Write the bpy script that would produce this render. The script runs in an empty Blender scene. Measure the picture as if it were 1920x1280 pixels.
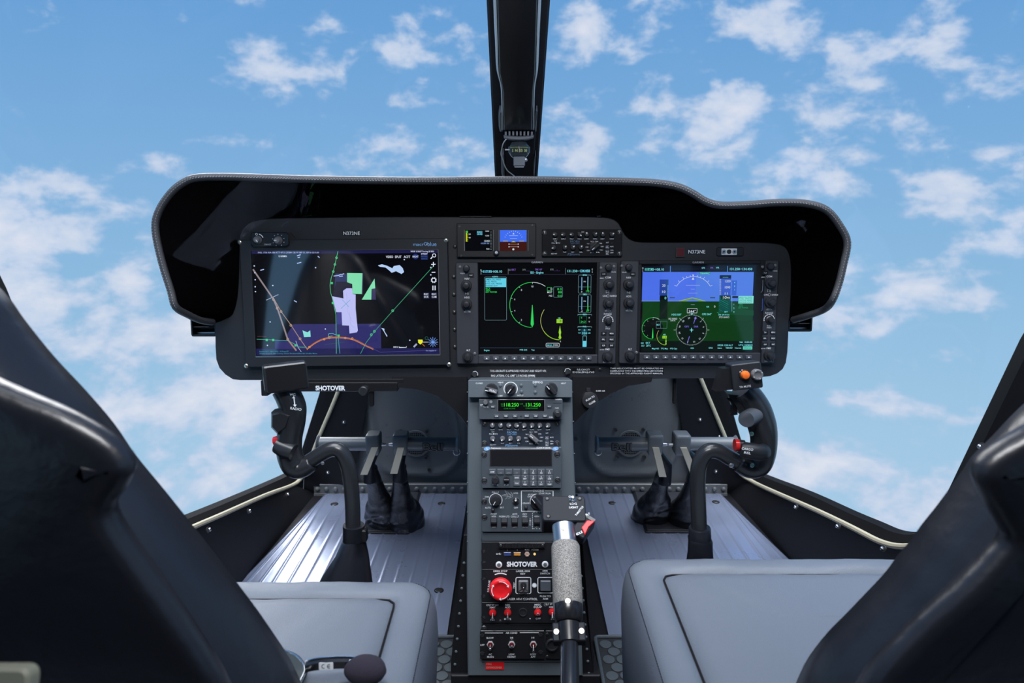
import bpy, math, random
from mathutils import Vector, Matrix
from math import radians as R, sin, cos, tan, pi, atan2, hypot

random.seed(7)
# ------------------------------------------------------------------ camera
# cockpit axes: x right, y forward, z up, metres; cabin floor is z = 0
PITCH = R(12)
CAM = Vector((0, 0, 0.85))
FPX = 1280.0                       # 24 mm lens on a 36 mm frame, 1920 px wide
cd = bpy.data.cameras.new('camera')
cd.sensor_width = 36; cd.lens = 24; cd.clip_start = 0.02; cd.clip_end = 100
cd.dof.use_dof = True; cd.dof.focus_distance = 1.25; cd.dof.aperture_fstop = 6.3
cam = bpy.data.objects.new('camera', cd)
bpy.context.scene.collection.objects.link(cam)
cam.location = CAM
cam.rotation_euler = (pi / 2 - PITCH, 0, 0)
sc = bpy.context.scene
sc.camera = cam
sc.view_settings.view_transform = 'Standard'
sc.view_settings.look = 'None'
sc.view_settings.exposure = 0
sc.view_settings.gamma = 1
sc.view_settings.use_curve_mapping = False
COL = sc.collection


def ray(px, py):
    xc = (px - 960) / FPX; yc = (640 - py) / FPX
    return Vector((xc, cos(PITCH) + yc * sin(PITCH), -sin(PITCH) + yc * cos(PITCH)))


def atD(px, py, d): return CAM + ray(px, py) * d
def atY(px, py, Y): r = ray(px, py); return CAM + r * (Y / r.y)
def atZ(px, py, z): r = ray(px, py); return CAM + r * ((z - CAM.z) / r.z)
def atX(px, py, x): r = ray(px, py); return CAM + r * (x / r.x)


def lin(c):
    if isinstance(c, str):
        c = c.lstrip('#'); c = [int(c[i:i + 2], 16) / 255 for i in (0, 2, 4)]
        return tuple(x / 12.92 if x <= .04045 else ((x + .055) / 1.055) ** 2.4 for x in c)
    return tuple(c)


# ------------------------------------------------------------------ world: blue sky with broken cloud
world = bpy.data.worlds.new('sky'); sc.world = world; world.use_nodes = True
nt = world.node_tree; nt.nodes.clear()
def N(t, **k):
    n = nt.nodes.new(t)
    for a, b in k.items(): setattr(n, a, b)
    return n
def LK(a, b): nt.links.new(a, b)
def MA(op, a, b=None, clamp=False):
    n = N('ShaderNodeMath', operation=op, use_clamp=clamp)
    for i, x in enumerate((a, b)):
        if x is None: continue
        if isinstance(x, (int, float)): n.inputs[i].default_value = x
        else: LK(x, n.inputs[i])
    return n.outputs[0]
def MR(x, a, b, c, d, it='SMOOTHSTEP'):
    n = N('ShaderNodeMapRange', interpolation_type=it)
    LK(x, n.inputs[0])
    for i, val in enumerate((a, b, c, d)): n.inputs[i + 1].default_value = val
    return n.outputs[0]
tc = N('ShaderNodeTexCoord'); dirv = tc.outputs['Generated']
sep = N('ShaderNodeSeparateXYZ'); LK(dirv, sep.inputs[0])
ramp = N('ShaderNodeValToRGB')
LK(MR(sep.outputs[2], -0.45, 0.45, 0, 1, 'LINEAR'), ramp.inputs[0])
els = ramp.color_ramp.elements
els[0].position = 0.0; els[0].color = (*lin('#a9cde8'), 1)
els[1].position = 1.0; els[1].color = (*lin('#5c95d2'), 1)
for p_, c_ in ((0.18, '#a2c9e6'), (0.38, '#8fbce0'), (0.55, '#80b1de'), (0.75, '#6ba2d8')):
    e = els.new(p_); e.color = (*lin(c_), 1)
# noise that gives the cloud shapes (stretched flat, like cloud banks)
mp = N('ShaderNodeMapping'); mp.inputs['Scale'].default_value = (1.0, 1.0, 1.7); mp.inputs['Location'].default_value = (3.1, 0.4, 1.7)
LK(dirv, mp.inputs[0])
n1 = N('ShaderNodeTexNoise'); n1.inputs['Scale'].default_value = 13.0; n1.inputs['Detail'].default_value = 9; n1.inputs['Roughness'].default_value = .58; n1.inputs['Distortion'].default_value = .15
LK(mp.outputs[0], n1.inputs['Vector'])
n2 = N('ShaderNodeTexNoise'); n2.inputs['Scale'].default_value = 40.0; n2.inputs['Detail'].default_value = 6; n2.inputs['Roughness'].default_value = .6
LK(mp.outputs[0], n2.inputs['Vector'])
# where the cloud banks stand in the sky: (photo x, y, half width, half height, amount)
banks = [(20, 450, 170, 120, .33), (60, 580, 200, 110, .31), (190, 560, 200, 90, .30), (330, 640, 240, 110, .32), (350, 760, 250, 100, .32), (470, 800, 200, 80, .28),
         (340, 915, 150, 40, .26), (250, 445, 90, 30, .16), (540, 120, 190, 100, .17), (760, 100, 230, 150, .14), (790, 290, 220, 70, .20),
         (300, 290, 120, 40, .14), (610, 270, 130, 50, .10), (1070, 60, 120, 90, .20), (1070, 270, 130, 90, .24), (1210, 230, 90, 190, .22), (1250, 60, 170, 90, .15),
         (1360, 250, 120, 120, .27), (1470, 60, 210, 110, .20), (1440, 330, 210, 70, .30), (1580, 180, 140, 110, .26), (1620, 300, 120, 50, .20), (1350, 40, 120, 90, .14),
         (1800, 100, 170, 110, .17), (1820, 380, 130, 110, .28), (1900, 60, 90, 60, .18), (1690, 530, 210, 70, .24), (1600, 600, 150, 45, .26), (1660, 755, 140, 30, .30),
         (1500, 870, 160, 70, .30), (1700, 880, 180, 50, .22), (1690, 950, 170, 40, .26), (1890, 300, 90, 60, .20), (1850, 640, 90, 60, .10), (1560, 655, 90, 30, .2)]
acc = None
for px, py, rx, ry, am in banks:
    c = ray(px, py).normalized()
    sub = N('ShaderNodeVectorMath', operation='SUBTRACT'); LK(dirv, sub.inputs[0]); sub.inputs[1].default_value = c
    mul = N('ShaderNodeVectorMath', operation='MULTIPLY'); LK(sub.outputs[0], mul.inputs[0])
    mul.inputs[1].default_value = (FPX / rx, FPX / rx, FPX / ry)
    ln = N('ShaderNodeVectorMath', operation='LENGTH'); LK(mul.outputs[0], ln.inputs[0])
    g = MR(ln.outputs['Value'], 0.0, 1.35, am, 0.0)
    acc = g if acc is None else MA('MAXIMUM', acc, g)
dens = MA('ADD', MA('ADD', n1.outputs['Fac'], acc), MA('MULTIPLY', MA('SUBTRACT', n2.outputs['Fac'], .5), .16))
cover = MR(dens, .60, .78, 0, 1)
body = MR(dens, .66, .98, 0, 1)
cc = N('ShaderNodeMix', data_type='RGBA'); LK(body, cc.inputs[0])
cc.inputs[6].default_value = (*lin('#c0d1ea'), 1); cc.inputs[7].default_value = (*lin('#e6e8f2'), 1)
mx = N('ShaderNodeMix', data_type='RGBA'); LK(MA('MULTIPLY', cover, .88), mx.inputs[0]); LK(ramp.outputs[0], mx.inputs[6]); LK(cc.outputs[2], mx.inputs[7])
bg = N('ShaderNodeBackground'); LK(mx.outputs[2], bg.inputs[0]); bg.inputs[1].default_value = 1.0
wo = N('ShaderNodeOutputWorld'); LK(bg.outputs[0], wo.inputs[0])

# daylight through high bright haze: a very soft sun, from above, front and left
def sun(name, rot, strength, angle, col):
    l = bpy.data.lights.new(name, 'SUN'); l.energy = strength; l.angle = R(angle); l.color = col
    o = bpy.data.objects.new(name, l); COL.objects.link(o); o.rotation_euler = [R(a) for a in rot]
    return o
sun('overcast_sun', (14, 0, 0), 8.0, 62, (.93, .96, 1.0))
low = sun('sun', (0, 0, 0), 2.6, 32, (1, .98, .95)); low.rotation_euler = Vector((-.36, .93, .52)).to_track_quat('Z', 'Y').to_euler()

# ------------------------------------------------------------------ materials
MATS = {}
def mat(name, col, rough=.5, metal=0., bump=0., bscale=200., emit=0., ior=1.5, alpha=None, coat=0., vary=0., vscale=8., sheen=0., spec=.5):
    m = bpy.data.materials.new(name); m.use_nodes = True; t = m.node_tree; b = t.nodes['Principled BSDF']
    col = lin(col)
    b.inputs['Base Color'].default_value = (*(col if not emit else (0.004, 0.004, 0.005)), 1)
    b.inputs['Roughness'].default_value = rough; b.inputs['Metallic'].default_value = metal; b.inputs['IOR'].default_value = ior
    b.inputs['Specular IOR Level'].default_value = spec
    if coat: b.inputs['Coat Weight'].default_value = coat; b.inputs['Coat Roughness'].default_value = .1
    if sheen: b.inputs['Sheen Weight'].default_value = sheen
    if emit:
        b.inputs['Emission Color'].default_value = (*col, 1); b.inputs['Emission Strength'].default_value = emit
    tcn = t.nodes.new('ShaderNodeTexCoord')
    if bump:
        n = t.nodes.new('ShaderNodeTexNoise'); n.inputs['Scale'].default_value = bscale; n.inputs['Detail'].default_value = 3
        t.links.new(tcn.outputs['Object'], n.inputs['Vector'])
        bm = t.nodes.new('ShaderNodeBump'); bm.inputs['Strength'].default_value = bump; bm.inputs['Distance'].default_value = .002
        t.links.new(n.outputs['Fac'], bm.inputs['Height']); t.links.new(bm.outputs[0], b.inputs['Normal'])
    if vary:
        n = t.nodes.new('ShaderNodeTexNoise'); n.inputs['Scale'].default_value = vscale; n.inputs['Detail'].default_value = 6
        t.links.new(tcn.outputs['Object'], n.inputs['Vector'])
        mr = t.nodes.new('ShaderNodeMapRange'); mr.inputs[1].default_value = .3; mr.inputs[2].default_value = .7
        mr.inputs[3].default_value = max(.03, rough - vary); mr.inputs[4].default_value = min(1, rough + vary)
        t.links.new(n.outputs['Fac'], mr.inputs[0]); t.links.new(mr.outputs[0], b.inputs['Roughness'])
    MATS[name] = m
    return m

M = dict(
    panel=mat('panel paint', (.017, .019, .024), .5, spec=.35, bump=.15, bscale=900),
    plate=mat('equipment black', (.011, .012, .015), .42, spec=.35, bump=.1, bscale=1200),
    bezel=mat('display bezel', (.030, .032, .040), .45, bump=.1, bscale=1200),
    bezel2=mat('map bezel', (.016, .018, .022), .45, spec=.35, bump=.1, bscale=1000),
    console=mat('console paint', (.088, .108, .125), .42, bump=.1, bscale=700, vary=.08, vscale=20),
    radio=mat('radio face', (.055, .068, .082), .42, bump=.08, bscale=900),
    navy=mat('audio panel face', (.018, .026, .040), .4),
    key=mat('key rubber', (.07, .08, .095), .5),
    knob=mat('knob black', (.020, .021, .025), .32),
    knobg=mat('knob grey', (.13, .13, .14), .35),
    white=mat('white paint print', (.80, .82, .85), .6),
    dimw=mat('grey print', (.35, .37, .40), .6),
    dblue=mat('faded blue print', (.06, .13, .22), .6),
    lblue=mat('light blue print', (.20, .42, .75), .6),
    hood=mat('black felt lining', (.0016, .0015, .0018), 1., spec=0.),
    leather=mat('seat leather', (.135, .155, .19), .42, bump=.35, bscale=900, vary=.08, vscale=5),
    leatherd=mat('black leather', (.011, .012, .017), .34, bump=.4, bscale=60, vary=.06, vscale=6),
    rim=mat('glareshield vinyl', (.030, .030, .034), .38, bump=.5, bscale=1500),
    thread=mat('grey thread', (.22, .22, .24), .7),
    dark=mat('black trim', (.007, .007, .009), .55, spec=.25, bump=.1, bscale=300),
    gloss=mat('gloss black', (.012, .012, .014), .22),
    rubber=mat('rubber seal', (.004, .004, .005), .8, spec=.1),
    beige=mat('beige sealant edge', (.42, .38, .27), .5),
    bulk=mat('bulkhead paint', (.115, .120, .124), .38, bump=.3, bscale=500, vary=.12, vscale=25),
    floorb=mat('floorboard', (.27, .31, .43), .33, metal=.55, bump=.05, bscale=500, vary=.10, vscale=9),
    matr=mat('rubber mat', (.050, .062, .072), .5, bump=.3, bscale=700),
    matd=mat('rubber mat base', (.012, .014, .017), .6),
    chrome=mat('chrome', (.75, .75, .76), .18, 1.0),
    steel=mat('brushed steel', (.50, .51, .53), .35, 1.0),
    brass=mat('brass bolt', (.70, .62, .50), .30, 1.0),
    screw=mat('dark screw', (.10, .10, .10), .38, .8),
    gold=mat('anodised arm', (.72, .66, .52), .35, .3),
    red=mat('red plastic', (.75, .012, .018), .35),
    redd=mat('dark red lens', (.10, .006, .008), .3),
    redg=mat('red gloss', (.55, .02, .02), .2, coat=.5),
    orange=mat('orange button', (.85, .16, .02), .3),
    amber=mat('amber port', (.65, .26, .03), .4),
    usbb=mat('blue port', (.03, .06, .25), .4),
    pink=mat('copper jack', (.75, .52, .42), .3, .4),
    pedal=mat('pedal casting', (.13, .145, .16), .36, bump=.2, bscale=500),
    grip=mat('grip plastic', (.022, .024, .028), .26, bump=.05, bscale=900),
    boxp=mat('switch box paint', (.014, .016, .022), .55, spec=.2),
    nut=mat('switch nut', (.55, .55, .57), .35, .3),
    foam=mat('dark foam', (.030, .024, .040), .95, bump=.8, bscale=1500),
    cream=mat('cream trim', (.16, .16, .12), .6),
    headl=mat('roof lining', (.06, .06, .065), .8),
    compassb=mat('compass body', (.16, .17, .19), .4),
    compassc=mat('compass card', (.02, .022, .02), .4),
    yprint=mat('yellow green print', (.65, .68, .22), .6),
    lens=mat('dark lens', (.05, .06, .065), .08),
    stick=mat('white sticker', (.70, .72, .74), .5),
    fabric=mat('post fabric', (.014, .013, .017), .9, bump=.4, bscale=1200),
    edge=mat('pale glossy edge', (.65, .68, .72), .25),  # on the post strips this colour stands in for the duct edge highlight
    bootl=mat('boot leather', (.006, .0065, .009), .28, bump=.6, bscale=120),
    wire=mat('white cable', (.65, .64, .60), .5),
)
# coarse abrasive grip tape with speckles of its own
def speckle():
    m = bpy.data.materials.new('grit tape'); m.use_nodes = True; t = m.node_tree; b = t.nodes['Principled BSDF']
    tcn = t.nodes.new('ShaderNodeTexCoord'); n = t.nodes.new('ShaderNodeTexNoise'); n.inputs['Scale'].default_value = 1100; n.inputs['Detail'].default_value = 2
    t.links.new(tcn.outputs['Object'], n.inputs['Vector'])
    r = t.nodes.new('ShaderNodeValToRGB'); t.links.new(n.outputs['Fac'], r.inputs[0])
    r.color_ramp.elements[0].position = .40; r.color_ramp.elements[0].color = (.065, .06, .055, 1)
    r.color_ramp.elements[1].position = .60; r.color_ramp.elements[1].color = (.38, .36, .335, 1)
    t.links.new(r.outputs[0], b.inputs['Base Color']); b.inputs['Roughness'].default_value = .7
    bm = t.nodes.new('ShaderNodeBump'); bm.inputs['Strength'].default_value = .5; bm.inputs['Distance'].default_value = .001
    t.links.new(n.outputs['Fac'], bm.inputs['Height']); t.links.new(bm.outputs[0], b.inputs['Normal'])
    return m
M['grit'] = speckle()
def glassmat():
    m = bpy.data.materials.new('acrylic glazing'); m.use_nodes = True; t = m.node_tree; t.nodes.clear()
    o = t.nodes.new('ShaderNodeOutputMaterial'); mixn = t.nodes.new('ShaderNodeMixShader'); tr = t.nodes.new('ShaderNodeBsdfTransparent'); gl = t.nodes.new('ShaderNodeBsdfGlossy')
    gl.inputs['Roughness'].default_value = .02; tr.inputs[0].default_value = (.99, .995, 1, 1)
    mixn.inputs[0].default_value = .018
    t.links.new(tr.outputs[0], mixn.inputs[1]); t.links.new(gl.outputs[0], mixn.inputs[2]); t.links.new(mixn.outputs[0], o.inputs[0])
    return m
M['glass'] = glassmat()
SCR = {}
def scr(col, e=1.0, ior=1.5):
    k = (col, e, ior)
    if k not in SCR: SCR[k] = mat('screen glow ' + col.lstrip('#'), col, .06, emit=e, ior=ior)
    return SCR[k]

# ------------------------------------------------------------------ mesh building
class MB:
    def __init__(s): s.v = []; s.f = []; s.mi = []; s.ms = []
    def add(s, vs, fs, m, X=None):
        if m not in s.ms: s.ms.append(m)
        k = s.ms.index(m); b = len(s.v)
        s.v += [tuple(X @ Vector(p)) if X is not None else tuple(p) for p in vs]
        s.f += [tuple(b + i for i in f) for f in fs]; s.mi += [k] * len(fs)
        return s
    def build(s, name, parent=None, smooth=40, loc=None):
        me = bpy.data.meshes.new(name); me.from_pydata(s.v, [], s.f)
        for m in s.ms: me.materials.append(m)
        me.polygons.foreach_set('material_index', s.mi)
        me.polygons.foreach_set('use_smooth', [True] * len(s.f)); me.validate(); me.update()
        me.set_sharp_from_angle(angle=R(smooth))
        o = bpy.data.objects.new(name, me); COL.objects.link(o)
        if parent is not None: o.parent = parent
        if loc is not None: o.location = loc
        return o
    # --- shapes, local axes, z = out of the surface
    def loops(s, ls, m, cap0=True, cap1=True, closed=True, X=None):
        n = len(ls[0]); vs = [p for l in ls for p in l]; fs = []
        for i in range(len(ls) - 1):
            for j in range(n if closed else n - 1):
                a = i * n + j; b = i * n + (j + 1) % n
                fs.append((a, b, b + n, a + n))
        if cap0: fs.append(tuple(range(n - 1, -1, -1)))
        if cap1: fs.append(tuple((len(ls) - 1) * n + j for j in range(n)))
        return s.add(vs, fs, m, X)
    def prism(s, poly, z0, z1, m, ch=0., X=None):
        ls = [[(x, y, z0) for x, y in poly]]
        if ch:
            ls.append([(x, y, z1 - ch) for x, y in poly]); ls.append([(x, y, z1) for x, y in inset(poly, ch)])
        else: ls.append([(x, y, z1) for x, y in poly])
        return s.loops(ls, m, X=X)
    def box(s, x0, x1, y0, y1, z0, z1, m, ch=0., X=None):
        return s.prism([(x0, y0), (x1, y0), (x1, y1), (x0, y1)], z0, z1, m, ch, X)
    def rbox(s, x0, x1, y0, y1, r, z0, z1, m, ch=0., X=None):
        return s.prism(rr(x0, y0, x1, y1, r), z0, z1, m, ch, X)
    def lathe(s, prof, m, cx=0., cy=0., n=20, X=None, capa=True, capb=True):
        ls = [[(cx + r * cos(2 * pi * j / n), cy + r * sin(2 * pi * j / n), z) for j in range(n)] for r, z in prof]
        return s.loops(ls, m, capa, capb, X=X)
    def flat(s, poly, z, m, X=None): return s.add([(x, y, z) for x, y in poly], [tuple(range(len(poly)))] if area(poly) > 0 else [tuple(range(len(poly) - 1, -1, -1))], m, X)
    def disc(s, cx, cy, r, z, m, n=20): return s.flat([(cx + r * cos(2 * pi * j / n), cy + r * sin(2 * pi * j / n)) for j in range(n)], z, m)
    def stroke(s, pts, w, z, m, closed=False):
        n = len(pts); a = []; b = []
        for i, p in enumerate(pts):
            q = pts[(i - 1) % n] if (closed or i) else p; r_ = pts[(i + 1) % n] if (closed or i < n - 1) else p
            dx, dy = r_[0] - q[0], r_[1] - q[1]; L = hypot(dx, dy) or 1; nx, ny = -dy / L * w / 2, dx / L * w / 2
            if closed or 0 < i < n - 1:
                d1 = (p[0] - q[0], p[1] - q[1]); l1 = hypot(*d1) or 1
                c = abs((d1[0] * dx + d1[1] * dy) / (l1 * L)); k = 1 / max(c, .5); nx *= k; ny *= k
            a.append((p[0] + nx, p[1] + ny, z)); b.append((p[0] - nx, p[1] - ny, z))
        fs = [((i + 1) % n + 0, i, n + i, n + (i + 1) % n) for i in range(n if closed else n - 1)]
        return s.add(a + b, fs, m)
    def arc(s, cx, cy, r, a0, a1, w, z, m, n=32):
        return s.stroke([(cx + r * cos(R(a0 + (a1 - a0) * i / n)), cy + r * sin(R(a0 + (a1 - a0) * i / n))) for i in range(n + 1)], w, z, m)
    def tube(s, pts, rad, m, n=14, sq=(1, 1), capa=True, capb=True, up=None):
        pts = [Vector(p) for p in pts]
        if not isinstance(rad, (list, tuple)): rad = [rad] * len(pts)
        ls = []; ref = None
        for i, p in enumerate(pts):
            t = (pts[min(i + 1, len(pts) - 1)] - pts[max(i - 1, 0)]).normalized()
            if ref is None:
                ref = Vector(up) if up else (Vector((0, 0, 1)) if abs(t.z) < .9 else Vector((0, 1, 0)))
            a = (ref - t * ref.dot(t)).normalized(); b = t.cross(a); ref = a
            ls.append([tuple(p + a * (rad[i] * sq[0] * cos(2 * pi * j / n)) + b * (rad[i] * sq[1] * sin(2 * pi * j / n))) for j in range(n)])
        return s.loops(ls, m, capa, capb)
    def text(s, st, cx, cy, h, m, w=None, rot=0., z=0., bold=.0, X=None, slant=0.):
        bold = bold if bold > .04 else bold * .45
        if len(st.strip()) == 1: w = None
        vs, fs, bw = textgeo(st, bold)
        sy = h / .73; sx = sy if w is None else w / bw
        c_, s_ = cos(R(rot)), sin(R(rot)); out = []
        for x, y in vs:
            x = x * sx + slant * y * sy; y = y * sy - h / 2
            out.append((cx + x * c_ - y * s_, cy + x * s_ + y * c_, z))
        return s.add(out, fs, m, X)

def area(p): return sum(p[i][0] * p[(i + 1) % len(p)][1] - p[(i + 1) % len(p)][0] * p[i][1] for i in range(len(p))) / 2
def inset(poly, d):
    n = len(poly); sg = 1 if area(poly) > 0 else -1; out = []
    for i in range(n):
        a, b, c = poly[i - 1], poly[i], poly[(i + 1) % n]
        e1 = (b[0] - a[0], b[1] - a[1]); e2 = (c[0] - b[0], c[1] - b[1]); l1 = hypot(*e1) or 1e-9; l2 = hypot(*e2) or 1e-9
        n1 = (-e1[1] / l1 * sg, e1[0] / l1 * sg); n2 = (-e2[1] / l2 * sg, e2[0] / l2 * sg)
        k = 1 + n1[0] * n2[0] + n1[1] * n2[1]; k = max(k, .3)
        out.append((b[0] + (n1[0] + n2[0]) / k * d, b[1] + (n1[1] + n2[1]) / k * d))
    return out
def rr(x0, y0, x1, y1, r, n=4):
    if x1 < x0: x0, x1 = x1, x0
    if y1 < y0: y0, y1 = y1, y0
    r = min(r, (x1 - x0) / 2.01, (y1 - y0) / 2.01); out = []
    for cx, cy, a in ((x1 - r, y0 + r, -90), (x1 - r, y1 - r, 0), (x0 + r, y1 - r, 90), (x0 + r, y0 + r, 180)):
        for i in range(n + 1): t = R(a + 90 * i / n); out.append((cx + r * cos(t), cy + r * sin(t)))
    return out
def rpoly(poly, r, n=5):
    """polygon with rounded corners"""
    out = []; N_ = len(poly)
    rs = r if isinstance(r, (list, tuple)) else [r] * N_
    for i in range(N_):
        a, b, c = Vector(poly[i - 1]), Vector(poly[i]), Vector(poly[(i + 1) % N_])
        d1 = (a - b); d2 = (c - b); k = min(rs[i], d1.length * .45, d2.length * .45)
        p = b + d1.normalized() * k; q = b + d2.normalized() * k
        for j in range(n + 1):
            t = j / n; out.append(tuple(p * (1 - t) ** 2 + b * 2 * t * (1 - t) + q * t * t))
    return out
def smooth(pts, k=4, closed=False):
    P = [Vector(p) for p in pts]; n = len(P); out = []
    for i in range(n if closed else n - 1):
        g = lambda j: P[j % n] if closed else P[max(0, min(n - 1, j))]
        p0, p1, p2, p3 = g(i - 1), g(i), g(i + 1), g(i + 2)
        for j in range(k):
            t = j / k
            out.append(.5 * ((2 * p1) + (p2 - p0) * t + (2 * p0 - 5 * p1 + 4 * p2 - p3) * t * t + (3 * p1 - p0 - 3 * p2 + p3) * t ** 3))
    if not closed: out.append(P[-1])
    return out
def lerpl(vals, k):
    out = []
    for i in range(len(vals) - 1):
        for j in range(k): out.append(vals[i] + (vals[i + 1] - vals[i]) * j / k)
    return out + [vals[-1]]
_T = {}
def textgeo(st, bold):
    if (st, bold) in _T: return _T[(st, bold)]
    c = bpy.data.curves.new('t', 'FONT'); c.body = st; c.align_x = 'CENTER'; c.resolution_u = 3; c.offset = bold
    o = bpy.data.objects.new('t', c); COL.objects.link(o)
    dg = bpy.context.evaluated_depsgraph_get(); me = bpy.data.meshes.new_from_object(o.evaluated_get(dg))
    vs = [(v.co.x, v.co.y) for v in me.vertices]; fs = []
    for p in me.polygons:
        f = list(p.vertices)
        if area([vs[i] for i in f]) < 0: f.reverse()
        fs.append(tuple(f))
    xs = [v[0] for v in vs] or [0, 1]
    bw = (max(xs) - min(xs)) or 1; mx_ = (max(xs) + min(xs)) / 2
    vs = [(x - mx_, y) for x, y in vs]
    bpy.data.objects.remove(o); bpy.data.curves.remove(c); bpy.data.meshes.remove(me)
    _T[(st, bold)] = (vs, fs, bw)
    return _T[(st, bold)]

def tag(o, label=None, cat=None, group=None, kind=None):
    if label: o['label'] = label
    if cat: o['category'] = cat
    if group: o['group'] = group
    if kind: o['kind'] = kind
    return o
def empty(name, loc, label, cat, group=None, rot=None):
    o = bpy.data.objects.new(name, None); COL.objects.link(o); o.empty_display_size = .02; o.location = loc
    if rot is not None: o.rotation_mode = 'QUATERNION'; o.rotation_quaternion = rot
    return tag(o, label, cat, group)
_C = {}
def inst(key, fn, name, parent, loc, rz=0.):
    """a part whose mesh is shared between its copies"""
    if key not in _C:
        b = MB(); fn(b); o = b.build(name, parent); _C[key] = o.data
    else:
        o = bpy.data.objects.new(name, _C[key]); COL.objects.link(o); o.parent = parent
    o.location = loc; o.rotation_euler = (0, 0, R(rz)); return o

class Frame:
    def __init__(s, o, u, v): s.o = Vector(o); s.u = Vector(u).normalized(); s.v = Vector(v).normalized(); s.n = s.u.cross(s.v).normalized()
    def q(s): return Matrix((s.u, s.v, s.n)).transposed().to_quaternion()
    def local(s, px, py, h=0.):
        r = ray(px, py); p = CAM + r * ((s.o + s.n * h - CAM).dot(s.n) / r.dot(s.n)); d = p - s.o
        return d.dot(s.u), d.dot(s.v)
    def world(s, x, y, h=0.): return s.o + s.u * x + s.v * y + s.n * h
LEAN = R(4.4)
PF = Frame(atD(960, 600, 1.28), (1, 0, 0), (0, sin(LEAN), cos(LEAN)))       # instrument panel face
CF = Frame(atD(976, 990, 1.19), (1, 0, 0), (0, sin(PITCH), cos(PITCH)))     # console face
class Unit:
    """a unit mounted on a panel face, its shapes measured on the photograph and laid on that face"""
    def __init__(s, name, label, cat, fr, px, py, h=0., group=None, zt=.01):
        s.fr = fr; s.h = h; s.ox, s.oy = fr.local(px, py, h); s.zt = zt
        s.root = empty(name, fr.world(s.ox, s.oy, h), label, cat, group, fr.q())
        s.s = (fr.world(s.ox, s.oy) - CAM).dot(ray(960, 640)) / FPX
    def P(s, px, py, z=None):
        x, y = s.fr.local(px, py, s.h + (s.zt if z is None else z)); return x - s.ox, y - s.oy
    def plate(s, mb, x0, y0, x1, y1, m, z0=0., z1=None, r=1.5, ch=.6):
        z1 = s.zt if z1 is None else z1
        a = s.P(x0, y1, z1); b = s.P(x1, y0, z1)
        mb.rbox(a[0], b[0], a[1], b[1], r * s.s, z0, z1, m, ch * s.s)
    def rect(s, mb, x0, y0, x1, y1, m, z):
        a = s.P(x0, y1, z); b = s.P(x1, y0, z); mb.flat([(a[0], a[1]), (b[0], a[1]), (b[0], b[1]), (a[0], b[1])], z, m)
    def t(s, mb, st, px, py, h, m=None, w=None, rot=0., z=None, bold=.012, slant=0.):
        z = (s.zt if z is None else z) + .00015; x, y = s.P(px, py, z)
        mb.text(st, x, y, h * s.s, m or M['white'], w * s.s if w else None, rot, z, bold, slant=slant)
    def poly(s, mb, pts, m, z): mb.flat([s.P(x, y, z) for x, y in pts], z, m)
    def line(s, mb, pts, w, m, z, closed=False): mb.stroke([s.P(x, y, z) for x, y in pts], w * s.s, z, m, closed)
    def at(s, px, py, z=None):
        z = s.zt if z is None else z; x, y = s.P(px, py, z); return (x, y, z)
def crop(x0, y0, k): return lambda x, y: (x0 + x / k, y0 + y / k)
# ================================================================== cabin shell
def resample(pts, n):
    P = [Vector(p) for p in pts]; d = [0]
    for i in range(1, len(P)): d.append(d[-1] + (P[i] - P[i - 1]).length)
    out = []
    for k in range(n):
        t = d[-1] * k / (n - 1); i = 1
        while i < len(d) - 1 and d[i] < t: i += 1
        f = (t - d[i - 1]) / ((d[i] - d[i - 1]) or 1); out.append(P[i - 1].lerp(P[i], min(1, f)))
    return out
XR, XL, YF = .69, -.635, 1.85
def side(pts, X, dx=0., dy=0.):
    """points of the side frame: on the side wall until it meets the nose, then on the nose"""
    out = []
    for px, py in pts:
        a = atX(px, py, X + dx); b = atY(px, py, YF + dy)
        out.append(a if a.y < b.y else b)
    return out
RA = [(1758, 961), (1745, 983), (1727, 997), (1702, 1002), (1673, 997), (1641, 983), (1594, 963), (1512, 925), (1440, 897), (1408, 882), (1393, 862), (1377, 821), (1349, 726), (1332, 680), (1300, 600), (1235, 530)]
RB = [(1742, 1004), (1717, 1020), (1684, 1022), (1648, 1012), (1598, 986.5), (1530, 954), (1440, 915), (1408, 899), (1384, 880), (1362, 821), (1315, 708), (1300, 670), (1272, 600), (1215, 540)]
LA = [(176, 950), (188, 990), (205, 1018), (232, 1024), (270, 1010), (310, 991), (351, 973), (402, 952), (449, 932), (496, 911.6), (543, 890), (563, 876), (573, 858), (581, 832), (612, 734), (625, 690), (655, 600), (715, 530)]
LB = [(170, 1000), (190, 1040), (232, 1045), (290, 1018), (363, 985), (418, 961.5), (496, 927), (543, 910), (562, 898), (578, 870), (591, 832), (631, 737), (645, 690), (672, 600), (735, 540)]
rA, rB, lA, lB = side(RA, XR), side(RB, XR, -.012, -.01), side(LA, XL), side(LB, XL, .012, -.01)
def struct(mb, name, smooth_=40): return tag(mb.build(name, None, smooth_), kind='structure')
def strip(mb, a, b, n, m):
    a, b = resample(a, n), resample(b, n); mb.loops([a, b], m, False, False, False)
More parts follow.
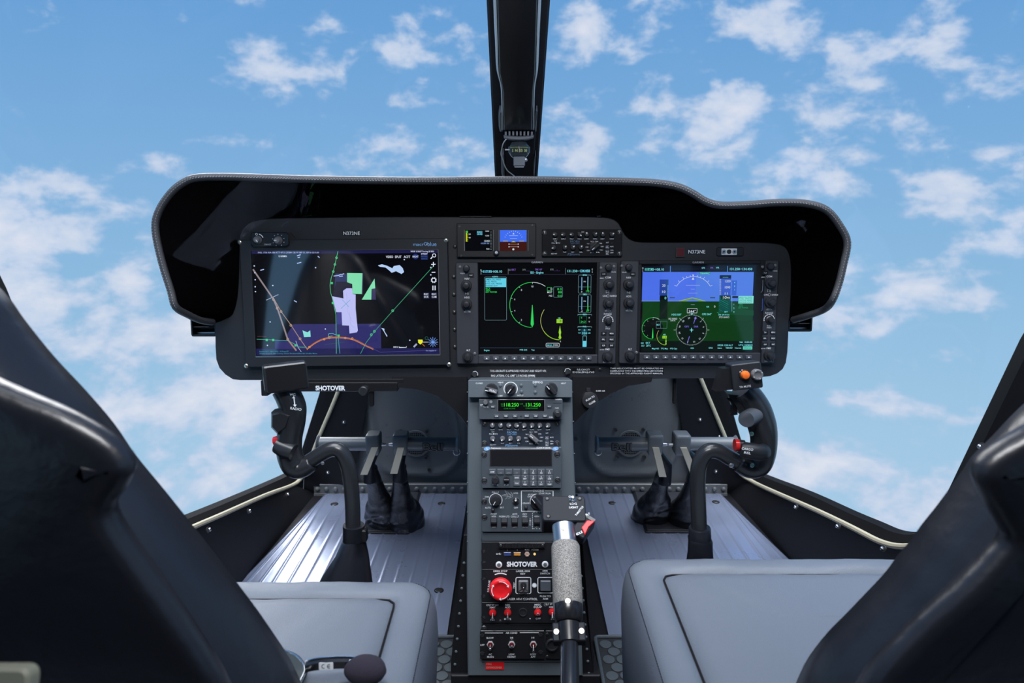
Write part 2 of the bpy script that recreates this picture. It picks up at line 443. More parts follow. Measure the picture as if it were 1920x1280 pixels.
def shell(A, B, X, sgn, floorx0, floorx1, name):
    mb = MB()
    A_, B_ = resample(smooth(A, 3), 90), resample(smooth(B, 3), 90)
    strip(mb, A_, B_, 90, M['rubber'])
    # outer face of the frame, a rubber edge of real thickness
    strip(mb, A_, [p + Vector((sgn * .02, .01, 0)) for p in A_], 90, M['rubber'])
    # lower wall from the sealant edge down to the floor and in to the nose bulkhead
    nf = 60
    side_, front = [p for p in B_ if p.y < 1.80], [p for p in B_ if p.y >= 1.80]; side_ = side_ + front[:1]
    D = [Vector((floorx0, .7, 0)), Vector((floorx1, 1.865, 0))]
    strip(mb, side_, D, 40, M['dark'])
    zs = [p.z for p in front]
    F = [Vector((floorx1 - sgn * (.10 + .22 * p.z), 1.848, max(0, p.z - .02))) for p in front]; F[0] = Vector((floorx1, 1.865, 0))
    strip(mb, front, F, 40, M['dark'])
    # door post running up and back to the roof
    top = Vector((X - sgn * .01, .56, 1.29)); mid = atX(1920, 620, XR) if sgn > 0 else atX(0, 510, XL)
    base = A_[0]
    P0 = [base, base.lerp(mid, .5), mid, mid.lerp(top, .5), top]
    strip(mb, P0, [p + Vector((-sgn * .015, -.035, -.012)) for p in P0], 20, M['rubber'])
    P1 = [p + Vector((-sgn * .015, -.035, -.012)) for p in P0]
    strip(mb, P1, [p + Vector((0, -.12, -.03)) for p in P0], 20, M['dark'])
    strip(mb, P0, [p + Vector((sgn * .03, -.02, 0)) for p in P0], 20, M['dark'])
    # side wall behind the post: lower band, cant rail and the posts between door and rear windows
    x0, x1 = sorted((X, X + sgn * .03))
    for (y0, y1, z0, z1) in ((-1.2, .98, 0, .40), (-1.2, .62, 1.10, 1.34), *(((-1.2, -.19, .4, 1.1), (.13, .27, .4, 1.1)) if sgn < 0 else ((-1.2, -.75, .4, 1.1), (-.12, .0, .4, 1.1)))):
        mb.box(x0, x1, y0, y1, z0, z1, M['dark'])
    strip(mb, [Vector((X, .7, .0)), Vector((X, 1.0, .0))], [Vector((X, .7, .3)), B_[0]], 4, M['dark'])
    w = struct(mb, name)
    return w, A_, B_, top, P0
wR, A_R, B_R, topR, postR = shell(rA, rB, XR, 1, .715, .634, 'wall_right')
wL, A_L, B_L, topL, postL = shell(lA, lB, XL, -1, -.645, -.575, 'wall_left')
# beige sealant edge round each front window
for k, (B_, sg) in enumerate(((B_L, -1), (B_R, 1))):
    mb = MB(); pts = [p + Vector((-sg * .003, -.004, 0)) for p in B_ if True][3:]
    mb.tube(resample(pts, 90), .0056, M['beige'], 8); struct(mb, 'trim_%d' % (k + 1))
# frame bolts
def bolt(mb):
    mb.lathe([(.0075, 0), (.0075, .0025), (.006, .003)], M['screw'], n=12)
    mb.lathe([(.0048, .003), (.0048, .0065), (.0035, .009), (.0015, .010)], M['chrome'], n=6)
def putbolt(wall, p, nrm, s=1.):
    o = inst('bolt', bolt, 'bolt', wall, p)
    o.rotation_mode = 'QUATERNION'; o.rotation_quaternion = Vector(nrm).to_track_quat('Z', 'Y'); o.scale = (s, s, s)
for px, py in ((1494, 950), (1573, 986), (1658, 1028)):
    t = (py - 940) / 100; x = .686 - .012; putbolt(wR, atX(px, py, .662), (-1, -.2, .1), .8)
for px, py in ((389, 993), (465, 958), (537, 927)): putbolt(wL, atX(px, py, -.612), (1, -.2, .1), .8)
for px, py in ((1842, 837), (1761, 966)): putbolt(wR, atX(px, py, .672), (-1, -.3, .1), .8)
for px, py in ((1348, 817), (1312, 786), (1342, 883)): putbolt(wR, atY(px, py, 1.845), (-.1, -1, .1), .8)
for px, py in ((645, 791), (615, 885)): putbolt(wL, atY(px, py, 1.845), (.1, -1, .1), .8)
mb = MB()   # seam of the lower side panels
mb.tube([atY(570, 893, 1.842), atX(567, 950, -.60)], .0012, M['steel'], 5)
struct(mb, 'trim_3')
# nose bulkhead with pressed ridges
def rsd(x, y, x0, y0, x1, y1, r):
    cx, cy = (x0 + x1) / 2, (y0 + y1) / 2; qx, qy = abs(x - cx) - (x1 - x0) / 2 + r, abs(y - cy) - (y1 - y0) / 2 + r
    return hypot(max(qx, 0), max(qy, 0)) + min(max(qx, qy), 0) - r
mb = MB(); nx, nz = 150, 80; rows = []
for j in range(nz + 1):
    z = .76 * j / nz; row = []
    wl, wr = -.60 + .26 * z, .645 - .27 * z
    for i in range(nx + 1):
        x = wl + (wr - wl) * i / nx; h = 0
        for c, sg in ((-.275, -1), (.345, 1)):
            xr = (x - c) * sg
            d = rsd(xr - .20 * max(0, z - .20), z, -.125, .06, .125, .62, .075)
            h += .010 * math.exp(-(d / .010) ** 2) + .006 * (1 / (1 + math.exp(max(-40, min(40, d / .006)))))
            for gx in (.20,): h += .006 * math.exp(-((xr + gx - .1 * z) / .012) ** 2)
        row.append((x, 1.872 - h, z))
    rows.append(row)
mb.loops(rows, M['bulk'], False, False, False)
bulk = struct(mb, 'wall_front', 60)
def rivet(mb): mb.lathe([(.0072, 0), (.0070, .002), (.0055, .0045), (.0025, .0058)], M['bulk'], n=12)
mb = MB(); mb.box(-.575, .625, 1.850, 1.862, .0, .034, M['bulk'], .002); mb.box(-.575, .625, 1.845, 1.85, .0, .006, M['bulk']); mb.build('angle_strip', bulk)
xs = [-.565 + .0262 * i for i in range(46)]
for x in xs:
    if x < -.115 or x > .185:
        o = inst('rivet', rivet, 'rivet', bulk, (x, 1.850, .019)); o.rotation_euler = (pi / 2, 0, 0)
def scr_small(mb): mb.lathe([(.006, 0), (.006, .003), (.0035, .0036), (.003, .002)], M['screw'], n=10)
for px, py in ((1154, 805), (1206, 805), (1157, 856), (1208, 856), (751, 808), (800, 808), (799, 857), (1080, 822), (1083, 738), (860, 745), (805, 880)):
    o = inst('bscrew', scr_small, 'screw', bulk, atY(px, py, 1.862)); o.rotation_euler = (pi / 2, 0, 0)
for px in (780, 1182):      # round air inlets with wire mesh
    c = atY(px, 831, 1.862); mb = MB()
    X = Matrix.Translation(c) @ Matrix.Rotation(pi / 2, 4, 'X')
    mb.lathe([(.040, -.002), (.040, .003), (.035, .003), (.035, .0)], M['bulk'], n=32, X=X)
    mb.lathe([(.035, .0002), (.0349, .0012)], M['rubber'], n=32, X=X)
    for k in range(-6, 7):
        d = k * .0054; L_ = math.sqrt(max(0, .034 ** 2 - d * d))
        mb.box(d - .0006, d + .0006, -L_, L_, .0015, .0025, M['bulk'], X=X); mb.box(-L_, L_, d - .0006, d + .0006, .0015, .0025, M['bulk'], X=X)
    tag(mb.build('air_inlet_mesh', bulk), label='round wire mesh inlet')
o = MB(); o.lathe([(.005, 0), (.004, .003), (.001, .004)], M['white'], n=10)
w_ = o.build('plug', bulk); w_.location = atY(674, 792, 1.86); w_.rotation_euler = (pi / 2, 0, 0)
# floor, with two ribbed floorboards
mb = MB(); mb.box(-.68, .74, -1.2, 1.90, -.03, 0, M['dark']); floor = struct(mb, 'floor')
def board(name, label, xin, xo0, xo1, y0, y1, sg):
    mb = MB(); prof = []; x = 0.; wmax = abs(xo0 - xin); pitch = .034
    N_ = int(wmax / .002)
    hs = [(.0022 * math.exp(-((((i * .002 + .02) % pitch) - pitch / 2) / .0030) ** 2)) for i in range(N_ + 1)]
    rows = []
    for yy in (y0, y0 + .10, y0 + .115, y1):
        w = abs(xo0 + (xo1 - xo0) * (yy - y0) / (y1 - y0) - xin); k = 0 if yy < y0 + .11 else 1
        rows.append([(xin + sg * min(w, i * .002), yy, .006 + hs[i] * k) for i in range(N_ + 1)])
    if sg < 0: rows = [r_[::-1] for r_ in rows]
    mb.loops(rows, M['floorb'], False, False, False)
    for r_, y in ((rows[0], y0), (rows[-1], y1)): mb.loops([r_, [(p[0], p[1], 0) for p in r_]], M['floorb'], False, False, False)
    for e in (0, -1): mb.loops([[r_[e] for r_ in rows], [(r_[e][0], r_[e][1], 0) for r_ in rows]], M['floorb'], False, False, False)
    o = mb.build(name, None, 50); tag(o, label, 'floorboard', kind='thing'); return o
fbl = board('floorboard', 'ribbed grey-blue metal floorboard under the left pedals', -.128, -.635, -.540, 1.19, 1.845, -1)
fbr = board('floorboard', 'ribbed grey-blue metal floorboard under the right pedals', .190, .700, .604, 1.19, 1.845, 1)
def ffast(mb): mb.lathe([(.0105, 0), (.0105, .0012), (.0095, .0016)], M['dark'], n=18); mb.lathe([(.0085, .0016), (.008, .0020)], M['screw'], n=18)
for b_, pts in ((fbl, ((627, 945), (828, 944), (823, 1107))), (fbr, ((1148, 943), (1342, 941)))):
    for px, py in pts: inst('ffast', ffast, 'fastener', b_, atZ(px, py, .006))
# ceiling, rear wall
mb = MB(); mb.box(-.68, .73, -1.2, .56, 1.31, 1.35, M['headl']); struct(mb, 'ceiling')
mb = MB(); mb.box(-.68, .73, -1.24, -1.2, 0, 1.35, M['headl']); struct(mb, 'wall_back')
# glazing
def pane(n, A_, top, xs):
    L_ = resample(list(A_) + [Vector((.012 + xs * .05, 1.885, .765))], 60)
    U = resample([A_[0], postR[2] if xs > 0 else postL[2], top, Vector((top.x * .6, .57, 1.33)), Vector((.012 + xs * .05, .60, 1.335)), Vector((.012 + xs * .05, 1.158, 1.165)), L_[-1]], 60)
    mb = MB(); rows = []
    for k in range(9):
        t = k / 8; b = sin(pi * t) * .06
        rows.append([l.lerp(u, t) + Vector((xs * b * sin(pi * i / 59), b * sin(pi * i / 59), b * .5 * sin(pi * i / 59))) for i, (l, u) in enumerate(zip(L_, U))])
    mb.loops(rows, M['glass'], False, False, False); struct(mb, 'window_%d' % n)
pane(1, A_L, topL, -1); pane(2, A_R, topR, 1)
for i, (X, y0, y1) in enumerate(((XL - .015, .27, .78), (XL - .015, -.19, .13), (XR + .015, 0, .78), (XR + .015, -.75, -.12))):
    mb = MB(); mb.box(X - .002, X + .002, y0, y1, .40, 1.10, M['glass']); struct(mb, 'window_%d' % (i + 3))

# ================================================================== windscreen centre post
PD = Vector((0, -.487, .26)).normalized()
PoF = Frame((.010, 1.158, 1.150), (1, 0, 0), PD)
mb = MB()
ov = [(-.050, -.86), (.050, -.86), (.050, .62), (-.050, .62)]
mb.prism(ov, -.035, 0, M['fabric'], .004)
post = empty('trim_4', PoF.o, None, None, rot=PoF.q()); post['kind'] = 'structure'
mb.build('post_cover', post)
mb = MB()
c7 = crop(880, 0, 3.657)
def PL(x, y, h): return PoF.local(*c7(x, y), h)
ch_l = [PL(180, 0, .018), PL(190, 300, .018), PL(197, 500, .018), PL(222, 640, .018), PL(224, 900, .018)]
ch_r = [PL(478, 0, .018), PL(466, 300, .018), PL(460, 500, .018), PL(444, 640, .018), PL(442, 900, .018)]
yt = .6; poly_ = [(ch_l[-1][0], ch_l[-1][1])] + [(ch_r[-1][0], ch_r[-1][1])] + [p for p in ch_r[::-1][1:]] + [(ch_r[0][0] * 1.0, yt), (ch_l[0][0], yt)] + ch_l[:-1]
ls = []
for d, z in ((0, 0), (0, .009), (.001, .013), (.003, .0165), (.006, .018)): ls.append([(x, y, z) for x, y in (inset(poly_, d) if d else poly_)])
mb.loops(ls, M['gloss']); mb.build('cable_duct', post, 60)
for chn, sg in ((ch_l, -1), (ch_r, 1)):  # added pale strips: the bright highlight along the duct edges, put into colour
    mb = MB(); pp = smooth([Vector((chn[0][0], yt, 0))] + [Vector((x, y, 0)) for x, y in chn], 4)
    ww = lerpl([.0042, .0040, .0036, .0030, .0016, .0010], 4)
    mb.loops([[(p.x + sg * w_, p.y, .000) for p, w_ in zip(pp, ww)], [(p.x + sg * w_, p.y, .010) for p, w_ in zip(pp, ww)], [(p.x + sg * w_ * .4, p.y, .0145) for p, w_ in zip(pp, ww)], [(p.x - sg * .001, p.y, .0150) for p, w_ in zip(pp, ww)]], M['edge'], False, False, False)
    tag(mb.build('highlight_strip', post, 70), label='pale strip standing in for the bright highlight on the duct edge')
mb = MB(); a = PL(240, 900, .01); b = PL(436, 1240, .01); mb.box(a[0], b[0], -.80, a[1] + .01, 0, .010, M['fabric'], .002); mb.build('lower_duct', post)
for (x0, y0, x1, y1) in ((203, 760, 226, 900), (444, 760, 467, 900), (222, 1050, 238, 1225), (436, 1065, 455, 1222)):
    mb = MB(); a = PL(x0, y1, .012); b = PL(x1, y0, .012); c_ = (b[1] - a[1]) * .25
    mb.prism([(a[0] + .002, a[1]), (b[0], a[1]), (b[0], b[1]), (a[0] + .002, b[1]), (a[0], b[1] - c_), (a[0], a[1] + c_)], 0, .014, M['compassb'], .002); tag(mb.build('clip', post), label='pale grey clip')
# compass
x, y = PoF.local(972, 262, .012); CpF = Frame(PoF.world(x, y, .012), (1, 0, 0), (0, sin(R(-2)), cos(R(-2))))
u = Unit('magnetic_compass', 'small ball-shaped magnetic compass on the windscreen centre post', 'compass', CpF, 973, 272, 0)
k = u.s; r_ = 20 * k; cx, cy = u.P(*c7(342, 1025), .030)
mb = MB()
pts_t = [u.P(*c7(x, y), .03) for x, y in ((234, 925), (260, 930), (340, 934), (415, 930), (442, 924))]; pts_b = [u.P(*c7(x, y), .03) for x, y in ((440, 945), (400, 958), (340, 962), (280, 958), (238, 948))]
mb.prism((pts_t + pts_b)[::-1] if area(pts_t + pts_b) < 0 else pts_t + pts_b, -.01, .034, M['compassb'], .002)
mb.build('bracket', u.root)
for i in range(8):
    a = u.P(*c7(243 + i * 25.5, 930), .03); b = u.P(*c7(257 + i * 25.5, 896 + (6 if i in (0, 7) else 0)), .03)
    mb = MB(); mb.box(a[0], b[0], a[1], b[1], -.01, .032, M['compassb'], .0006); mb.build('cooling_fin', u.root)
mb = MB(); prof = [(r_ * sin(t), -r_ * .92 * cos(t)) for t in [R(a_) for a_ in (1, 15, 30, 45, 60, 75, 90, 105, 120, 135, 150, 165, 179)]]
X = Matrix.Translation((cx, cy, .012)) @ Matrix.Rotation(R(-90), 4, 'X')
mb.lathe(prof, M['lens'], n=28, X=X); mb.build('glass_ball', u.root)
mb = MB(); mb.lathe([(r_ * .99, -.0062), (r_ * 1.012, -.006), (r_ * 1.012, .006), (r_ * .99, .0062)], M['compassc'], n=36, X=X, capa=False, capb=False); mb.build('card_band', u.root)
mb = MB(); rb = r_ * 1.02
for st, dx in (('S', -.0135), ('N', -.0060), ('33', .0032), ('30', .0130)):
    Xt = Matrix.Translation((cx, cy, .012)) @ Matrix.Rotation(math.asin(dx / rb), 4, 'Y') @ Matrix.Translation((0, -.0018, rb)); mb.text(st, 0, 0, .0055, M['yprint'], z=0, bold=.04, X=Xt)
for i in range(19):
    Xt = Matrix.Translation((cx, cy, .012)) @ Matrix.Rotation(R((i - 9) * 6), 4, 'Y') @ Matrix.Translation((0, .0042, rb)); mb.box(-.0003, .0003, -.0011, .0011, 0, .0002, M['yprint'], X=Xt)
mb.box(cx - .0003, cx + .0003, cy - .0055, cy + .0055, .012 + rb + .0004, .012 + rb + .0008, M['stick'])
tag(mb.build('card_lettering', u.root), label='yellow-green compass figures')
mb = MB(); x, y = u.P(*c7(342, 1108), .03); mb.rbox(x - 10.5 * k, x + 10.5 * k, y - 8 * k, y + 9 * k, .002, .0, .036, M['compassb'], .0015); mb.rbox(x - 9 * k, x + 9 * k, y - 10.5 * k, y - 4 * k, .002, .0, .032, M['edge'], .001); mb.lathe([(.004, .02), (.0035, .034), (.001, .035)], M['steel'], x + 12 * k, y + 3 * k, 12); mb.build('light_cap', u.root)
cb = empty('compass_cable', u.root.location, 'thin white cable running down beside the compass', 'cable')
mb = MB(); pts = [PoF.world(*PL(*p, .03), .03) - u.root.location for p in ((252, 955), (232, 985), (222, 1025), (218, 1060), (232, 1100), (240, 1130), (262, 1170), (300, 1200), (325, 1226), (330, 1245))]
mb.tube(smooth(pts, 4), .0012, M['wire'], 8); mb.tube([pts[1] + Vector((.004, 0, -.012)), pts[1] + Vector((.018, 0, -.012))], .0016, M['wire'], 8); mb.build('cable', cb)

# ================================================================== glareshield and instrument panel
HH = .115
pairs = [((400, 603), (403, 604)), ((378, 600), (414, 601)), ((355, 590), (425, 596)), ((331, 575), (436, 588)), ((322, 545), (444, 560)), ((305, 490), (447, 520)), ((293, 430), (448, 470)), ((300, 395), (450, 440)), ((322, 362), (458, 425)),
         ((345, 343), (470, 416)), ((368, 334), (490, 411)), ((410, 332), (520, 409)), ((470, 333), (570, 408)), ((560, 336), (640, 407)), ((700, 339), (740, 406)), ((840, 340), (860, 406)), ((976, 339), (976, 406)), ((1090, 340), (1090, 406)), ((1170, 341), (1140, 408)),
         ((1230, 344), (1160, 418)), ((1270, 351), (1172, 440)), ((1297, 363), (1190, 452)), ((1322, 378), (1225, 454)), ((1350, 385), (1290, 454)), ((1400, 384), (1350, 454)), ((1460, 380), (1400, 454)), ((1510, 382), (1440, 455)), ((1548, 394), (1468, 460)), ((1574, 425), (1480, 475)), ((1587, 455), (1484, 500)), ((1580, 495), (1484, 530)), ((1571, 532), (1483, 560)), ((1559, 563), (1482, 578)), ((1543, 580), (1481, 590)), ((1507, 593), (1480, 597)), ((1486, 599), (1479, 601))]
HS = [HH * min(1, k_) for k_ in [min(i, len(pairs) - 1 - i) * .27 + .22 for i in range(len(pairs))]]
rimL = [PF.local(*p[0], h_) for p, h_ in zip(pairs, HS)]; innL = [PF.local(*p[1], 0) for p in pairs]
KS = 4
rim3 = smooth([Vector((x, y, h_)) for (x, y), h_ in zip(rimL, HS)], KS); inn3 = smooth([Vector((x, y, 0)) for x, y in innL], KS)
gl = empty('glareshield', PF.o, 'wide black padded hood with stitched rim over the instrument panel', 'glareshield', rot=PF.q())
cen = Vector((0, .12, 0))
def outw(p, d): q = (p - cen); q.z = 0; return p + q.normalized() * d
mb = MB()
rows = [rim3, [outw(r.lerp(i, .35), .006) for r, i in zip(rim3, inn3)], [outw(r.lerp(i, .7), .004) for r, i in zip(rim3, inn3)], inn3]
mb.loops(rows, M['hood'], False, False, False); mb.build('felt_lining', gl, 80)
mb = MB(); mb.tube([outw(p, .0015) for p in rim3], .0062, M['rim'], 12); mb.build('padded_rim', gl, 80)
mb = MB()
for off, zz in ((-.0008, .0062), (.0044, .0058)):
    L_ = resample([outw(p, off) + Vector((0, 0, zz)) for p in rim3], 700)
    for i in range(0, 698, 2): mb.tube([L_[i], L_[i + 1]], .00045, M['thread'], 4)
mb.build('stitching', gl)
mb = MB()      # outer skin going forward to the deck
out1 = [outw(r, .006) for r in rim3]
out2 = [outw(i, .030) + Vector((0, -.0, -.02)) for i in inn3]
out3 = [Vector((p.x * .94, (p.y - .1) * .9 + .085, -.05)) for p in out2]
mb.loops([out1, [a.lerp(b, .5) + Vector((0, .004, 0)) for a, b in zip(out1, out2)], out2, out3, [Vector((p.x * .55, p.y * .5 + .03, -.06)) for p in out3]], M['rim'], False, False, False)
mb.build('outer_skin', gl, 80)
# panel
ip = empty('instrument_panel', PF.o, 'dark grey instrument panel carrying the three large displays', 'instrument panel', rot=PF.q())
bot = [PF.local(*p) for p in ((1479, 603), (1478.5, 630), (1477, 660), (1474, 680), (1468, 692), (1458, 700), (1445, 705), (1420, 708), (1345, 709), (1073, 711), (878, 712), (450, 712.5), (436, 711), (422, 702), (411, 690), (405, 674), (403.5, 650), (403, 606))]
outline = [(p.x, p.y) for p in inn3[::2]] + bot
mb = MB(); mb.prism(outline[::-1], -.045, 0, M['panel'], .0015); mb.build('panel_plate', ip)
mb = MB(); mb.box(-.42, .40, -.075, .17, -.50, -.046, M['dark']); mb.build('avionics_box', ip)
def placard(lines, x0, y0, x1, y1, m=None, h=4.0, name='placard', lab=None, txt=None, par=ip, fr=PF, org=(0, 0), fit=True, z0=0., bold=.02):
    mb = MB(); z = z0 + .0008; a = fr.local(x0, y1, z); b = fr.local(x1, y0, z)
    s = fr is PF and .001 or .00093
    mb.box(a[0] - org[0], b[0] - org[0], a[1] - org[1], b[1] - org[1], z0, z, m or M['gloss'])
    for i, l in enumerate(lines):
        py = y0 + (y1 - y0) * (i + .5) / len(lines); x, y = fr.local((x0 + x1) / 2, py, z)
        w = (x1 - x0 - 3) * (l[1] if isinstance(l, tuple) else 1) * s; st = l[0] if isinstance(l, tuple) else l
        mb.text(st, x - org[0], y - org[1], h * s, txt or M['white'], w if fit else None, z=z + .00015, bold=bold)
    o = mb.build(name, par)
    if lab: tag(o, label=lab)
    return o
placard(['N373NE'], 642.5, 432.5, 676, 441.5, h=6.4, lab='small registration placard above the left display')
placard(['N373NE'], 1289.5, 466.5, 1323.5, 476.5, h=6.6, lab='small registration placard above the right display')
placard(['THIS AIRCRAFT IS APPROVED FOR DAY AND NIGHT VFR'], 917, 691.5, 1026, 698.5, h=4.2)
placard(['RHS LATERAL C.G. LIMIT 3.5 INCHES (89MM)'], 919, 700.5, 1005, 707.5, h=4.2)
placard([('FUEL CAPACITY', .6), '57.1 US GAL (387.4 LB) AT 60 D'], 1072, 690, 1116, 700, h=3.4)
placard(['THIS HELICOPTER MUST BE OPERATED IN', 'COMPLIANCE WITH THE OPERATING LIMITATIONS', 'SPECIFIED IN THE APPROVED FLIGHT MANUAL'], 1142, 688, 1245, 702, h=3.1)
def pscrew(mb): mb.lathe([(.0036, 0), (.0036, .0016), (.0026, .0026), (.0008, .0030)], M['screw'], n=12)
for px, py in ((853, 462), (851, 519), (851.3, 552), (851.8, 585), (852.4, 617.5), (853, 650), (1125, 692)):
    x, y = PF.local(px, py); inst('pscrew', pscrew, 'screw', ip, (x, y, 0))
for x0, x1, y in ((862, 922, 405.5), (1119, 1127, 405)):
    mb = MB(); a = PF.local(x0, y + 1); b = PF.local(x1, y - .5); mb.box(a[0], b[0], a[1], b[1], 0, .004, M['chrome'], .0005)
    tag(mb.build('light_strip', ip), label='thin bright metal strip')
mb = MB(); a = PF.local(1267.5, 482, .004); b = PF.local(1284, 464, .004)
mb.box(a[0], b[0], a[1], b[1], 0, .004, M['screw'], .0005); mb.box(a[0] + .0015, b[0] - .0015, a[1] + .0015, b[1] - .0015, .004, .0048, M['redd'], .0003); tag(mb.build('warning_light', ip), label='small square dark red warning light')
# panel arc knobs at the lower edge
for px, py, w in ((890, 701, 7.5), (1064, 696, 7)):
    x, y = PF.local(px, py, .01); mb = MB(); mb.rbox(-.0055, .0055, -.0055, .0055, .002, 0, .012, M['knob'], .001); mb.stroke([(-.0055, .001), (-.002, .0058), (.003, .0056), (.006, .002)], .0008, .0124, M['white'])
    o = mb.build('latch_knob', ip); o.location = (x, y, 0); o.rotation_euler = (0, 0, R(-42 if px < 900 else 12))
mb = MB()
a = PF.local(1343, 480, 0); b = PF.local(1394, 463, 0); mb.rbox(a[0], b[0], a[1], b[1], .003, 0, .003, M['plate'], .0008)
a = PF.local(1352, 478.5, .005); b = PF.local(1382.5, 464.8, .005); mb.rbox(a[0], b[0], a[1], b[1], .001, .003, .0055, M['steel'], .0006)
mb.flat([(a[0] + .001, a[1] + .001), (b[0] - .001, a[1] + .001), (b[0] - .001, b[1] - .001), (a[0] + .001, b[1] - .001)], .0057, M['stick'])
for px in (1357, 1367, 1377):
    x, y = PF.local(px, 471.7, .006); mb.lathe([(.0042, .0056), (.0042, .0066), (.003, .0068)], M['steel'] if px != 1367 else M['knob'], x, y, 14); mb.disc(x, y, .0019, .0070, M['knob'], 10)
tag(mb.build('switch_module', ip), label='silver module with three round contacts')
# ================================================================== instruments on the panel
def kn(key, prof, m, mark=None, flute=0):
    def f(mb):
        mb.lathe(prof, m, n=24)
        if flute:
            r, z0, z1 = prof[-2][0], prof[0][1], prof[-2][1]
            for i in range(flute):
                a = 2 * pi * i / flute; x, y = r * 1.0 * cos(a), r * 1.0 * sin(a)
                mb.lathe([(.0006, z0), (.0006, z1 * .9)], m, x, y, 5)
        if mark: mark(mb)
    return key, f
def ptr(w, l0, l1, z, m): return lambda mb: mb.flat([(-w / 2, l0), (w / 2, l0), (w / 2, l1), (-w / 2, l1)], z, m)
mm = .001
K_DUAL = kn('dual', [(9.8 * mm, 0), (9.8 * mm, 7 * mm), (9.2 * mm, 8 * mm), (6.4 * mm, 8.2 * mm), (6.2 * mm, 17 * mm), (5.2 * mm, 18.5 * mm), (2 * mm, 19.2 * mm)], M['knob'], flute=0)
K_MID = kn('mid', [(6.2 * mm, 0), (6.0 * mm, 9 * mm), (5 * mm, 10.5 * mm), (2 * mm, 11 * mm)], M['knob'])
K_VOL = kn('vol', [(5.2 * mm, 0), (5.0 * mm, 9 * mm), (4.2 * mm, 10.5 * mm), (1.5 * mm, 11 * mm)], M['knob'])
K_DOT = kn('dot', [(2.6 * mm, 0), (2.6 * mm, 1.5 * mm), (1.5 * mm, 2.2 * mm)], M['knobg'])
K_JOY = kn('joy', [(7.6 * mm, 0), (7.2 * mm, 3 * mm), (5.4 * mm, 4 * mm), (5.4 * mm, 12 * mm), (4.4 * mm, 13.5 * mm), (2 * mm, 14 * mm)], M['knob'])
def K_AUD(mb): mb.lathe([(4.6 * mm, 0), (4.4 * mm, 6 * mm), (3.6 * mm, 7 * mm), (1.5 * mm, 7.1 * mm)], M['knob'], n=18); mb.flat([(-.9 * mm, .8 * mm), (.9 * mm, .8 * mm), (.9 * mm, 4 * mm), (-.9 * mm, 4 * mm)], 7.15 * mm, M['white'])
def K_AUDG(mb): mb.lathe([(4.5 * mm, 0), (4.2 * mm, 6 * mm), (3.5 * mm, 7 * mm), (1.5 * mm, 7.1 * mm)], M['knobg'], n=18); mb.flat([(-.9 * mm, .8 * mm), (.9 * mm, .8 * mm), (.9 * mm, 4 * mm), (-.9 * mm, 4 * mm)], 7.15 * mm, M['white'])
def softkey(mb):
    mb.rbox(-5.8 * mm, 5.8 * mm, -3.3 * mm, 3.3 * mm, .0014, 0, .0022, M['key'], .0007)
    mb.flat([(-2.0 * mm, -1.2 * mm), (2.0 * mm, -1.2 * mm), (0, 1.5 * mm)], .0024, M['white'])
def skey(lab, w=10., h=6., th=2.6, m='key'):
    def f(mb):
        mb.rbox(-w / 2 * mm, w / 2 * mm, -h / 2 * mm, h / 2 * mm, .0012, 0, .002, M[m], .0006)
        ls_ = lab.split('/')
        for i, l in enumerate(ls_):
            if l: mb.text(l, 0, ((len(ls_) - 1) / 2 - i) * th * 1.25 * mm, th * mm, M['white'], min(w * .8 * mm, th * .62 * len(l) * mm), z=.00215, bold=.02)
    return f
def qfast(mb):      # quarter-turn panel fastener
    mb.lathe([(5.2 * mm, 0), (5.2 * mm, .6 * mm), (4.4 * mm, 1.4 * mm), (3.9 * mm, .8 * mm)], M['screw'], n=18); mb.lathe([(3.6 * mm, .4 * mm), (3.3 * mm, 1.3 * mm), (1.5 * mm, 1.9 * mm)], M['knob'], n=14)
    mb.box(-2.6 * mm, 2.6 * mm, -.5 * mm, .5 * mm, 1.6 * mm, 2.0 * mm, M['steel'])
def smscrew(mb): mb.lathe([(2.4 * mm, 0), (2.4 * mm, .8 * mm), (1.8 * mm, 1.3 * mm)], M['screw'], n=12); mb.disc(0, 0, .8 * mm, 1.35 * mm, M['knob'], 6)

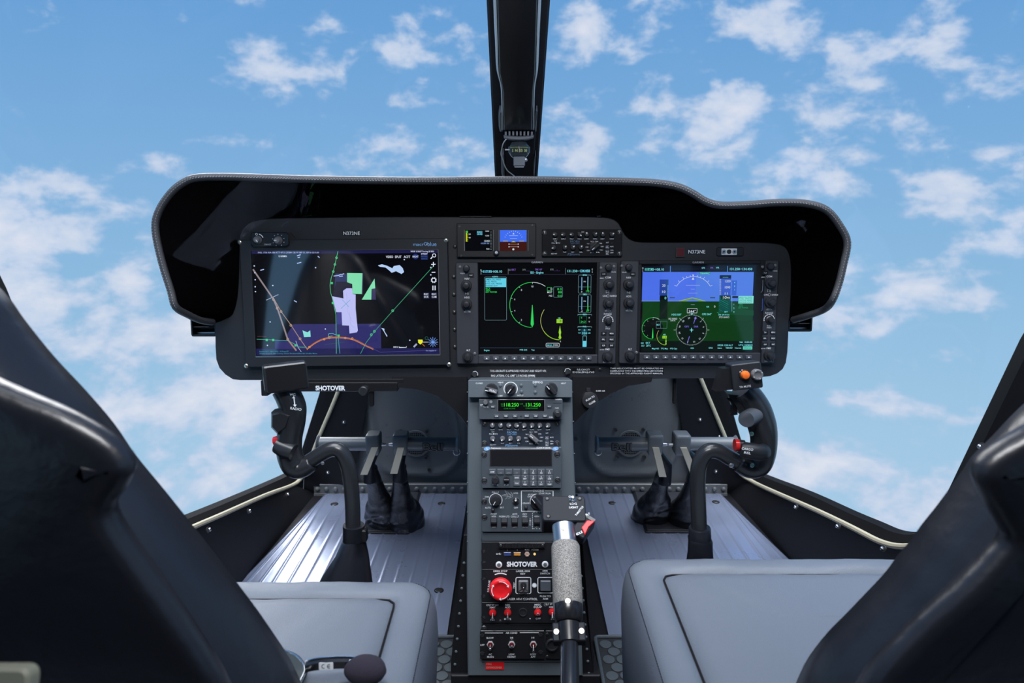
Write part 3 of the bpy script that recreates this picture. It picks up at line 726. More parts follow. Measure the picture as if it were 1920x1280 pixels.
G = dict(green='#2fd25a', dgreen='#1f9a40', cyan='#7fe6ee', white='#c9d6dc', grey='#7f8b90', purple='#8a5fd0', red='#8b2320')
def glow(c): return scr(G.get(c, c))
def gdu(name, label, x0, y0, x1, y1, sx0, sy0, sx1, sy1, cheekL, cheekR, cr, skx, sky, rk):
    u = Unit(name, label, 'display', PF, (x0 + x1) / 2, (y0 + y1) / 2, 0, 'cockpit display units', zt=.012)
    mb = MB(); u.plate(mb, x0, y0, x1, y1, M['plate'], 0, .008, 3)
    u.plate(mb, x0, y0 + 1, cheekL, y1, M['bezel'], .008, .014, 3, 1.2); u.plate(mb, cheekR, y0, x1, y1, M['bezel'], .008, .014, 3, 1.2)
    u.plate(mb, cheekL + .5, sy1 + 1.5, cheekR - .5, y1 - .5, M['bezel'], .008, .012, 1, .8); u.plate(mb, cheekL + .5, y0, cheekR - .5, sy0 - .5, M['plate'], .008, .010, 1, .8)
    mb.build('bezel', u.root)
    mb = MB(); u.t(mb, 'GARMIN', (sx0 + sx1) / 2, (y0 + sy0) / 2 - .2, 3.6, M['dimw'], 21, z=.010, bold=.03)
    rows = [(5.2, 32, 'NAV'), (5.2, 67, 'HDG')]
    cl = (x0 + cheekL) / 2
    u.t(mb, 'NAV', *cr(190, 225), 3.6, w=8.5, z=.014); u.t(mb, '1-2', *cr(190, 372), 3.4, w=6, z=.014); u.t(mb, 'HDG', *cr(190, 412), 3.4, w=9, z=.014)
    u.t(mb, 'PUSH', *cr(193, 543), 2, w=7, z=.014); u.t(mb, 'HDG SYNC', *cr(193, 556), 2.2, w=12, z=.014); u.t(mb, 'ALT', *cr(202, 940), 3.4, w=7, z=.014); u.t(mb, 'VOL/ID', *cr(145, 172), 2, w=9, z=.014)
    R_ = rk
    u.t(mb, 'COM', *R_(1600, 213), 3.4, w=10, z=.014); u.t(mb, 'PUSH', *R_(1597, 345), 1.8, w=7, z=.014); u.t(mb, '1-2', *R_(1597, 361), 3.2, w=6, z=.014); u.t(mb, 'CRS', *R_(1568, 397), 3.2, w=8, z=.014); u.t(mb, 'BARO', *R_(1655, 397), 3.2, w=11.5, z=.014)
    u.t(mb, 'PUSH', *R_(1598, 532), 1.8, w=7, z=.014); u.t(mb, 'CRS CTR', *R_(1598, 546), 2, w=11, z=.014); u.t(mb, 'RANGE', *R_(1598, 577), 3.4, w=14.5, z=.014); u.t(mb, 'PUSH', *R_(1596, 706), 1.8, w=7, z=.014); u.t(mb, 'PAN', *R_(1598, 724), 3.4, w=8, z=.014)
    u.t(mb, 'FMS', *R_(1595, 931), 3.4, w=8, z=.014); u.t(mb, 'DFLT MAP', *R_(1540, 935), 1.7, w=8, z=.014); u.t(mb, 'PUSH CRSR', *R_(1590, 1060), 2, w=14, z=.014); u.t(mb, 'EMERG', *R_(1538, 221), 1.7, w=7, z=.014); u.t(mb, 'VOL/SQ', *R_(1655, 158), 2, w=9, z=.014)
    x, y = u.P(*R_(1600, 397), .0142); mb.arc(x, y, .0022, 0, 360, .0005, .0142, M['white'], 14)
    x, y = u.P(*R_(1598, 645), .0142); mb.arc(x, y, .0096, -10, 190, .0008, .0142, M['white'])
    for a in range(-10, 200, 25): mb.stroke([(x + .0086 * cos(R(a)), y + .0086 * sin(R(a))), (x + .0104 * cos(R(a)), y + .0104 * sin(R(a)))], .0012, .0143, M['white'])
    mb.build('bezel_lettering', u.root)
    for f, (a, b), k, nm in ((cr, (185, 290), K_DUAL, 'knob'), (cr, (188, 475), K_DUAL, 'knob'), (cr, (200, 1000), K_DUAL, 'knob'), (R_, (1605, 280), K_DUAL, 'knob'), (R_, (1600, 470), K_DUAL, 'knob'), (R_, (1592, 1000), K_DUAL, 'knob'), (R_, (1600, 645), K_JOY, 'knob'),
                            (cr, (185, 120), K_MID, 'knob'), (R_, (1600, 110), K_MID, 'knob'), (cr, (120, 108), K_DOT, 'sensor'), (R_, (1530, 118), K_DOT, 'sensor'), (R_, (1660, 103), K_DOT, 'sensor'), (cr, (268, 972), K_DOT, 'sensor')):
        inst(k[0], k[1], nm, u.root, u.at(*f(a, b), .014))
    for i in range(12): inst('softkey', softkey, 'softkey', u.root, u.at(skx + i * 17.35, sky, .012))
    for f, (a, b), l in ((cr, (230, 190), '<->'), (R_, (1557, 178), '<->'), (R_, (1557, 771), 'D+'), (R_, (1635, 771), 'MENU'), (R_, (1553, 831), 'FPL'), (R_, (1635, 831), 'PROC'), (R_, (1555, 891), 'CLR'), (R_, (1635, 891), 'ENT')):
        inst('k' + l, skey(l, 10, 7, 2.8, 'plate'), 'key', u.root, u.at(*f(a, b), .014))
    sb = MB(); a = u.P(sx0, sy1, .0085); b = u.P(sx1, sy0, .0085)
    sb.box(a[0], b[0], a[1], b[1], .008, .0085, scr('#010203', .3))
    return u, sb
z1 = .0087
def gauge(u, sb, f, s, k, z):
    """torque/temperature arc with pointer and the rotor arc; f maps crop pixels, s is the size in photo px"""
    x, y = u.P(*f(843, 488), z); r = 42 * k * u.s
    sb.arc(x, y, r, 90, 268, .9 * k ** .5 * u.s, z, glow('green'), 40); sb.arc(x, y, r, 55, 90, .9 * k ** .5 * u.s, z, glow('white'), 12)
    for i, lb in enumerate(('10', '8', '6', '4', '2')):
        a = R(90 + i * 36); sb.stroke([(x + r * cos(a), y + r * sin(a)), (x + r * .93 * cos(a), y + r * .93 * sin(a))], .6 * u.s, z, glow('white')); sb.text(lb, x + r * .82 * cos(a), y + r * .82 * sin(a), 3.4 * k * u.s, glow('white'), z=z)
    sb.flat([(x - .5 * k * u.s, y), (x - 3 * k * u.s, y - r * .85), (x, y - r), (x + 3 * k * u.s, y - r * .85), (x + .5 * k * u.s, y)][::-1], z + .0001, glow('green'))
    x2, y2 = u.P(*f(1120, 645), z); r2 = 36 * k * u.s
    sb.arc(x2, y2, r2, 145, 268, .9 * k ** .5 * u.s, z, glow('#b8c06a'), 30); sb.arc(x2, y2, r2, 215, 268, 1.3 * k ** .5 * u.s, z + .00005, glow('#8fc22f'), 16)
    sb.flat([(x2 + .003 * k * 0, y2 - 9 * k * u.s), (x2 - 2.4 * k * u.s, y2 - 22 * k * u.s), (x2 - 1.2 * k * u.s, y2 - 27 * k * u.s), (x2 - 2.6 * k * u.s, y2 - 32 * k * u.s), (x2 + .4 * k * u.s, y2 - 36 * k * u.s), (x2 + 2.8 * k * u.s, y2 - 32 * k * u.s), (x2 + 1.4 * k * u.s, y2 - 27 * k * u.s), (x2 + 2.4 * k * u.s, y2 - 22 * k * u.s)], z + .0001, glow('#93d02e'))
# ---- engine display (middle)
c3 = crop(840, 480, 5.333)
u, sb = gdu('engine_display', 'middle display of three, black screen with green engine dial arcs', 856.5, 491, 1158, 682, 895, 492, 1119.5, 663.5, 896, 1121, c3, 912.5, 671.3, c3)
W_, C_, GN = glow('white'), glow('cyan'), glow('green')
T = lambda st, x, y, h, m, w=None: u.t(sb, st, *c3(x, y), h, m, w, z=z1)
u.rect(sb, *c3(352, 140), *c3(436, 168), scr('#1f5b7a'), .0086); T('117.95', 395, 153, 4.4, C_, 16); T('<->', 343, 153, 3, C_, 4); T('108.10', 497, 153, 4.4, C_, 16); T('<->', 450, 153, 2.5, C_, 5); T('N', 330, 140, 2.5, W_); T('1', 330, 155, 2.5, W_); T('2', 330, 172, 2.5, W_)
T('131.250', 1243, 148, 4.4, C_, 18); T('<->', 1302, 148, 2.5, C_, 5); u.rect(sb, *c3(1322, 134), *c3(1420, 164), scr('#1f4b6a'), .0086); T('134.450', 1370, 147, 4.4, C_, 18); T('C', 1443, 130, 2.5, W_); T('1', 1443, 146, 2.5, W_); T('2', 1443, 161, 2.5, W_)
T('GS', 615, 137, 3, glow('grey'), 4); T('0KT', 657, 135, 3.4, glow('purple'), 8); T('DTK', 762, 135, 3, glow('grey'), 6); T('_ _ _', 805, 138, 3, glow('purple'), 7); T('TRK 107', 905, 133, 3.2, glow('purple'), 13); T('ETE', 1040, 133, 3, glow('grey'), 6); T('_ _:_ _', 1092, 137, 3, glow('purple'), 10)
T('EIS - Engine', 890, 163, 4, C_, 24); u.line(sb, [c3(320, 183), c3(1460, 183)], .5, scr('#3b3a5a'), z1); u.line(sb, [c3(602, 125), c3(602, 180)], .5, glow('grey'), z1); u.line(sb, [c3(1175, 120), c3(1175, 180)], .5, glow('grey'), z1)
def rbx(f, x0, y0, x1, y1, m, w=.7, r=2.): a = u.P(*f(x0, y1), z1); b = u.P(*f(x1, y0), z1); sb.stroke(rr(a[0], a[1], b[0], b[1], r * u.s, 3), w * u.s, z1, m, True)
rbx(c3, 367, 208, 585, 640, scr('#5b7f84')); T('ALERTS', 470, 205, 2.8, C_, 11)
u.rect(sb, *c3(376, 220), *c3(581, 309), scr('#62cfe6'), .0086)
BK = scr('#0b3b48')
for i, (st, w) in enumerate((('XMSN OIL PRESS', 28), ('FUEL PRESS', 20), ('ENG OIL PRESS', 30), ('ENGINE OUT', 22))): T(st, 378 + w * 2.67, 233 + i * 21, 2.9, BK, w)
for i, (st, w) in enumerate((('ECS', 8), ('GEN', 8), ('EXT POWER', 21))): T(st, 378 + w * 2.67, 322 + i * 18, 3, GN, w)
gauge(u, sb, c3, None, 1.0, z1)
rbx(c3, 1055, 307, 1145, 411, scr('#5b7f84')); rbx(c3, 992, 312, 1040, 345, glow('green'), .5, 1); T('Q', 1033, 328, 3.4, W_); T('MGT', 1017, 360, 3.6, W_, 9); T('NG', 1026, 395, 3.4, W_, 6)
T('0.2', 1115, 330, 4, GN, 8); T('88', 1120, 360, 4, GN, 7); T('0.0', 1118, 396, 4, GN, 8)
u.rect(sb, *c3(1085, 629), *c3(1145, 669), glow('#93d02e'), .0086); T('0', 1125, 649, 4.5, scr('#12310a'), 3); T('NR', 1114, 619, 2.8, C_, 5); T('0', 1124, 852, 3, W_)
rbx(c3, 980, 870, 1114, 908, W_); T('0021.7', 1025, 890, 3.2, C_, 14); T('HRS', 1082, 888, 3, W_, 8)
for y0, lb, vb in ((190, 'ENG', 310), (385, 'XMSN', 500)):
    rbx(c3, 1303, y0, 1431, y0 + 180, scr('#5b7f84')); T(lb, 1368, y0 - 2, 2.8, C_, 7)
    u.rect(sb, *c3(1333, y0 + 22), *c3(1343, y0 + 150), scr('#6fa8d8'), z1); u.rect(sb, *c3(1394, y0 + 15), *c3(1403, y0 + 120), scr('#77b6d8'), z1); u.rect(sb, *c3(1394, y0 + 100), *c3(1403, y0 + 160), GN, z1 + .00005)
    u.line(sb, [c3(1303, y0 + 118), c3(1431, y0 + 118)], .5, scr('#5b7f84'), z1); T('PSI', 1367, y0 + 65, 2.4, W_, 4); T('0' if y0 < 200 else '-0', 1337, y0 + 165, 3, W_); T('10' if y0 < 200 else '27', 1397, y0 + 160, 3.4, GN, 6)
for y, lb in ((583, 'GEN'), (705, 'FUEL')): u.line(sb, [c3(1298, y + 12), c3(1298, y), c3(1436, y), c3(1436, y + 12)], .7, scr('#6f9ca0'), z1); T(lb, 1367, y - 1, 2.8, C_, 7)
rbx(c3, 1315, 600, 1385, 672, scr('#1f7a55'), .5, 1); T('0', 1335, 615, 3.2, GN); T('24.3', 1350, 655, 3.6, GN, 9); T('A', 1412, 615, 3, W_); T('V', 1412, 655, 3, W_)
u.rect(sb, *c3(1333, 725), *c3(1393, 785), scr('#0d3a4a'), .0086); T('0', 1365, 740, 4, C_); T('320', 1365, 770, 4, C_, 9); T('PPH', 1412, 737, 2.4, C_, 5); T('LBS', 1412, 768, 2.4, C_, 5); T('FF', 1315, 737, 2.4, C_, 4); T('TOT', 1315, 768, 2.4, C_, 5)
rbx(c3, 1347, 797, 1385, 905, C_, .5, .5); u.rect(sb, *c3(1347, 848), *c3(1385, 905), scr('#62cfe6'), z1)
u.line(sb, [c3(320, 917), c3(1450, 917)], .5, scr('#3a5570'), z1); T('Engine', 388, 940, 3, C_, 10); T('PWR CHK', 755, 937, 3, C_, 14); T('Test', 850, 937, 3, C_, 6)
sb.build('screen', u.root)
# ---- flight display (right)
c4 = crop(1150, 460, 5.333)
RKX = lambda x, y: (1481.5 - 40.5 + (x - 1600) / 5.333 * .96 + 0, 480 + 9 + (y - 15) / 5.333 * .965 - 0)
def rk4(x, y): return (1442.5 + (x - 1600) / 5.333, 478 + y / 5.333 * 1.0)
def lk4(x, y): return (1178.5 + (x - 188) / 5.333, 478 + y / 5.333)
u, sb = gdu('flight_display', 'right display of three, blue sky and green ground with compass rose', 1160.5, 488, 1461, 681, 1199, 495.5, 1419, 660, 1198, 1427, lk4, 1212.6, 669, rk4)
T = lambda st, x, y, h, m, w=None, b=.012: u.t(sb, st, *c4(x, y), h, m, w, z=z1 + .0001, bold=b)
u.rect(sb, *c4(285, 265), *c4(1405, 557), scr('#4a6ee6'), .0086); u.rect(sb, *c4(283, 557), *c4(1402, 955), scr('#083a10'), .0086); u.rect(sb, *c4(820, 265), *c4(1405, 557), scr('#4f7be0'), .00863)
u.rect(sb, *c4(283, 552), *c4(1055, 559), scr('#6f90d8'), .00862)
u.poly(sb, [c4(283, 760), c4(620, 745), c4(1050, 770), c4(1402, 750), c4(1402, 955), c4(283, 955)], scr('#07360c'), .00862)
u.poly(sb, [c4(1050, 560), c4(1180, 575), c4(1300, 640), c4(1402, 650), c4(1402, 700), c4(1050, 690)], scr('#0a4520'), .00864)
for x0, x1 in ((288, 565), (577, 1135), (1148, 1420)): u.rect(sb, *c4(x0, 205), *c4(x1, 265), scr('#0a1020'), .0087)
for x in (570, 1141): u.rect(sb, *c4(x - 4, 205), *c4(x + 5, 266), scr('#4a86d0'), z1)
u.rect(sb, *c4(315, 225), *c4(405, 255), scr('#1d6a58'), .00875); T('117.95', 360, 239, 4.4, C_, 16); T('108.10', 465, 239, 4.4, C_, 15); T('<->', 417, 239, 2.5, C_, 4); T('N', 295, 226, 2.4, W_); T('1', 295, 241, 2.4, W_); T('2', 295, 257, 2.4, W_)
T('131.250', 1215, 235, 4.4, C_, 18); T('<->', 1275, 235, 2.5, C_, 4); T('134.450', 1340, 235, 4.4, C_, 18)
u.line(sb, [c4(585, 235), c4(1125, 235)], .4, scr('#5a6f5a'), z1); T('GPS', 900, 224, 3, C_, 6); T('ENR', 985, 222, 3, glow('purple'), 5); T('VFR', 1042, 222, 3, C_, 6)
u.rect(sb, *c4(860, 268), *c4(970, 290), scr('#2b8a7a'), .0087); T('TRAFFIC', 915, 279, 3.2, C_, 18)
# attitude arc and pitch ladder
x, y = u.P(*c4(797, 505), z1); r = 36 * u.s
sb.arc(x, y, r, 30, 150, .7 * u.s, z1, W_)
for a in (30, 45, 60, 70, 80, 100, 110, 120, 135, 150):
    l = 4.5 if a in (30, 60, 120, 150, 45, 135) else 3; sb.stroke([(x + r * cos(R(a)), y + r * sin(R(a))), (x + (r + l * u.s) * cos(R(a)), y + (r + l * u.s) * sin(R(a)))], .6 * u.s, z1, W_)
u.poly(sb, [c4(788, 292), c4(808, 292), c4(798, 310)], W_, z1); u.poly(sb, [c4(797, 316), c4(810, 342), c4(784, 342)], W_, z1)
for yy, w in ((397, 22), (437, 6), (476, 15), (593, 6)): u.line(sb, [c4(795 - w * 3.2, yy), c4(795 + w * 3.2, yy)], .5, scr('#a8bce8'), z1)
u.poly(sb, [c4(790, 518), c4(920, 557), c4(860, 557), c4(790, 530), c4(725, 557), c4(655, 557)], scr('#6a9a2a'), z1)
u.line(sb, [c4(655, 557), c4(790, 522), c4(920, 557)], .8, scr('#a6c433'), z1 + .00005)
for x0 in (565, 968): u.rect(sb, *c4(x0, 517), *c4(x0 + 50, 527), scr('#2a4a4a'), z1)
# airspeed tape
u.rect(sb, *c4(460, 340), *c4(552, 500), scr('#23409a'), .0087); u.rect(sb, *c4(460, 500), *c4(545, 735), scr('#051a12'), .0087)
u.rect(sb, *c4(540, 395), *c4(549, 520), scr('#7fd0a0'), z1); u.rect(sb, *c4(540, 340), *c4(549, 395), scr('#1a6a3a'), z1); T('20', 505, 400, 4.6, W_, 6); T('10', 505, 462, 4.6, W_, 6); u.rect(sb, *c4(463, 507), *c4(535, 545), scr('#020405'), z1); T('0', 521, 525, 5, C_, 3)
# altitude tape and alert box
u.rect(sb, *c4(1063, 330), *c4(1178, 500), scr('#3559c4'), .0087); u.rect(sb, *c4(1055, 500), *c4(1175, 668), scr('#0c4a44'), .0087); u.rect(sb, *c4(1063, 297), *c4(1179, 332), scr('#0a1a3a'), z1); T('------', 1122, 315, 3, C_, 10)
for i in range(16): u.line(sb, [c4(1063, 340 + i * 10), c4(1078, 340 + i * 10)], .45, W_, z1 + .0001)
for i in range(9): u.line(sb, [c4(1058, 520 + i * 20), c4(1150, 570 + i * 20) if i < 5 else c4(1058 + (668 - 520 - i * 20) * 1.8, 668)], .7, scr('#2aa08a'), z1)
T('1200', 1145, 357, 4.4, W_, 10); T('1090', 1142, 418, 4.4, W_, 10); T('11', 1128, 480, 4.2, W_, 5); u.rect(sb, *c4(1080, 503), *c4(1168, 536), scr('#0a2020'), .00875); T('10', 1115, 519, 5.2, W_, 7); T('40', 1150, 521, 3.6, W_, 6)
u.rect(sb, *c4(1180, 350), *c4(1236, 500), scr('#355fc8'), .0087)
for i, st in enumerate(('4', '2', '1')): T(st, 1213, 370 + i * 36, 3.2, C_); T(('1', '2', '3')[i], 1205, 590 + i * 37, 3.2, C_)
u.line(sb, [c4(1185, 370), c4(1185, 660)], .6, scr('#7fb0e0'), z1)
u.poly(sb, [c4(1180, 516), c4(1195, 506), c4(1247, 506), c4(1247, 526), c4(1195, 526)], scr('#0a1a2a'), z1)
u.rect(sb, *c4(1249, 505), *c4(1403, 580), scr('#7fdccf'), .0087)
for i, st in enumerate(('XMSN OIL PRESS', 'FUEL PRESS', 'ENG OIL PRESS', 'ENGINE OUT')): T(st, 1320, 517 + i * 17, 2.3, scr('#2a7f80'), 25)
T('GEN', 1275, 590, 2.5, scr('#1a9a60'), 7); T('ECS', 1275, 607, 2.5, scr('#1a9a60'), 7); T('EXT POWER', 1300, 623, 2.5, scr('#1a9a60'), 18)
T('NR', 945, 612, 3, C_, 5); T('0', 1014, 610, 4, W_); T('HDG 020°', 632, 690, 3.6, C_, 18); T('CRS 360°', 935, 686, 3.6, C_, 18); T('NO WIND', 596, 732, 3.4, W_, 16); T('DATA', 596, 749, 3.2, W_, 9)
T('SET', 1127, 663, 2.8, C_, 6); T('IN 29.91in', 1107, 692, 2.8, C_, 20); T('STD BARO', 1108, 717, 3.2, W_, 19); rbx(c4, 738, 630, 838, 675, W_, .7, .5); u.rect(sb, *c4(742, 634), *c4(834, 672), scr('#0a1a14'), .0087); T('344°', 788, 657, 5, W_, 13)
# compass rose
x, y = u.P(*c4(782, 845), z1); r = 27.5 * u.s
sb.disc(x, y, r, .0087 - .00003, scr('#04140a'), 40)
for a in range(0, 360, 5):
    l = .85 if a % 10 else .8; sb.stroke([(x + r * cos(R(a)), y + r * sin(R(a))), (x + r * 1.06 * cos(R(a)), y + r * 1.06 * sin(R(a)))], .55 * u.s, z1, W_)
for i, lb in enumerate(('N', '3', '6', 'E', '12', '15', 'S', '21', '24', 'W', '30', '33')):
    a = R(90 - i * 30 - 16); sb.text(lb, x + r * .84 * cos(a), y + r * .84 * sin(a), 3.2 * u.s, W_, rot=-i * 30 - 16, z=z1)
sb.flat([(x - 4 * u.s, y), (x, y + 1 * u.s), (x + 4 * u.s, y), (x, y - 1 * u.s)][::-1], z1 + .0001, C_); sb.box(x - .5 * u.s, x + .5 * u.s, y - 4 * u.s, y + 4 * u.s, z1, z1 + .0001, C_)
V = glow('#7a6ae0'); a_ = R(74)
for s1, s2 in ((.45, .95), (-.45, -.95)): sb.stroke([(x + r * s1 * cos(a_), y + r * s1 * sin(a_)), (x + r * s2 * cos(a_), y + r * s2 * sin(a_))], 1.1 * u.s, z1, V)
c1 = (x + r * .95 * cos(a_), y + r * .95 * sin(a_)); sb.flat([c1, (c1[0] - .0035, c1[1] - .003), (c1[0] + .002, c1[1] - .004)], z1 + .0001, V)
T('GPS', 733, 810, 3.2, V, 8); T('ENR', 828, 810, 3.2, V, 8)
u.poly(sb, [c4(775, 680), c4(797, 680), c4(786, 697)], C_, z1 + .0001)
for dx in (-1, 1): u.line(sb, [c4(782 + dx * 150, 845), c4(782 + dx * 178, 845)], .5, W_, z1); u.line(sb, [c4(782 + dx * 100, 748), c4(782 + dx * 122, 726)], .5, W_, z1)
sb.disc(*u.P(*c4(395, 830), z1), 19 * u.s, .00868, scr('#030a05'), 30)
f5 = lambda x, y: ((1150 + 395 / 5.333) + (x - 843) / 5.333 * .48, (460 + 828 / 5.333) + (y - 488) / 5.333 * .48)
gauge(u, sb, f5, None, .48, z1)
rbx(c4, 428, 758, 537, 828, scr('#5b7f84'), .5, .6); u.line(sb, [c4(473, 758), c4(473, 828)], .5, scr('#5b7f84'), z1); T('MGT', 450, 793, 3, C_, 6); u.rect(sb, *c4(490, 903), *c4(534, 930), glow('#93d02e'), z1); T('NR', 511, 890, 2.6, C_, 5); T('1.0', 515, 916, 3, scr('#12310a'), 5)
u.rect(sb, *c4(283, 955), *c4(1395, 1058), scr('#04120c'), .0086)
T('GS', 289, 975, 3, C_, 5); T('0KT', 345, 973, 3.4, C_, 8); T('OAT', 295, 1003, 3, C_, 6); T('28°C', 352, 1001, 3.6, C_, 9); T('Map/HSI', 420, 1030, 2.8, C_, 13); T('TFC Map', 510, 1030, 2.8, C_, 13); T('PFD Opt', 603, 1030, 2.8, C_, 13); T('CDI', 788, 1026, 2.8, C_, 6); T('XPDR', 973, 1024, 2.8, C_, 8); T('Ident', 1065, 1025, 2.8, C_, 8); T('TMR/REF', 1157, 1024, 2.8, C_, 13); T('Nearest', 1248, 1024, 2.8, C_, 12)
u.rect(sb, *c4(1295, 1008), *c4(1390, 1040), scr('#56c8b0'), z1); T('Alerts', 1342, 1024, 3, scr('#0f6a60'), 13); T('XPDR 1200 ALT', 1118, 997, 3.2, C_, 29); T('TMR', 1277, 967, 2.8, C_, 7); T('0:00:00', 1350, 966, 3, C_, 14); T('UTC 18:58:23', 1322, 995, 3, C_, 26)
sb.build('screen', u.root)
mb = MB(); u.line(mb, [c4(1495, 345), c4(1495, 385), c4(1490, 455), c4(1475, 470)], .9, M['steel'], .0146); u.line(mb, [c4(1492, 530), c4(1490, 640), c4(1482, 655)], 1.6, M['usbb'], .0146)
mb.build('edge_clip', u.root)

# ---- large map display (left)
c6 = crop(440, 420, 4.364)
u = Unit('map_display', 'large left display, map with green airspace blocks and an orange arc', 'display', PF, 648, 570, 0, 'cockpit display units', zt=.014)
mb = MB(); a = [u.P(*p, .014) for p in ((460, 688), (843.5, 683.5), (839, 446.5), (562, 447), (548, 447), (538, 434), (452, 434), (447.5, 440))]
a = [u.P(461, 688, .014), u.P(843.5, 684, .014), u.P(839, 446.5, .014), u.P(551, 448, .014), u.P(541, 433.5, .014), u.P(470, 433.5, .014), u.P(466, 449, .014), u.P(448, 449.5, .014)]
outer = rpoly(a, [.004, .004, .004, .006, .005, .004, .002, .004], 4)
inn = [u.P(*p, .014) for p in ((479.5, 668.5), (825, 665), (821.5, 467.5), (469.5, 470))]
mb.prism(outer, 0, .009, M['bezel2'])
# raised frame round the screen opening: four mitred bars
oc = [a[0], a[1], a[2], a[7]]
for i in range(4):
    p, q, r_, s_ = oc[i], oc[(i + 1) % 4], inn[(i + 1) % 4], inn[i]
    z0, zz = .009, .014; e = .0012
    mb.add([(*p, z0), (*q, z0), (*r_, z0), (*s_, z0), (*p, zz - e), (*q, zz - e), (*r_, zz), (*s_, zz), (p[0] * .994, p[1] * .99, zz), (q[0] * .994, q[1] * .99, zz)],
           [(0, 1, 5, 4), (4, 5, 9, 8), (8, 9, 6, 7), (7, 6, 2, 3)], M['bezel2'])
mb.stroke([inn[3], inn[0], inn[1], inn[2]][0:4], .0009, .0144, M['bezel'], True)
mb.build('bezel', u.root)
mb = MB(); mb.stroke([inn[0], inn[1]], .0026, .0146, M['steel']); mb.stroke([inn[1], inn[2]], .0012, .0145, M['knobg']); tag(mb.build('bezel_edge', u.root), label='bright lower edge of the screen opening')
mb = MB(); u.t(mb, 'macr', 784.5, 457.5, 6.0, M['lblue'], 19.5, z=.0142, bold=.01); u.t(mb, 'blue', 810, 457, 7.6, M['lblue'], 16.5, z=.0142, bold=.01); x, y = u.P(798, 457, .0143); mb.arc(x, y, .0026, 0, 290, .0010, .0144, M['lblue'], 16); mb.arc(x, y, .0026, 300, 360, .0010, .0144, M['white'], 6); mb.build('maker_lettering', u.root)
for p in ((449.7, 454), (836.3, 450), (462.3, 685.5), (842, 683)):
    def sc_(mb): mb.lathe([(4.2 * mm, 0), (4.2 * mm, 1.5 * mm), (3.2 * mm, 2.6 * mm), (1 * mm, 3 * mm)], M['brass'], n=16); mb.box(-2.6 * mm, 2.6 * mm, -.4 * mm, .4 * mm, 2.7 * mm, 3.1 * mm, M['screw'])
    tag(inst('brassscrew', sc_, 'screw', u.root, u.at(*p, .012), random.random() * 180), label='brass-coloured screw')
sb = MB(); S = lambda c, e=1.: scr(c, e, 2.3)
za = .0105
sp = [u.P(*c6(*p), za) for p in ((137, 220), (1662, 213), (1676, 1070), (172, 1075))]
sb.add([(*p, za) for p in sp[::-1]], [(0, 1, 2, 3)], S('#020307', .5))
P_ = lambda pts, c, z=.0108: sb.flat([u.P(*c6(*p), z) for p in pts], z, S(c))
Ln = lambda pts, w, c, z=.0112, cl=False: u.line(sb, [c6(*p) for p in pts], w, S(c), z, cl)
T = lambda st, x, y, h, c='#b9c6ea', w=None: u.t(sb, st, *c6(x, y), h, S(c), w, z=.0113)
P_([(480, 818), (1195, 815), (1200, 1040), (330, 1040), (330, 950), (430, 950), (430, 900)], '#2d2a66', .0106); P_([(172, 1020), (1672, 1015), (1674, 1068), (172, 1072)], '#1b1a4c', .0107); P_([(330, 950), (480, 950), (480, 1030), (330, 1030)], '#2d2a66', .01065)
P_([(825, 405), (920, 405), (920, 520), (815, 525)], '#253060', .0106); P_([(800, 590), (890, 600), (900, 545), (960, 520), (960, 470), (830, 470)], '#14162c', .0107); P_([(835, 720), (935, 725), (935, 820), (835, 820)], '#3b3a86', .0107)
P_([(137, 222), (1660, 213), (1660, 236), (137, 244)], '#1d1c4a', .0107)
P_([(920, 400), (1045, 402), (1040, 572), (965, 570), (962, 490), (920, 475)], '#7edcab'); P_([(1045, 402), (1052, 403), (1047, 577), (1040, 572)], '#3c3a5c')
P_([(887, 545), (915, 525), (962, 525), (965, 572), (990, 575), (990, 690), (1000, 800), (1008, 870), (1000, 885), (940, 895), (935, 830), (880, 828), (875, 720), (830, 720), (798, 590), (890, 608)], '#b9bdf2')
P_([(1040, 618), (1145, 445), (1150, 525), (1120, 530), (1118, 618)], '#7edcab'); P_([(1120, 530), (1150, 527), (1156, 618), (1118, 618)], '#39325a')
P_([(1172, 338), (1205, 328), (1250, 342), (1290, 362), (1302, 343), (1350, 335), (1375, 360), (1386, 392), (1365, 408), (1320, 385), (1285, 398), (1262, 377), (1235, 355), (1190, 350)], '#b3cdf2')
P_([(555, 868), (575, 878), (597, 885), (618, 868), (622, 922), (568, 925)], '#86dcd6')
P_([(1200, 850), (1225, 855), (1225, 875), (1250, 915), (1245, 922), (1215, 870)], '#b3cdf2')
for p in ((810, 425, 850, 420), (850, 420, 870, 410), (870, 415, 895, 405), (855, 428, 885, 425), (210, 378, 240, 370), (510, 260, 540, 250), (510, 322, 545, 312), (515, 275, 535, 270), (485, 625, 508, 638), (680, 262, 695, 275)): Ln([(p[0], p[1]), (p[2], p[3])], 1.6, '#a9c0ee')
for x_, y_ in ((662, 356), (312, 502), (290, 800), (268, 992), (742, 858), (1433, 950), (160, 342), (165, 398), (168, 455), (168, 512), (170, 552), (1605, 355), (1605, 415), (1388, 290)): sb.disc(*u.P(*c6(x_, y_), .0112), .0013, .0112, S('#c3d0f0'), 8)
gp = [(845, 222), (833, 275), (820, 330), (807, 388), (790, 440), (780, 500), (785, 560), (800, 610), (815, 680), (828, 740), (830, 850), (832, 1060)]
Ln(gp, .9, '#4fc489'); Ln([(848, 905), (850, 960), (862, 1060)], .7, '#4fb0c4'); Ln([(765, 920), (770, 897), (800, 895), (830, 905), (850, 910)], .8, '#5fb8b8'); Ln([(765, 920), (800, 915)], .8, '#5fb8b8')
for x_, y_ in gp[1:4]: x, y = u.P(*c6(x_, y_), .0113); sb.arc(x, y, .0016, 0, 360, .0011, .0113, S('#4fc489'), 10)
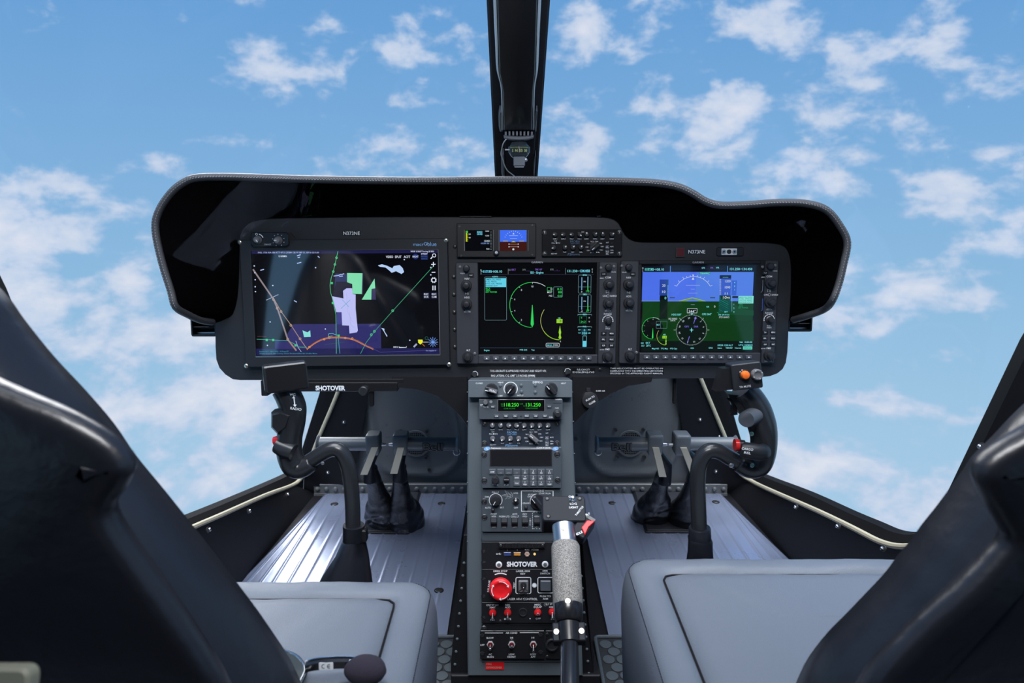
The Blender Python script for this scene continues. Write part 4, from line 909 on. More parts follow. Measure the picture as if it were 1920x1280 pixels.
for x_, y_ in ((795, 482), (803, 645), (850, 912)): x, y = u.P(*c6(x_, y_), .0113); sb.box(x - .002, x + .002, y - .002, y + .002, .0112, .0113, S('#3fc47f'))
Ln([(1620, 350), (1295, 708), (1145, 877), (1075, 970), (1030, 1060)], .9, '#3f9f72')
for x_, y_ in ((1293, 708), (1143, 877), (1118, 905)): x, y = u.P(*c6(x_, y_), .0113); sb.arc(x, y, .0018, 0, 360, .0011, .0113, S('#4fc489'), 12)
arc_ = [tuple(p) for p in smooth([Vector((x_, y_, 0)) for x_, y_ in ((590, 1022), (650, 975), (720, 940), (800, 925), (900, 928), (980, 945), (1060, 985), (1135, 1020))], 4)]
Ln([(p[0], p[1]) for p in arc_], 1.9, '#b0683c'); Ln([(p[0], p[1] + 7) for p in arc_], .7, '#d68a52')
Ln([(1000, 945), (1070, 985), (1135, 1020), (1190, 1048), (1400, 1040), (1660, 1030)], .8, '#4a4480')
for x_, y_ in ((612, 1005), (732, 942), (775, 930), (905, 932), (962, 936)): x, y = u.P(*c6(x_, y_), .0114); sb.arc(x, y, .0016, 0, 360, .0009, .0114, S('#e0935c'), 10)
Ln([(150, 370), (315, 610), (350, 690), (435, 945), (505, 1035)], 2.8, '#8f8286'); Ln([(315, 600), (380, 715), (460, 825), (535, 940), (592, 1022)], 1.2, '#a5897c'); Ln([(430, 940), (500, 1028)], 2.2, '#a8754e')
for x_, y_ in ((317, 617), (348, 688), (380, 716), (460, 828), (434, 942), (535, 938)): x, y = u.P(*c6(x_, y_), .0114); sb.arc(x, y, .0019, 0, 360, .0009, .0114, S('#b99a86'), 12)
Ln([(258, 622), (358, 576)], 1., '#a9b4c8'); Ln([(180, 942), (430, 952), (500, 985), (520, 1005), (590, 1008)], .8, '#3fae84'); Ln([(185, 918), (262, 918)], .8, '#6a2f3a'); Ln([(500, 955), (520, 1010), (545, 1045)], .9, '#a9b4d8')
for x_, y_ in ((315, 948), (262, 948), (498, 992)): x, y = u.P(*c6(x_, y_), .0114); sb.box(x - .002, x + .002, y - .002, y + .002, .0112, .0114, S('#3fc47f'))
Ln([(870, 690), (945, 620)], .7, '#3c9fb8', .0114); Ln([(880, 618), (935, 678)], .7, '#3c9fb8', .0114); Ln([(940, 720), (950, 820), (980, 850)], .4, '#8f93d0', .0114); Ln([(915, 560), (925, 720), (965, 800)], .4, '#9b9fd8', .0114)
Ln([(740, 985), (900, 965)], .6, '#24603c')
Wt = '#dfe6f6'
for st, x_, w in (('VIDEO', 1267, 13), ('SPLIT', 1338, 12), ('ACFT', 1410, 12)): T(st, x_, 267, 4.6, Wt, w)
sb.disc(*u.P(*c6(1480, 265), .0111), .0052, .0111, S('#1c2a6a'), 20); T('NIGHT', 1480, 265, 3.6, Wt, 11); sb.box(*[v for v in (u.P(*c6(1524, 290), .011)[0], u.P(*c6(1582, 240), .011)[0], u.P(*c6(1524, 290), .011)[1], u.P(*c6(1582, 240), .011)[1])], .0109, .0110, S('#141d4c')); T('STREET', 1552, 243, 2.8, Wt, 12); T('SATELL', 1552, 264, 2.4, '#3c5a9c', 12); T('AERIAL', 1552, 284, 2.4, '#3c5a9c', 12)
x, y = u.P(*c6(1632, 256), .0114); sb.arc(x, y, .0030, 0, 360, .0012, .0114, S(Wt), 18); Ln([(1618, 268), (1604, 284)], 1.7, Wt)
Ln([(1608, 330), (1643, 328)], 1.5, Wt); Ln([(1626, 310), (1626, 348)], 1.5, Wt); Ln([(1612, 395), (1642, 394)], 1.5, Wt)
x, y = u.P(*c6(1629, 458), .0114); sb.arc(x, y, .0036, 0, 360, .0014, .0114, S(Wt), 20)
for i in range(8): a_ = R(45 * i + 22); sb.stroke([(x + .0038 * cos(a_), y + .0038 * sin(a_)), (x + .0054 * cos(a_), y + .0054 * sin(a_))], .0017, .0114, S(Wt))
for dx in (-9, 9): Ln([(1631 + dx, 503), (1631 + dx, 541)], 1.8, Wt)
for x_, l2 in ((1568, 'SCR'), (1632, 'CAM')): P_([(x_ - 27, 558), (x_ + 27, 558), (x_ + 27, 612), (x_ - 27, 612)], '#101430'); T('REC', x_, 572, 3.6, Wt, 8.5); T(l2, x_, 595, 3.6, Wt, 8.5)
T('INSL 1756 KIA 386 KTT 47 51.29384 136 W 089 51.18716 GS 0.00', 440, 232, 2.8, '#a9b6dd', 112); T('0.16NM/h', 393, 262, 3.4, Wt, 15); T('WDSP 13:38:57 Tue Aug 29 2023', 1535, 223, 2.8, Wt, 43)
T('Airport RLD 108.0 106.0 - H Pump E7', 320, 1041, 2.6, '#2f8f94', 55); T('Desert Road 43-44m County, Desert Boulevard/East 9th Schaffer Minto', 440, 1058, 2.6, '#2f8f94', 108); T('1000 ft', 1318, 1005, 3, Wt, 9); Ln([(1345, 1000), (1345, 1009), (1405, 1009), (1405, 998)], .8, Wt); T('live mapSet V1', 1607, 1034, 2.6, '#8fa0d8', 19)
P_([(1500, 945), (1537, 945), (1540, 965), (1520, 985), (1502, 970)], '#e4ea2a', .0114); P_([(1460, 1000), (1485, 975), (1495, 985), (1470, 1010)], '#9ba6c4'); Ln([(1530, 975), (1555, 1000)], 1., '#c86a2a')
for a_ in range(0, 180, 30): x, y = u.P(*c6(1622, 965), .0114); r_ = .0095; sb.stroke([(x - r_ * cos(R(a_)), y - r_ * sin(R(a_))), (x + r_ * cos(R(a_)), y + r_ * sin(R(a_)))], .0008, .0114, S('#6f9ae8'))
Ln([(1530, 965), (1660, 966)], .8, Wt); x, y = u.P(*c6(1570, 933), .0114); sb.arc(x, y, .0028, 0, 360, .0006, .0114, S('#2a6a5a'), 14)
tag(sb.build('screen', u.root), label='glossy map screen')
# knob module in the corner of the left display
u = Unit('dimmer_module', 'small black module with two grey rotary knobs above the left display', 'control module', PF, 505.5, 448, .0145, zt=.008)
mb = MB(); u.plate(mb, 471, 435, 539.5, 461.5, M['gloss'], 0, .008, 5, 1.2); mb.build('housing', u.root)
mb = MB(); cx, cy = u.P(483.5, 449, .0082); mb.arc(cx, cy, .0100, 20, 75, .0016, .0082, M['white']); mb.arc(cx - .002, cy + .0095, .0018, 0, 360, .0007, .0082, M['white'], 14)
cx, cy = u.P(522, 450, .0082)
for a_ in range(-60, 250, 38): mb.disc(cx + .0105 * cos(R(a_)), cy + .0105 * sin(R(a_)), .0009, .0082, M['dimw'], 8)
u.t(mb, 'DIM/NGT', 502, 458, 3, M['dimw'], 13); mb.build('lettering', u.root)
def kd(mb): mb.lathe([(7.4 * mm, 0), (7.0 * mm, 2 * mm), (5.8 * mm, 3 * mm), (5.4 * mm, 9 * mm), (4.6 * mm, 10 * mm)], M['knobg'], n=22); mb.box(-.6 * mm, .6 * mm, 0, 5.2 * mm, 10 * mm, 10.3 * mm, M['white'])
inst('kd', kd, 'knob', u.root, u.at(483.5, 449.5), 215); inst('kd', kd, 'knob', u.root, u.at(522, 450.5), 90)

# ---- standby display
c2 = crop(840, 390, 5.333)
u = Unit('standby_display', 'small twin-screen standby display, blue and brown horizon at its right', 'display', PF, 932, 450, 0, zt=.010)
mb = MB(); u.plate(mb, 857, 418, 1005, 482, M['plate'], 0, .010, 2, 1)
for x in (164, 452, 510, 802): a = u.P(*c2(x - 4, 430), .0112); b = u.P(*c2(x + 4, 218), .0112); mb.box(a[0], b[0], a[1], b[1], .010, .0112, M['knobg'], .0003)
mb.build('case', u.root)
for p in ((115, 182), (843, 170), (130, 475), (843, 466)): inst('smscrew', smscrew, 'screw', u.root, u.at(*c2(*p)))
inst('sbk', lambda mb: (mb.lathe([(5.2 * mm, 0), (5 * mm, 7 * mm), (4 * mm, 8 * mm)], M['knob'], n=18), mb.lathe([(2.6 * mm, 8 * mm), (2.4 * mm, 8.6 * mm)], M['stick'], n=16), mb.arc(0, 0, .0012, 0, 360, .0004, .00865, M['knob'], 12)), 'knob', u.root, u.at(*c2(484, 443)))
sb = MB(); zz = .0104; T = lambda st, x, y, h, m, w=None: u.t(sb, st, *c2(x, y), h, m, w, z=zz)
u.rect(sb, *c2(170, 220), *c2(446, 428), scr('#04060a', .5), zz - .0002); u.rect(sb, *c2(178, 226), *c2(192, 335), scr('#b8c21c'), zz); u.rect(sb, *c2(180, 226), *c2(200, 250), scr('#35b04a'), zz + .00003)
for i in range(5): u.line(sb, [c2(192, 262 + i * 17), c2(202, 262 + i * 17)], .5, scr('#b8c21c'), zz + .0001)
T('20', 216, 260, 2.4, W_, 4); T('40', 216, 295, 2.4, W_, 4); rbx(c2, 210, 312, 270, 348, scr('#6f7fae'), .6, .4)
u.rect(sb, *c2(288, 230), *c2(346, 270), scr('#2c5a72'), zz); T('BARO', 317, 238, 2.6, C_, 9); T('29.92', 318, 260, 2.8, C_, 9); T('1000', 392, 230, 2.6, W_, 7); T('1200', 392, 275, 2.6, W_, 7); T('900', 398, 408, 2.6, W_, 6)
rbx(c2, 318, 312, 420, 345, scr('#6f7fae'), .6, .4); T('1040', 390, 328, 3.6, W_, 10); T('1030 IN', 370, 352, 2.8, scr('#7f9fe0'), 15); rbx(c2, 252, 300, 282, 374, scr('#6f7fae'), .5, .4)
for i in range(13): u.line(sb, [c2(426, 232 + i * 15), c2(434, 232 + i * 15)], .5, W_, zz)
sb.build('speed_screen', u.root)
sb = MB(); u.rect(sb, *c2(520, 220), *c2(786, 336), scr('#3f6df0'), zz); u.rect(sb, *c2(520, 336), *c2(786, 428), scr('#3c140e'), zz); T = lambda st, x, y, h, m, w=None: u.t(sb, st, *c2(x, y), h, m, w, z=zz)
x, y = u.P(*c2(655, 320), zz + .0001); r = 15.5 * u.s
for a_ in range(20, 165, 14): sb.stroke([(x + r * cos(R(a_)), y + r * sin(R(a_))), (x + r * 1.13 * cos(R(a_)), y + r * 1.13 * sin(R(a_)))], .6 * u.s, zz + .0001, W_)
u.poly(sb, [c2(655, 245), c2(664, 262), c2(646, 262)], W_, zz + .0001)
for y_, w in ((276, 45), (303, 35)): u.line(sb, [c2(655 - w, y_), c2(655 + w, y_)], .5, scr('#c0ccf0'), zz + .0001)
u.poly(sb, [c2(655, 329), c2(680, 340), c2(630, 340)], scr('#c8c01c'), zz + .0001)
for x_ in (575, 735): u.rect(sb, *c2(x_ - 25, 325), *c2(x_ + 25, 333), scr('#a89a2c'), zz + .0001)
for y_ in (360, 387):
    u.line(sb, [c2(610, y_), c2(700, y_)], .6, scr('#b89a8a'), zz + .0001)
    for x_ in (610, 702): sb.disc(*u.P(*c2(x_, y_), zz + .0002), .0011, zz + .0002, W_, 8)
sb.disc(*u.P(*c2(653, 412), zz + .0002), .0019, zz + .0002, W_, 12); sb.build('attitude_screen', u.root)

# ---- audio selector panels: the one beside the standby display, and its twin on the console
def audio(name, label, fr, x0, y0, x1, y1, row1, y_1, row2, y_2, sel, lit, face, knob, angs1, angs2, selang, f):
    u = Unit(name, label, 'audio panel', fr, (x0 + x1) / 2, (y0 + y1) / 2, 0, 'audio selector panels', zt=.006)
    mb = MB(); u.plate(mb, x0, y0, x1, y1, M[face], 0, .006, 1.5, .8); mb.build('face_plate', u.root)
    for x, a in zip(row1, angs1): inst('aud' + knob, K_AUD if knob == 'k' else K_AUDG, 'knob', u.root, u.at(x, y_1), a)
    for x, a in zip(row2, angs2): inst('aud' + knob, K_AUD if knob == 'k' else K_AUDG, 'knob', u.root, u.at(x, y_2), a)
    def sel_(mb):
        mb.lathe([(9 * mm, 0), (8.6 * mm, 2 * mm)], M['knob'], n=24); mb.rbox(-3.6 * mm, 3.6 * mm, -9.5 * mm, 9.5 * mm, .0022, 0, .012, M[lit], .0015); mb.box(-.5 * mm, .5 * mm, 2 * mm, 8 * mm, .012, .0123, M['white'])
    inst('sel' + lit, sel_, 'selector_knob', u.root, u.at(*sel), selang)
    mb = MB(); T = lambda st, x, y, h, w=None, m=None: u.t(mb, st, x, y, h, m, w)
    for x, l in zip(row1, ('COM 1', 'COM 2', 'TAC 1', 'TAC 2', 'COM 5', 'COM 6', 'COM 7', 'COM 8')): T(l, x, y_1 + f(8.5), 2.3, 7.5)
    T('EXT', (row1[3] + row1[4]) / 2, y_1 - f(5), 2.2, 5)
    for x, l in zip(row2[1:], ('NAV', 'AUX 1', 'VOL')): T(l, x, y_2 + f(8.8), 2.3, 6)
    T('ICS', row1[0] + 1, y_1 + f(12.6), 2, 5); T('PULL', row1[0] - 3, y_1 + f(16.6), 2.3, 6); T('ICS', row1[0] + 7, y_1 + f(16.6), 2.3, 5)
    x, y = u.P(row1[0] + 2.4, y_1 + f(16.6), .0062); mb.disc(x, y, .0013, .0062, M['white'], 10)
    T('ISO PTT', row2[0] + 1, y_2 + f(12), 2.4, 11)
    T('PAC45A', (row1[2] + row1[3]) / 2 - 1, y_1 + f(13.6), 4.4, 18, M['dblue' if fr is PF else 'lblue']); T('audio select', (row1[2] + row1[3]) / 2 - 1, y_1 + f(17.5), 2.2, 17, M['dblue' if fr is PF else 'lblue'])
    u.t(mb, 'PSi', row2[2] - 6, y_2 + f(13), 4.6, M['lblue' if fr is CF else 'dblue'], 8, slant=.3); u.t(mb, 'Engineering', row2[2] + 6, y_2 + f(13), 3, M['lblue' if fr is CF else 'dblue'], 14, slant=.3)
    for i, l in enumerate(('ICS', 'COM 1', 'COM 2', 'TAC 1', 'TAC 2', 'COM 5', 'COM 6', 'COM 7', 'COM 8', 'PA')):
        a = R(250 - i * 35); T(l, sel[0] + f(15) * cos(a), sel[1] - f(11.5) * sin(a), 2.1, 6)
    bx = sel[0] + f(25); 
    for i, l in enumerate(('AUT', 'AL', 'ALL', 'MU')):
        T(l, bx, sel[1] + f((-9, 0, 8.5, 13.5)[i]), 2.6, 5); T(('', 'MUTE', 'ALL', 'CREW')[i] or '.', bx + f(9), sel[1] + f((-9, -1, 6, 11)[i]), 2.2, 6)
    for y_ in (0, 8.5):
        c_ = u.P(bx, sel[1] + f(y_), .0061); mb.stroke(rr(c_[0] - .0028, c_[1] - .0024, c_[0] + .0028, c_[1] + .0024, .0008, 2), .0004, .0061, M['dimw'], True)
    mb.build('face_lettering', u.root)
    for p in ((x0 + f(5.5), y0 + f(6)), (x1 - f(5.5), y0 + f(5)), (x0 + f(5.5), y1 - f(6)), (x1 - f(5.5), y1 - f(6))): inst('qfast', qfast, 'fastener', u.root, u.at(*p), random.random() * 180)
    return u
audio('audio_panel', 'black audio panel with white-marked knobs, right of the standby display', PF, 1016, 430, 1167, 481, (1040.6, 1056, 1072, 1086.5, 1099.7, 1115.6, 1129.7, 1147), 439.5, (1038, 1059, 1074, 1089), 464, (1115, 463), 'knob', 'gloss', 'k', (90, 100, 90, 225, 5, -40, 10, -55), (110, -35, -35, -25), 130, lambda v: v * .95)
# ================================================================== centre console
co = empty('centre_console', CF.o, 'tall grey centre console pedestal below the instrument panel', 'console', rot=CF.q())
cl_ = lambda px, py, h=0: CF.local(px, py, h)
face = [cl_(*p) for p in ((877, 1268), (1093, 1268), (1088, 1100), (1079, 930), (1074, 800), (1073, 713), (878, 713), (876, 900), (875, 1100))]
mb = MB(); mb.prism(face, -.30, 0, M['console'], .0025); mb.build('housing', co)
mb = MB()
# sloping skirt where the pedestal meets the floor, and base plate
for sg, pts in ((-1, ((870, 1000), (846, 1240))), (1, ((1083, 1010), (1112, 1225)))):
    a, b = cl_(*pts[0], -.02), cl_(*pts[1], -.02); e = cl_(878 if sg < 0 else 1090, 1268, -.02)
    q = [(a[0], a[1]), (b[0], b[1]), (b[0], b[1] - .03), (e[0], e[1] - .012), (e[0], a[1])]
    if area(q) < 0: q = q[::-1]
    mb.prism(q, -.42, -.012, M['dark'], .001)
mb.build('skirt', co)
a = cl_(846, 1262, -.01); b = cl_(1125, 1290, -.01); mb = MB(); mb.box(a[0], b[0], b[1], a[1], -.2, -.004, M['dark'], .002); mb.build('base', co)
def crv(mb): mb.lathe([(2.6 * mm, 0), (2.2 * mm, 1 * mm), (.8 * mm, 1.7 * mm)], M['console'], n=10)
for sg, x0, y0, x1, y1 in ((-1, 870, 1055, 853, 1245), (1, 1090, 1080, 1104, 1262)):
    for i in range(9):
        t = i / 8; x, y = cl_(x0 + (x1 - x0) * t, y0 + (y1 - y0) * t, -.012); inst('crv', crv, 'rivet', co, (x, y, -.012))
for y in (735, 790, 850, 905, 960, 1015):
    for px in (875.5, 1076 + (y - 790) * .03):
        x, y_ = cl_(px, y); o = inst('crv', crv, 'rivet', co, (x + (.001 if px < 900 else -.001), y_, 0)); o.scale = (.5, .5, .5)
for y in (1010, 1030.5, 1051, 1082, 1114, 1154, 1175): x, y_ = cl_(907.8, y); inst('qfast', qfast, 'fastener', co, (x, y_, 0.0065 if y > 1015 else .002), random.random() * 180)
# recessed track behind the units
mb = MB(); a = cl_(903, 1240); b = cl_(1052, 786); mb.box(a[0], b[0], a[1], b[1], 0, .002, M['radio'], .0005); mb.build('mounting_rails', co)
def CU(name, label, cat, x0, y0, x1, y1, zt=.006, m='radio', group=None, r=1.5, ch=.8, part='face_plate'):
    u = Unit(name, label, cat, CF, (x0 + x1) / 2, (y0 + y1) / 2, .002, group, zt=zt)
    mb = MB(); u.plate(mb, x0, y0, x1, y1, M[m], 0, zt, r, ch); mb.build(part, u.root); return u
# black arched knee panels either side of the console top
def gus(name, label, pts, hole=None):
    g = empty(name, CF.world(*cl_(*pts[0], -.10), -.10), label, 'bracket', 'arched knee panels', CF.q()); ox, oy = cl_(*pts[0], -.10)
    mb = MB(); q = [(cl_(*p, -.10)[0] - ox, cl_(*p, -.10)[1] - oy) for p in pts]
    if area(q) < 0: q = q[::-1]
    mb.prism(q, -.015, 0, M['gloss'], .0008); mb.build('web', g); return g, ox, oy
gus('knee_panel', 'black arched web panel left of the console top', [(876, 706), (877, 800), (866, 784), (846, 763), (818, 742), (784, 731), (753, 727), (735, 727), (735, 706)])
g, ox, oy = gus('knee_panel', 'black arched web panel right of the console top, holding the round push knob', [(1073, 706), (1074, 795), (1080, 791), (1113, 758), (1146, 739), (1178, 724), (1221, 716), (1225, 706)])
u = Unit('push_knob', 'round black push-to-close knob right of the console top', 'knob', CF, 1105, 749, -.099, zt=.014)
mb = MB(); mb.lathe([(.0155, 0), (.0155, .011), (.0145, .013), (.008, .014)], M['knob'], n=32); mb.build('cap', u.root)
mb = MB(); mb.text('PUSH TO', .000, .0035, .0034, M['white'], .018, 30, .0142, .03); mb.text('CLOSE', .0035, -.0042, .0034, M['white'], .013, 30, .0142, .03); mb.build('cap_lettering', u.root)
mb = MB(); x, y = u.P(1103, 730, .002); mb.box(x - .004, x + .004, y - .004, y + .003, 0, .004, M['knob'], .001); mb.build('tab', u.root)
x, y = cl_(1126, 732.5, -.10); mb = MB(); mb.box(x - ox - .010, x - ox + .010, y - oy - .0022, y - oy + .0022, 0, .0006, M['gloss']); mb.text('BLEED AIR', x - ox, y - oy, .0024, M['white'], .017, z=.0008, bold=.02); mb.build('placard', g)
# a. heater / defog strip
c1 = crop(860, 680, 6.4)
u = CU('heater_panel', 'grey control strip with three black knobs at the console top', 'control panel', 878, 712.5, 1073, 745, .016, 'console')
mb = MB(); T = lambda st, x, y, h, w=None, m=None, rot=0: u.t(mb, st, *c1(x, y), h, m, w, rot)
for st, x, y, h, w in (('CLOSED', 248, 245, 2.6, 13), ('VENT', 503, 235, 2.8, 11), ('OFF', 498, 396, 3.4, 9), ('INST LT', 740, 390, 2.6, 12), ('DEFOG', 948, 232, 4, 18), ('HEAT', 1258, 246, 2.8, 9)): T(st, x, y, h, w)
cx, cy = u.P(*c1(624, 312), .0162); mb.arc(cx, cy, .0115, -40, 220, .0012, .0162, M['white'], 32)
mb.build('face_lettering', u.root)
def hk(mb):
    mb.lathe([(11 * mm, 0), (10.6 * mm, 6 * mm), (9 * mm, 8 * mm)], M['knob'], n=28); mb.rbox(-3.5 * mm, 3.5 * mm, -11.5 * mm, 11.5 * mm, .003, 6 * mm, 18 * mm, M['knob'], .0015)
    mb.box(-3.2 * mm, -2.2 * mm, 3 * mm, 10 * mm, 18 * mm, 18.2 * mm, M['white'])
def hk2(mb): mb.lathe([(9 * mm, 0), (8.6 * mm, 8 * mm), (7.5 * mm, 10 * mm)], M['knob'], n=26); mb.rbox(-2.2 * mm, 2.2 * mm, -8.5 * mm, 8.5 * mm, .002, 8 * mm, 15 * mm, M['knob'], .001); mb.box(-.5 * mm, .5 * mm, -8 * mm, 1 * mm, 15 * mm, 15.2 * mm, M['white'])
inst('hk', hk, 'knob', u.root, u.at(*c1(395, 320), .016), 75)
mb = MB(); a = (-.001, -.006); mb.box(-.0075, .0075, -.0032, .0032, 0, .0006, M['knobg']); mb.text('PULL', 0, 0, .0032, M['white'], .011, 0, .0008, .03); o = mb.build('pull_tag', u.root); x, y = u.P(*c1(410, 335), .034); o.location = (x, y, .0345); o.rotation_euler = (0, 0, R(-15))
inst('hk2', hk2, 'knob', u.root, u.at(*c1(624, 312), .016), -38); inst('hk', hk, 'knob', u.root, u.at(*c1(1110, 312), .016), 40)
for p in ((500, 270), (750, 268), (755, 345), (918, 268), (920, 352)): inst('dotb', lambda mb: mb.lathe([(3 * mm, 0), (2.6 * mm, 1.6 * mm), (1 * mm, 2.2 * mm)], M['console'], n=12), 'stud', u.root, u.at(*c1(*p), .016))
# b. com radio
u = CU('com_radio', 'grey com radio with green frequency digits below the heater strip', 'radio', 898, 748, 1055, 786, .016, 'radio')
mb = MB(); u.plate(mb, 932, 748.5, 1022.5, 772, M['steel'], .016, .0166, 1, .3); u.plate(mb, 934, 749.5, 1020.5, 770.5, scr('#020503', .3), .0166, .0170, .5, .1)
GG = scr('#45ff3a'); DG = scr('#1f8a2f'); T = lambda st, x, y, h, w=None, m=None: u.t(mb, st, *c1(x, y), h, m, w, z=.0171)
T('118.250', 632, 502, 6.6, 27, GG); T('131.250', 895, 502, 6.6, 27, GG); T('COM ACTIVE', 610, 547, 2.6, 21, DG); T('COM STANDBY', 878, 545, 2.6, 23, DG); T('RX', 520, 495, 2.4, 4, DG); T('TX', 520, 518, 2.4, 4, DG); T('COM', 750, 492, 2.4, 6, DG); T('TX', 785, 518, 2.2, 3.5, DG)
mb.build('screen', u.root)
mb = MB(); T = lambda st, x, y, h, w=None, m=None: u.t(mb, st, *c1(x, y), h, m, w)
T('GARMIN', 1196, 437, 2.6, 11.5); T('PUSH SQ', 328, 528, 2.2, 9); T('COM', 272, 500, 2, 5); T('VOL', 272, 514, 1.8, 4); T('CHAN', 1178, 542, 2.2, 6.5); T('PUSH', 1110, 652, 2.4, 7)
mb.build('face_lettering', u.root)
inst('rvk', lambda mb: mb.lathe([(4.2 * mm, 0), (4 * mm, 7 * mm), (3.2 * mm, 8 * mm)], M['knobg'], n=18), 'knob', u.root, u.at(*c1(325, 472)))
inst('rdot', lambda mb: mb.lathe([(2.6 * mm, 0), (2.6 * mm, .8 * mm), (1 * mm, 1 * mm)], M['dimw'], n=14), 'sensor', u.root, u.at(*c1(387, 466)))
inst('rdk', lambda mb: (mb.lathe([(7.5 * mm, 0), (7.2 * mm, 7 * mm), (5 * mm, 7.5 * mm), (4.6 * mm, 14 * mm), (3.6 * mm, 15 * mm)], M['knob'], n=24)), 'knob', u.root, u.at(*c1(1182, 612)))
for l, x, y in (('MON', 410, 524), ('<->', 1086, 521), ('COM', 455, 637), ('MEM', 567, 636), ('STK', 677, 637), ('FUNC', 817, 636), ('CLR', 925, 636), ('ENT', 1037, 635)): inst('rk' + l, skey(l, 8.5, 5, 2.5), 'key', u.root, u.at(*c1(x, y)))
mb = MB(); u.line(mb, [c1(1134, 484), c1(1235, 484)], .8, M['knob'], .0163); x, y = u.P(*c1(747, 642), .0163); mb.disc(x, y, .0014, .0163, M['knob'], 10); mb.build('memory_slot', u.root)
# c. second audio panel
audio('audio_panel', 'navy audio panel with grey knobs on the console, below the com radio', CF, 903, 788, 1050, 837.5, (923.3, 938.6, 953.75, 968.3, 983, 997.5, 1012, 1027.5), 796.6, (923.75, 942.3, 957.2, 972.5), 821.6, (1000.6, 820.6), 'knobg', 'navy', 'g', (0, -30, -80, -100, 150, 150, 150, 130), (210, 150, 130, 150), 50, lambda v: v)
# d. tactical radio
u = CU('tactical_radio', 'grey radio with a blank black screen and numbered keypad on the console', 'radio', 903, 838.5, 1053, 915, .014, 'radio')
c2b = crop(860, 770, 5.333)
mb = MB(); u.plate(mb, 917.5, 841, 1036, 875, M['steel'], .014, .0146, 1, .3); u.plate(mb, 918.8, 842, 1034.8, 873.8, M['plate'], .0146, .0150, .8, .1); mb.build('screen', u.root)
mb = MB(); u.plate(mb, 921, 843.5, 1032.5, 872.5, M['gloss'], .0150, .0152, .5, .05); mb.build('screen_glass', u.root)
mb = MB(); T = lambda st, x, y, h, w=None, m=None: u.t(mb, st, *c1(x, y), h, m, w)
T('Technisonic', 447, 1021, 2.8, 18); T('TDFM-9100/M1', 1018, 1018, 3, 27)
for x_ in (340, 1162):
    X_ = Matrix.Translation((*u.P(*c1(x_, 1030), .0142), .0142)) @ Matrix.Rotation(R(12), 4, 'Z') @ Matrix.Diagonal((1.6, 1, 1, 1)); mb.flat([(.0034 * cos(2 * pi * j / 20), .0034 * sin(2 * pi * j / 20)) for j in range(20)], 0, M['lblue'], X=X_); mb.text('S', 0, 0, .004, M['white'], z=.0002, X=X_)
u.t(mb, 'POWER', *c2b(367, 738), 2.8, w=11); u.t(mb, 'PGM', *c2b(478, 738), 2.8, w=7.5)
mb.build('face_lettering', u.root)
rows = ((608, (('HOME', 338), ('__', 420), ('__ ', 500), ('__', 580), ('1/F1', 663), ('2/F2', 745), ('3/F3', 825), ('0/F4', 907))), (665, (('BAND', 582), ('4/MAP', 663), ('5/UP', 745), ('6/RPT', 825), ('C/DIM', 907))), (722, (('FUNC', 582), ('7/MEM', 663), ('8/DN', 745), ('9/ENT', 825), ('*/TRIP', 907))))
for y, ks in rows:
    for l, x in ks: inst('tk' + l, skey(l, 12, 9.3, 2.8), 'key', u.root, u.at(*c2b(x, y)))
def pk(mb):
    mb.lathe([(6.4 * mm, 0), (6 * mm, 8 * mm), (4.8 * mm, 9.5 * mm)], M['knob'], n=20)
    for j in range(5): a_ = 2 * pi * j / 5; mb.lathe([(2 * mm, 0), (1.8 * mm, 8.5 * mm)], M['knob'], 5 * mm * cos(a_), 5 * mm * sin(a_), 10)
inst('pk', pk, 'knob', u.root, u.at(*c2b(367, 688))); inst('pk2', lambda mb: (mb.lathe([(5.6 * mm, 0), (5.2 * mm, 7 * mm)], M['knob'], n=20), mb.rbox(-5 * mm, 5 * mm, -2 * mm, 2 * mm, .0015, 7 * mm, 11 * mm, M['knob'], .001)), 'knob', u.root, u.at(*c2b(478, 684)))
for p in ((254, 437), (985, 432), (256, 695), (990, 690)): inst('qfast', qfast, 'fastener', u.root, u.at(*c2b(*p)), random.random() * 180)
# e. engine and lights panel
u = CU('engine_switch_panel', 'grey switch panel with ENGINE knob and a row of rocker switches', 'switch panel', 903, 916.5, 1053, 997, .008, 'radio')
mb = MB(); T = lambda st, x, y, h, w=None, rot=0: u.t(mb, st, *c2b(x, y), h, None, w, rot)
for st, x, y, h, w in (('PNL LT', 368, 813, 3, 13), ('DIM', 282, 859, 2.8, 7), ('AUTO', 293, 968, 3.2, 11), ('BRT', 433, 966, 3, 7), ('HYD', 572, 823, 3, 8), ('OFF', 573, 968, 3.2, 7.5), ('ENGINE', 800, 800, 4, 20), ('START/RUN', 862, 825, 3.2, 22), ('(PUSH)', 728, 836, 2.8, 13), ('OFF', 708, 857, 3, 7.5), ('CRANK', 676, 922, 3, 13),
                    ('PITOT', 352, 1031, 3, 11), ('HTR', 352, 1055, 3, 8), ('POSN LTS', 456, 1055, 3.2, 19), ('ANTI', 560, 1031, 3, 9), ('COLL LT', 562, 1055, 3.2, 15), ('REV', 663, 1031, 3, 8), ('PFD', 663, 1055, 3, 8), ('GEN', 781, 1054, 3, 8.5), ('OFF', 351, 1160, 3.2, 7.5), ('OFF', 456, 1160, 3.2, 7.5), ('OFF', 560, 1160, 3.2, 7.5), ('AUTO', 664, 1160, 3, 9), ('OFF', 781, 1158, 3, 7.5)): T(st, x, y, h, w)
for i, ch in enumerate('EMER'): T(ch, 715, 1078 + i * 20, 2.8)
u.line(mb, [c2b(740, 800), c2b(627, 800), c2b(627, 1003), c2b(832, 1003)], .9, M['white'], .0083); u.line(mb, [c2b(862, 800), c2b(944, 800), c2b(944, 1003), c2b(832, 1003)], .9, M['white'], .0083)
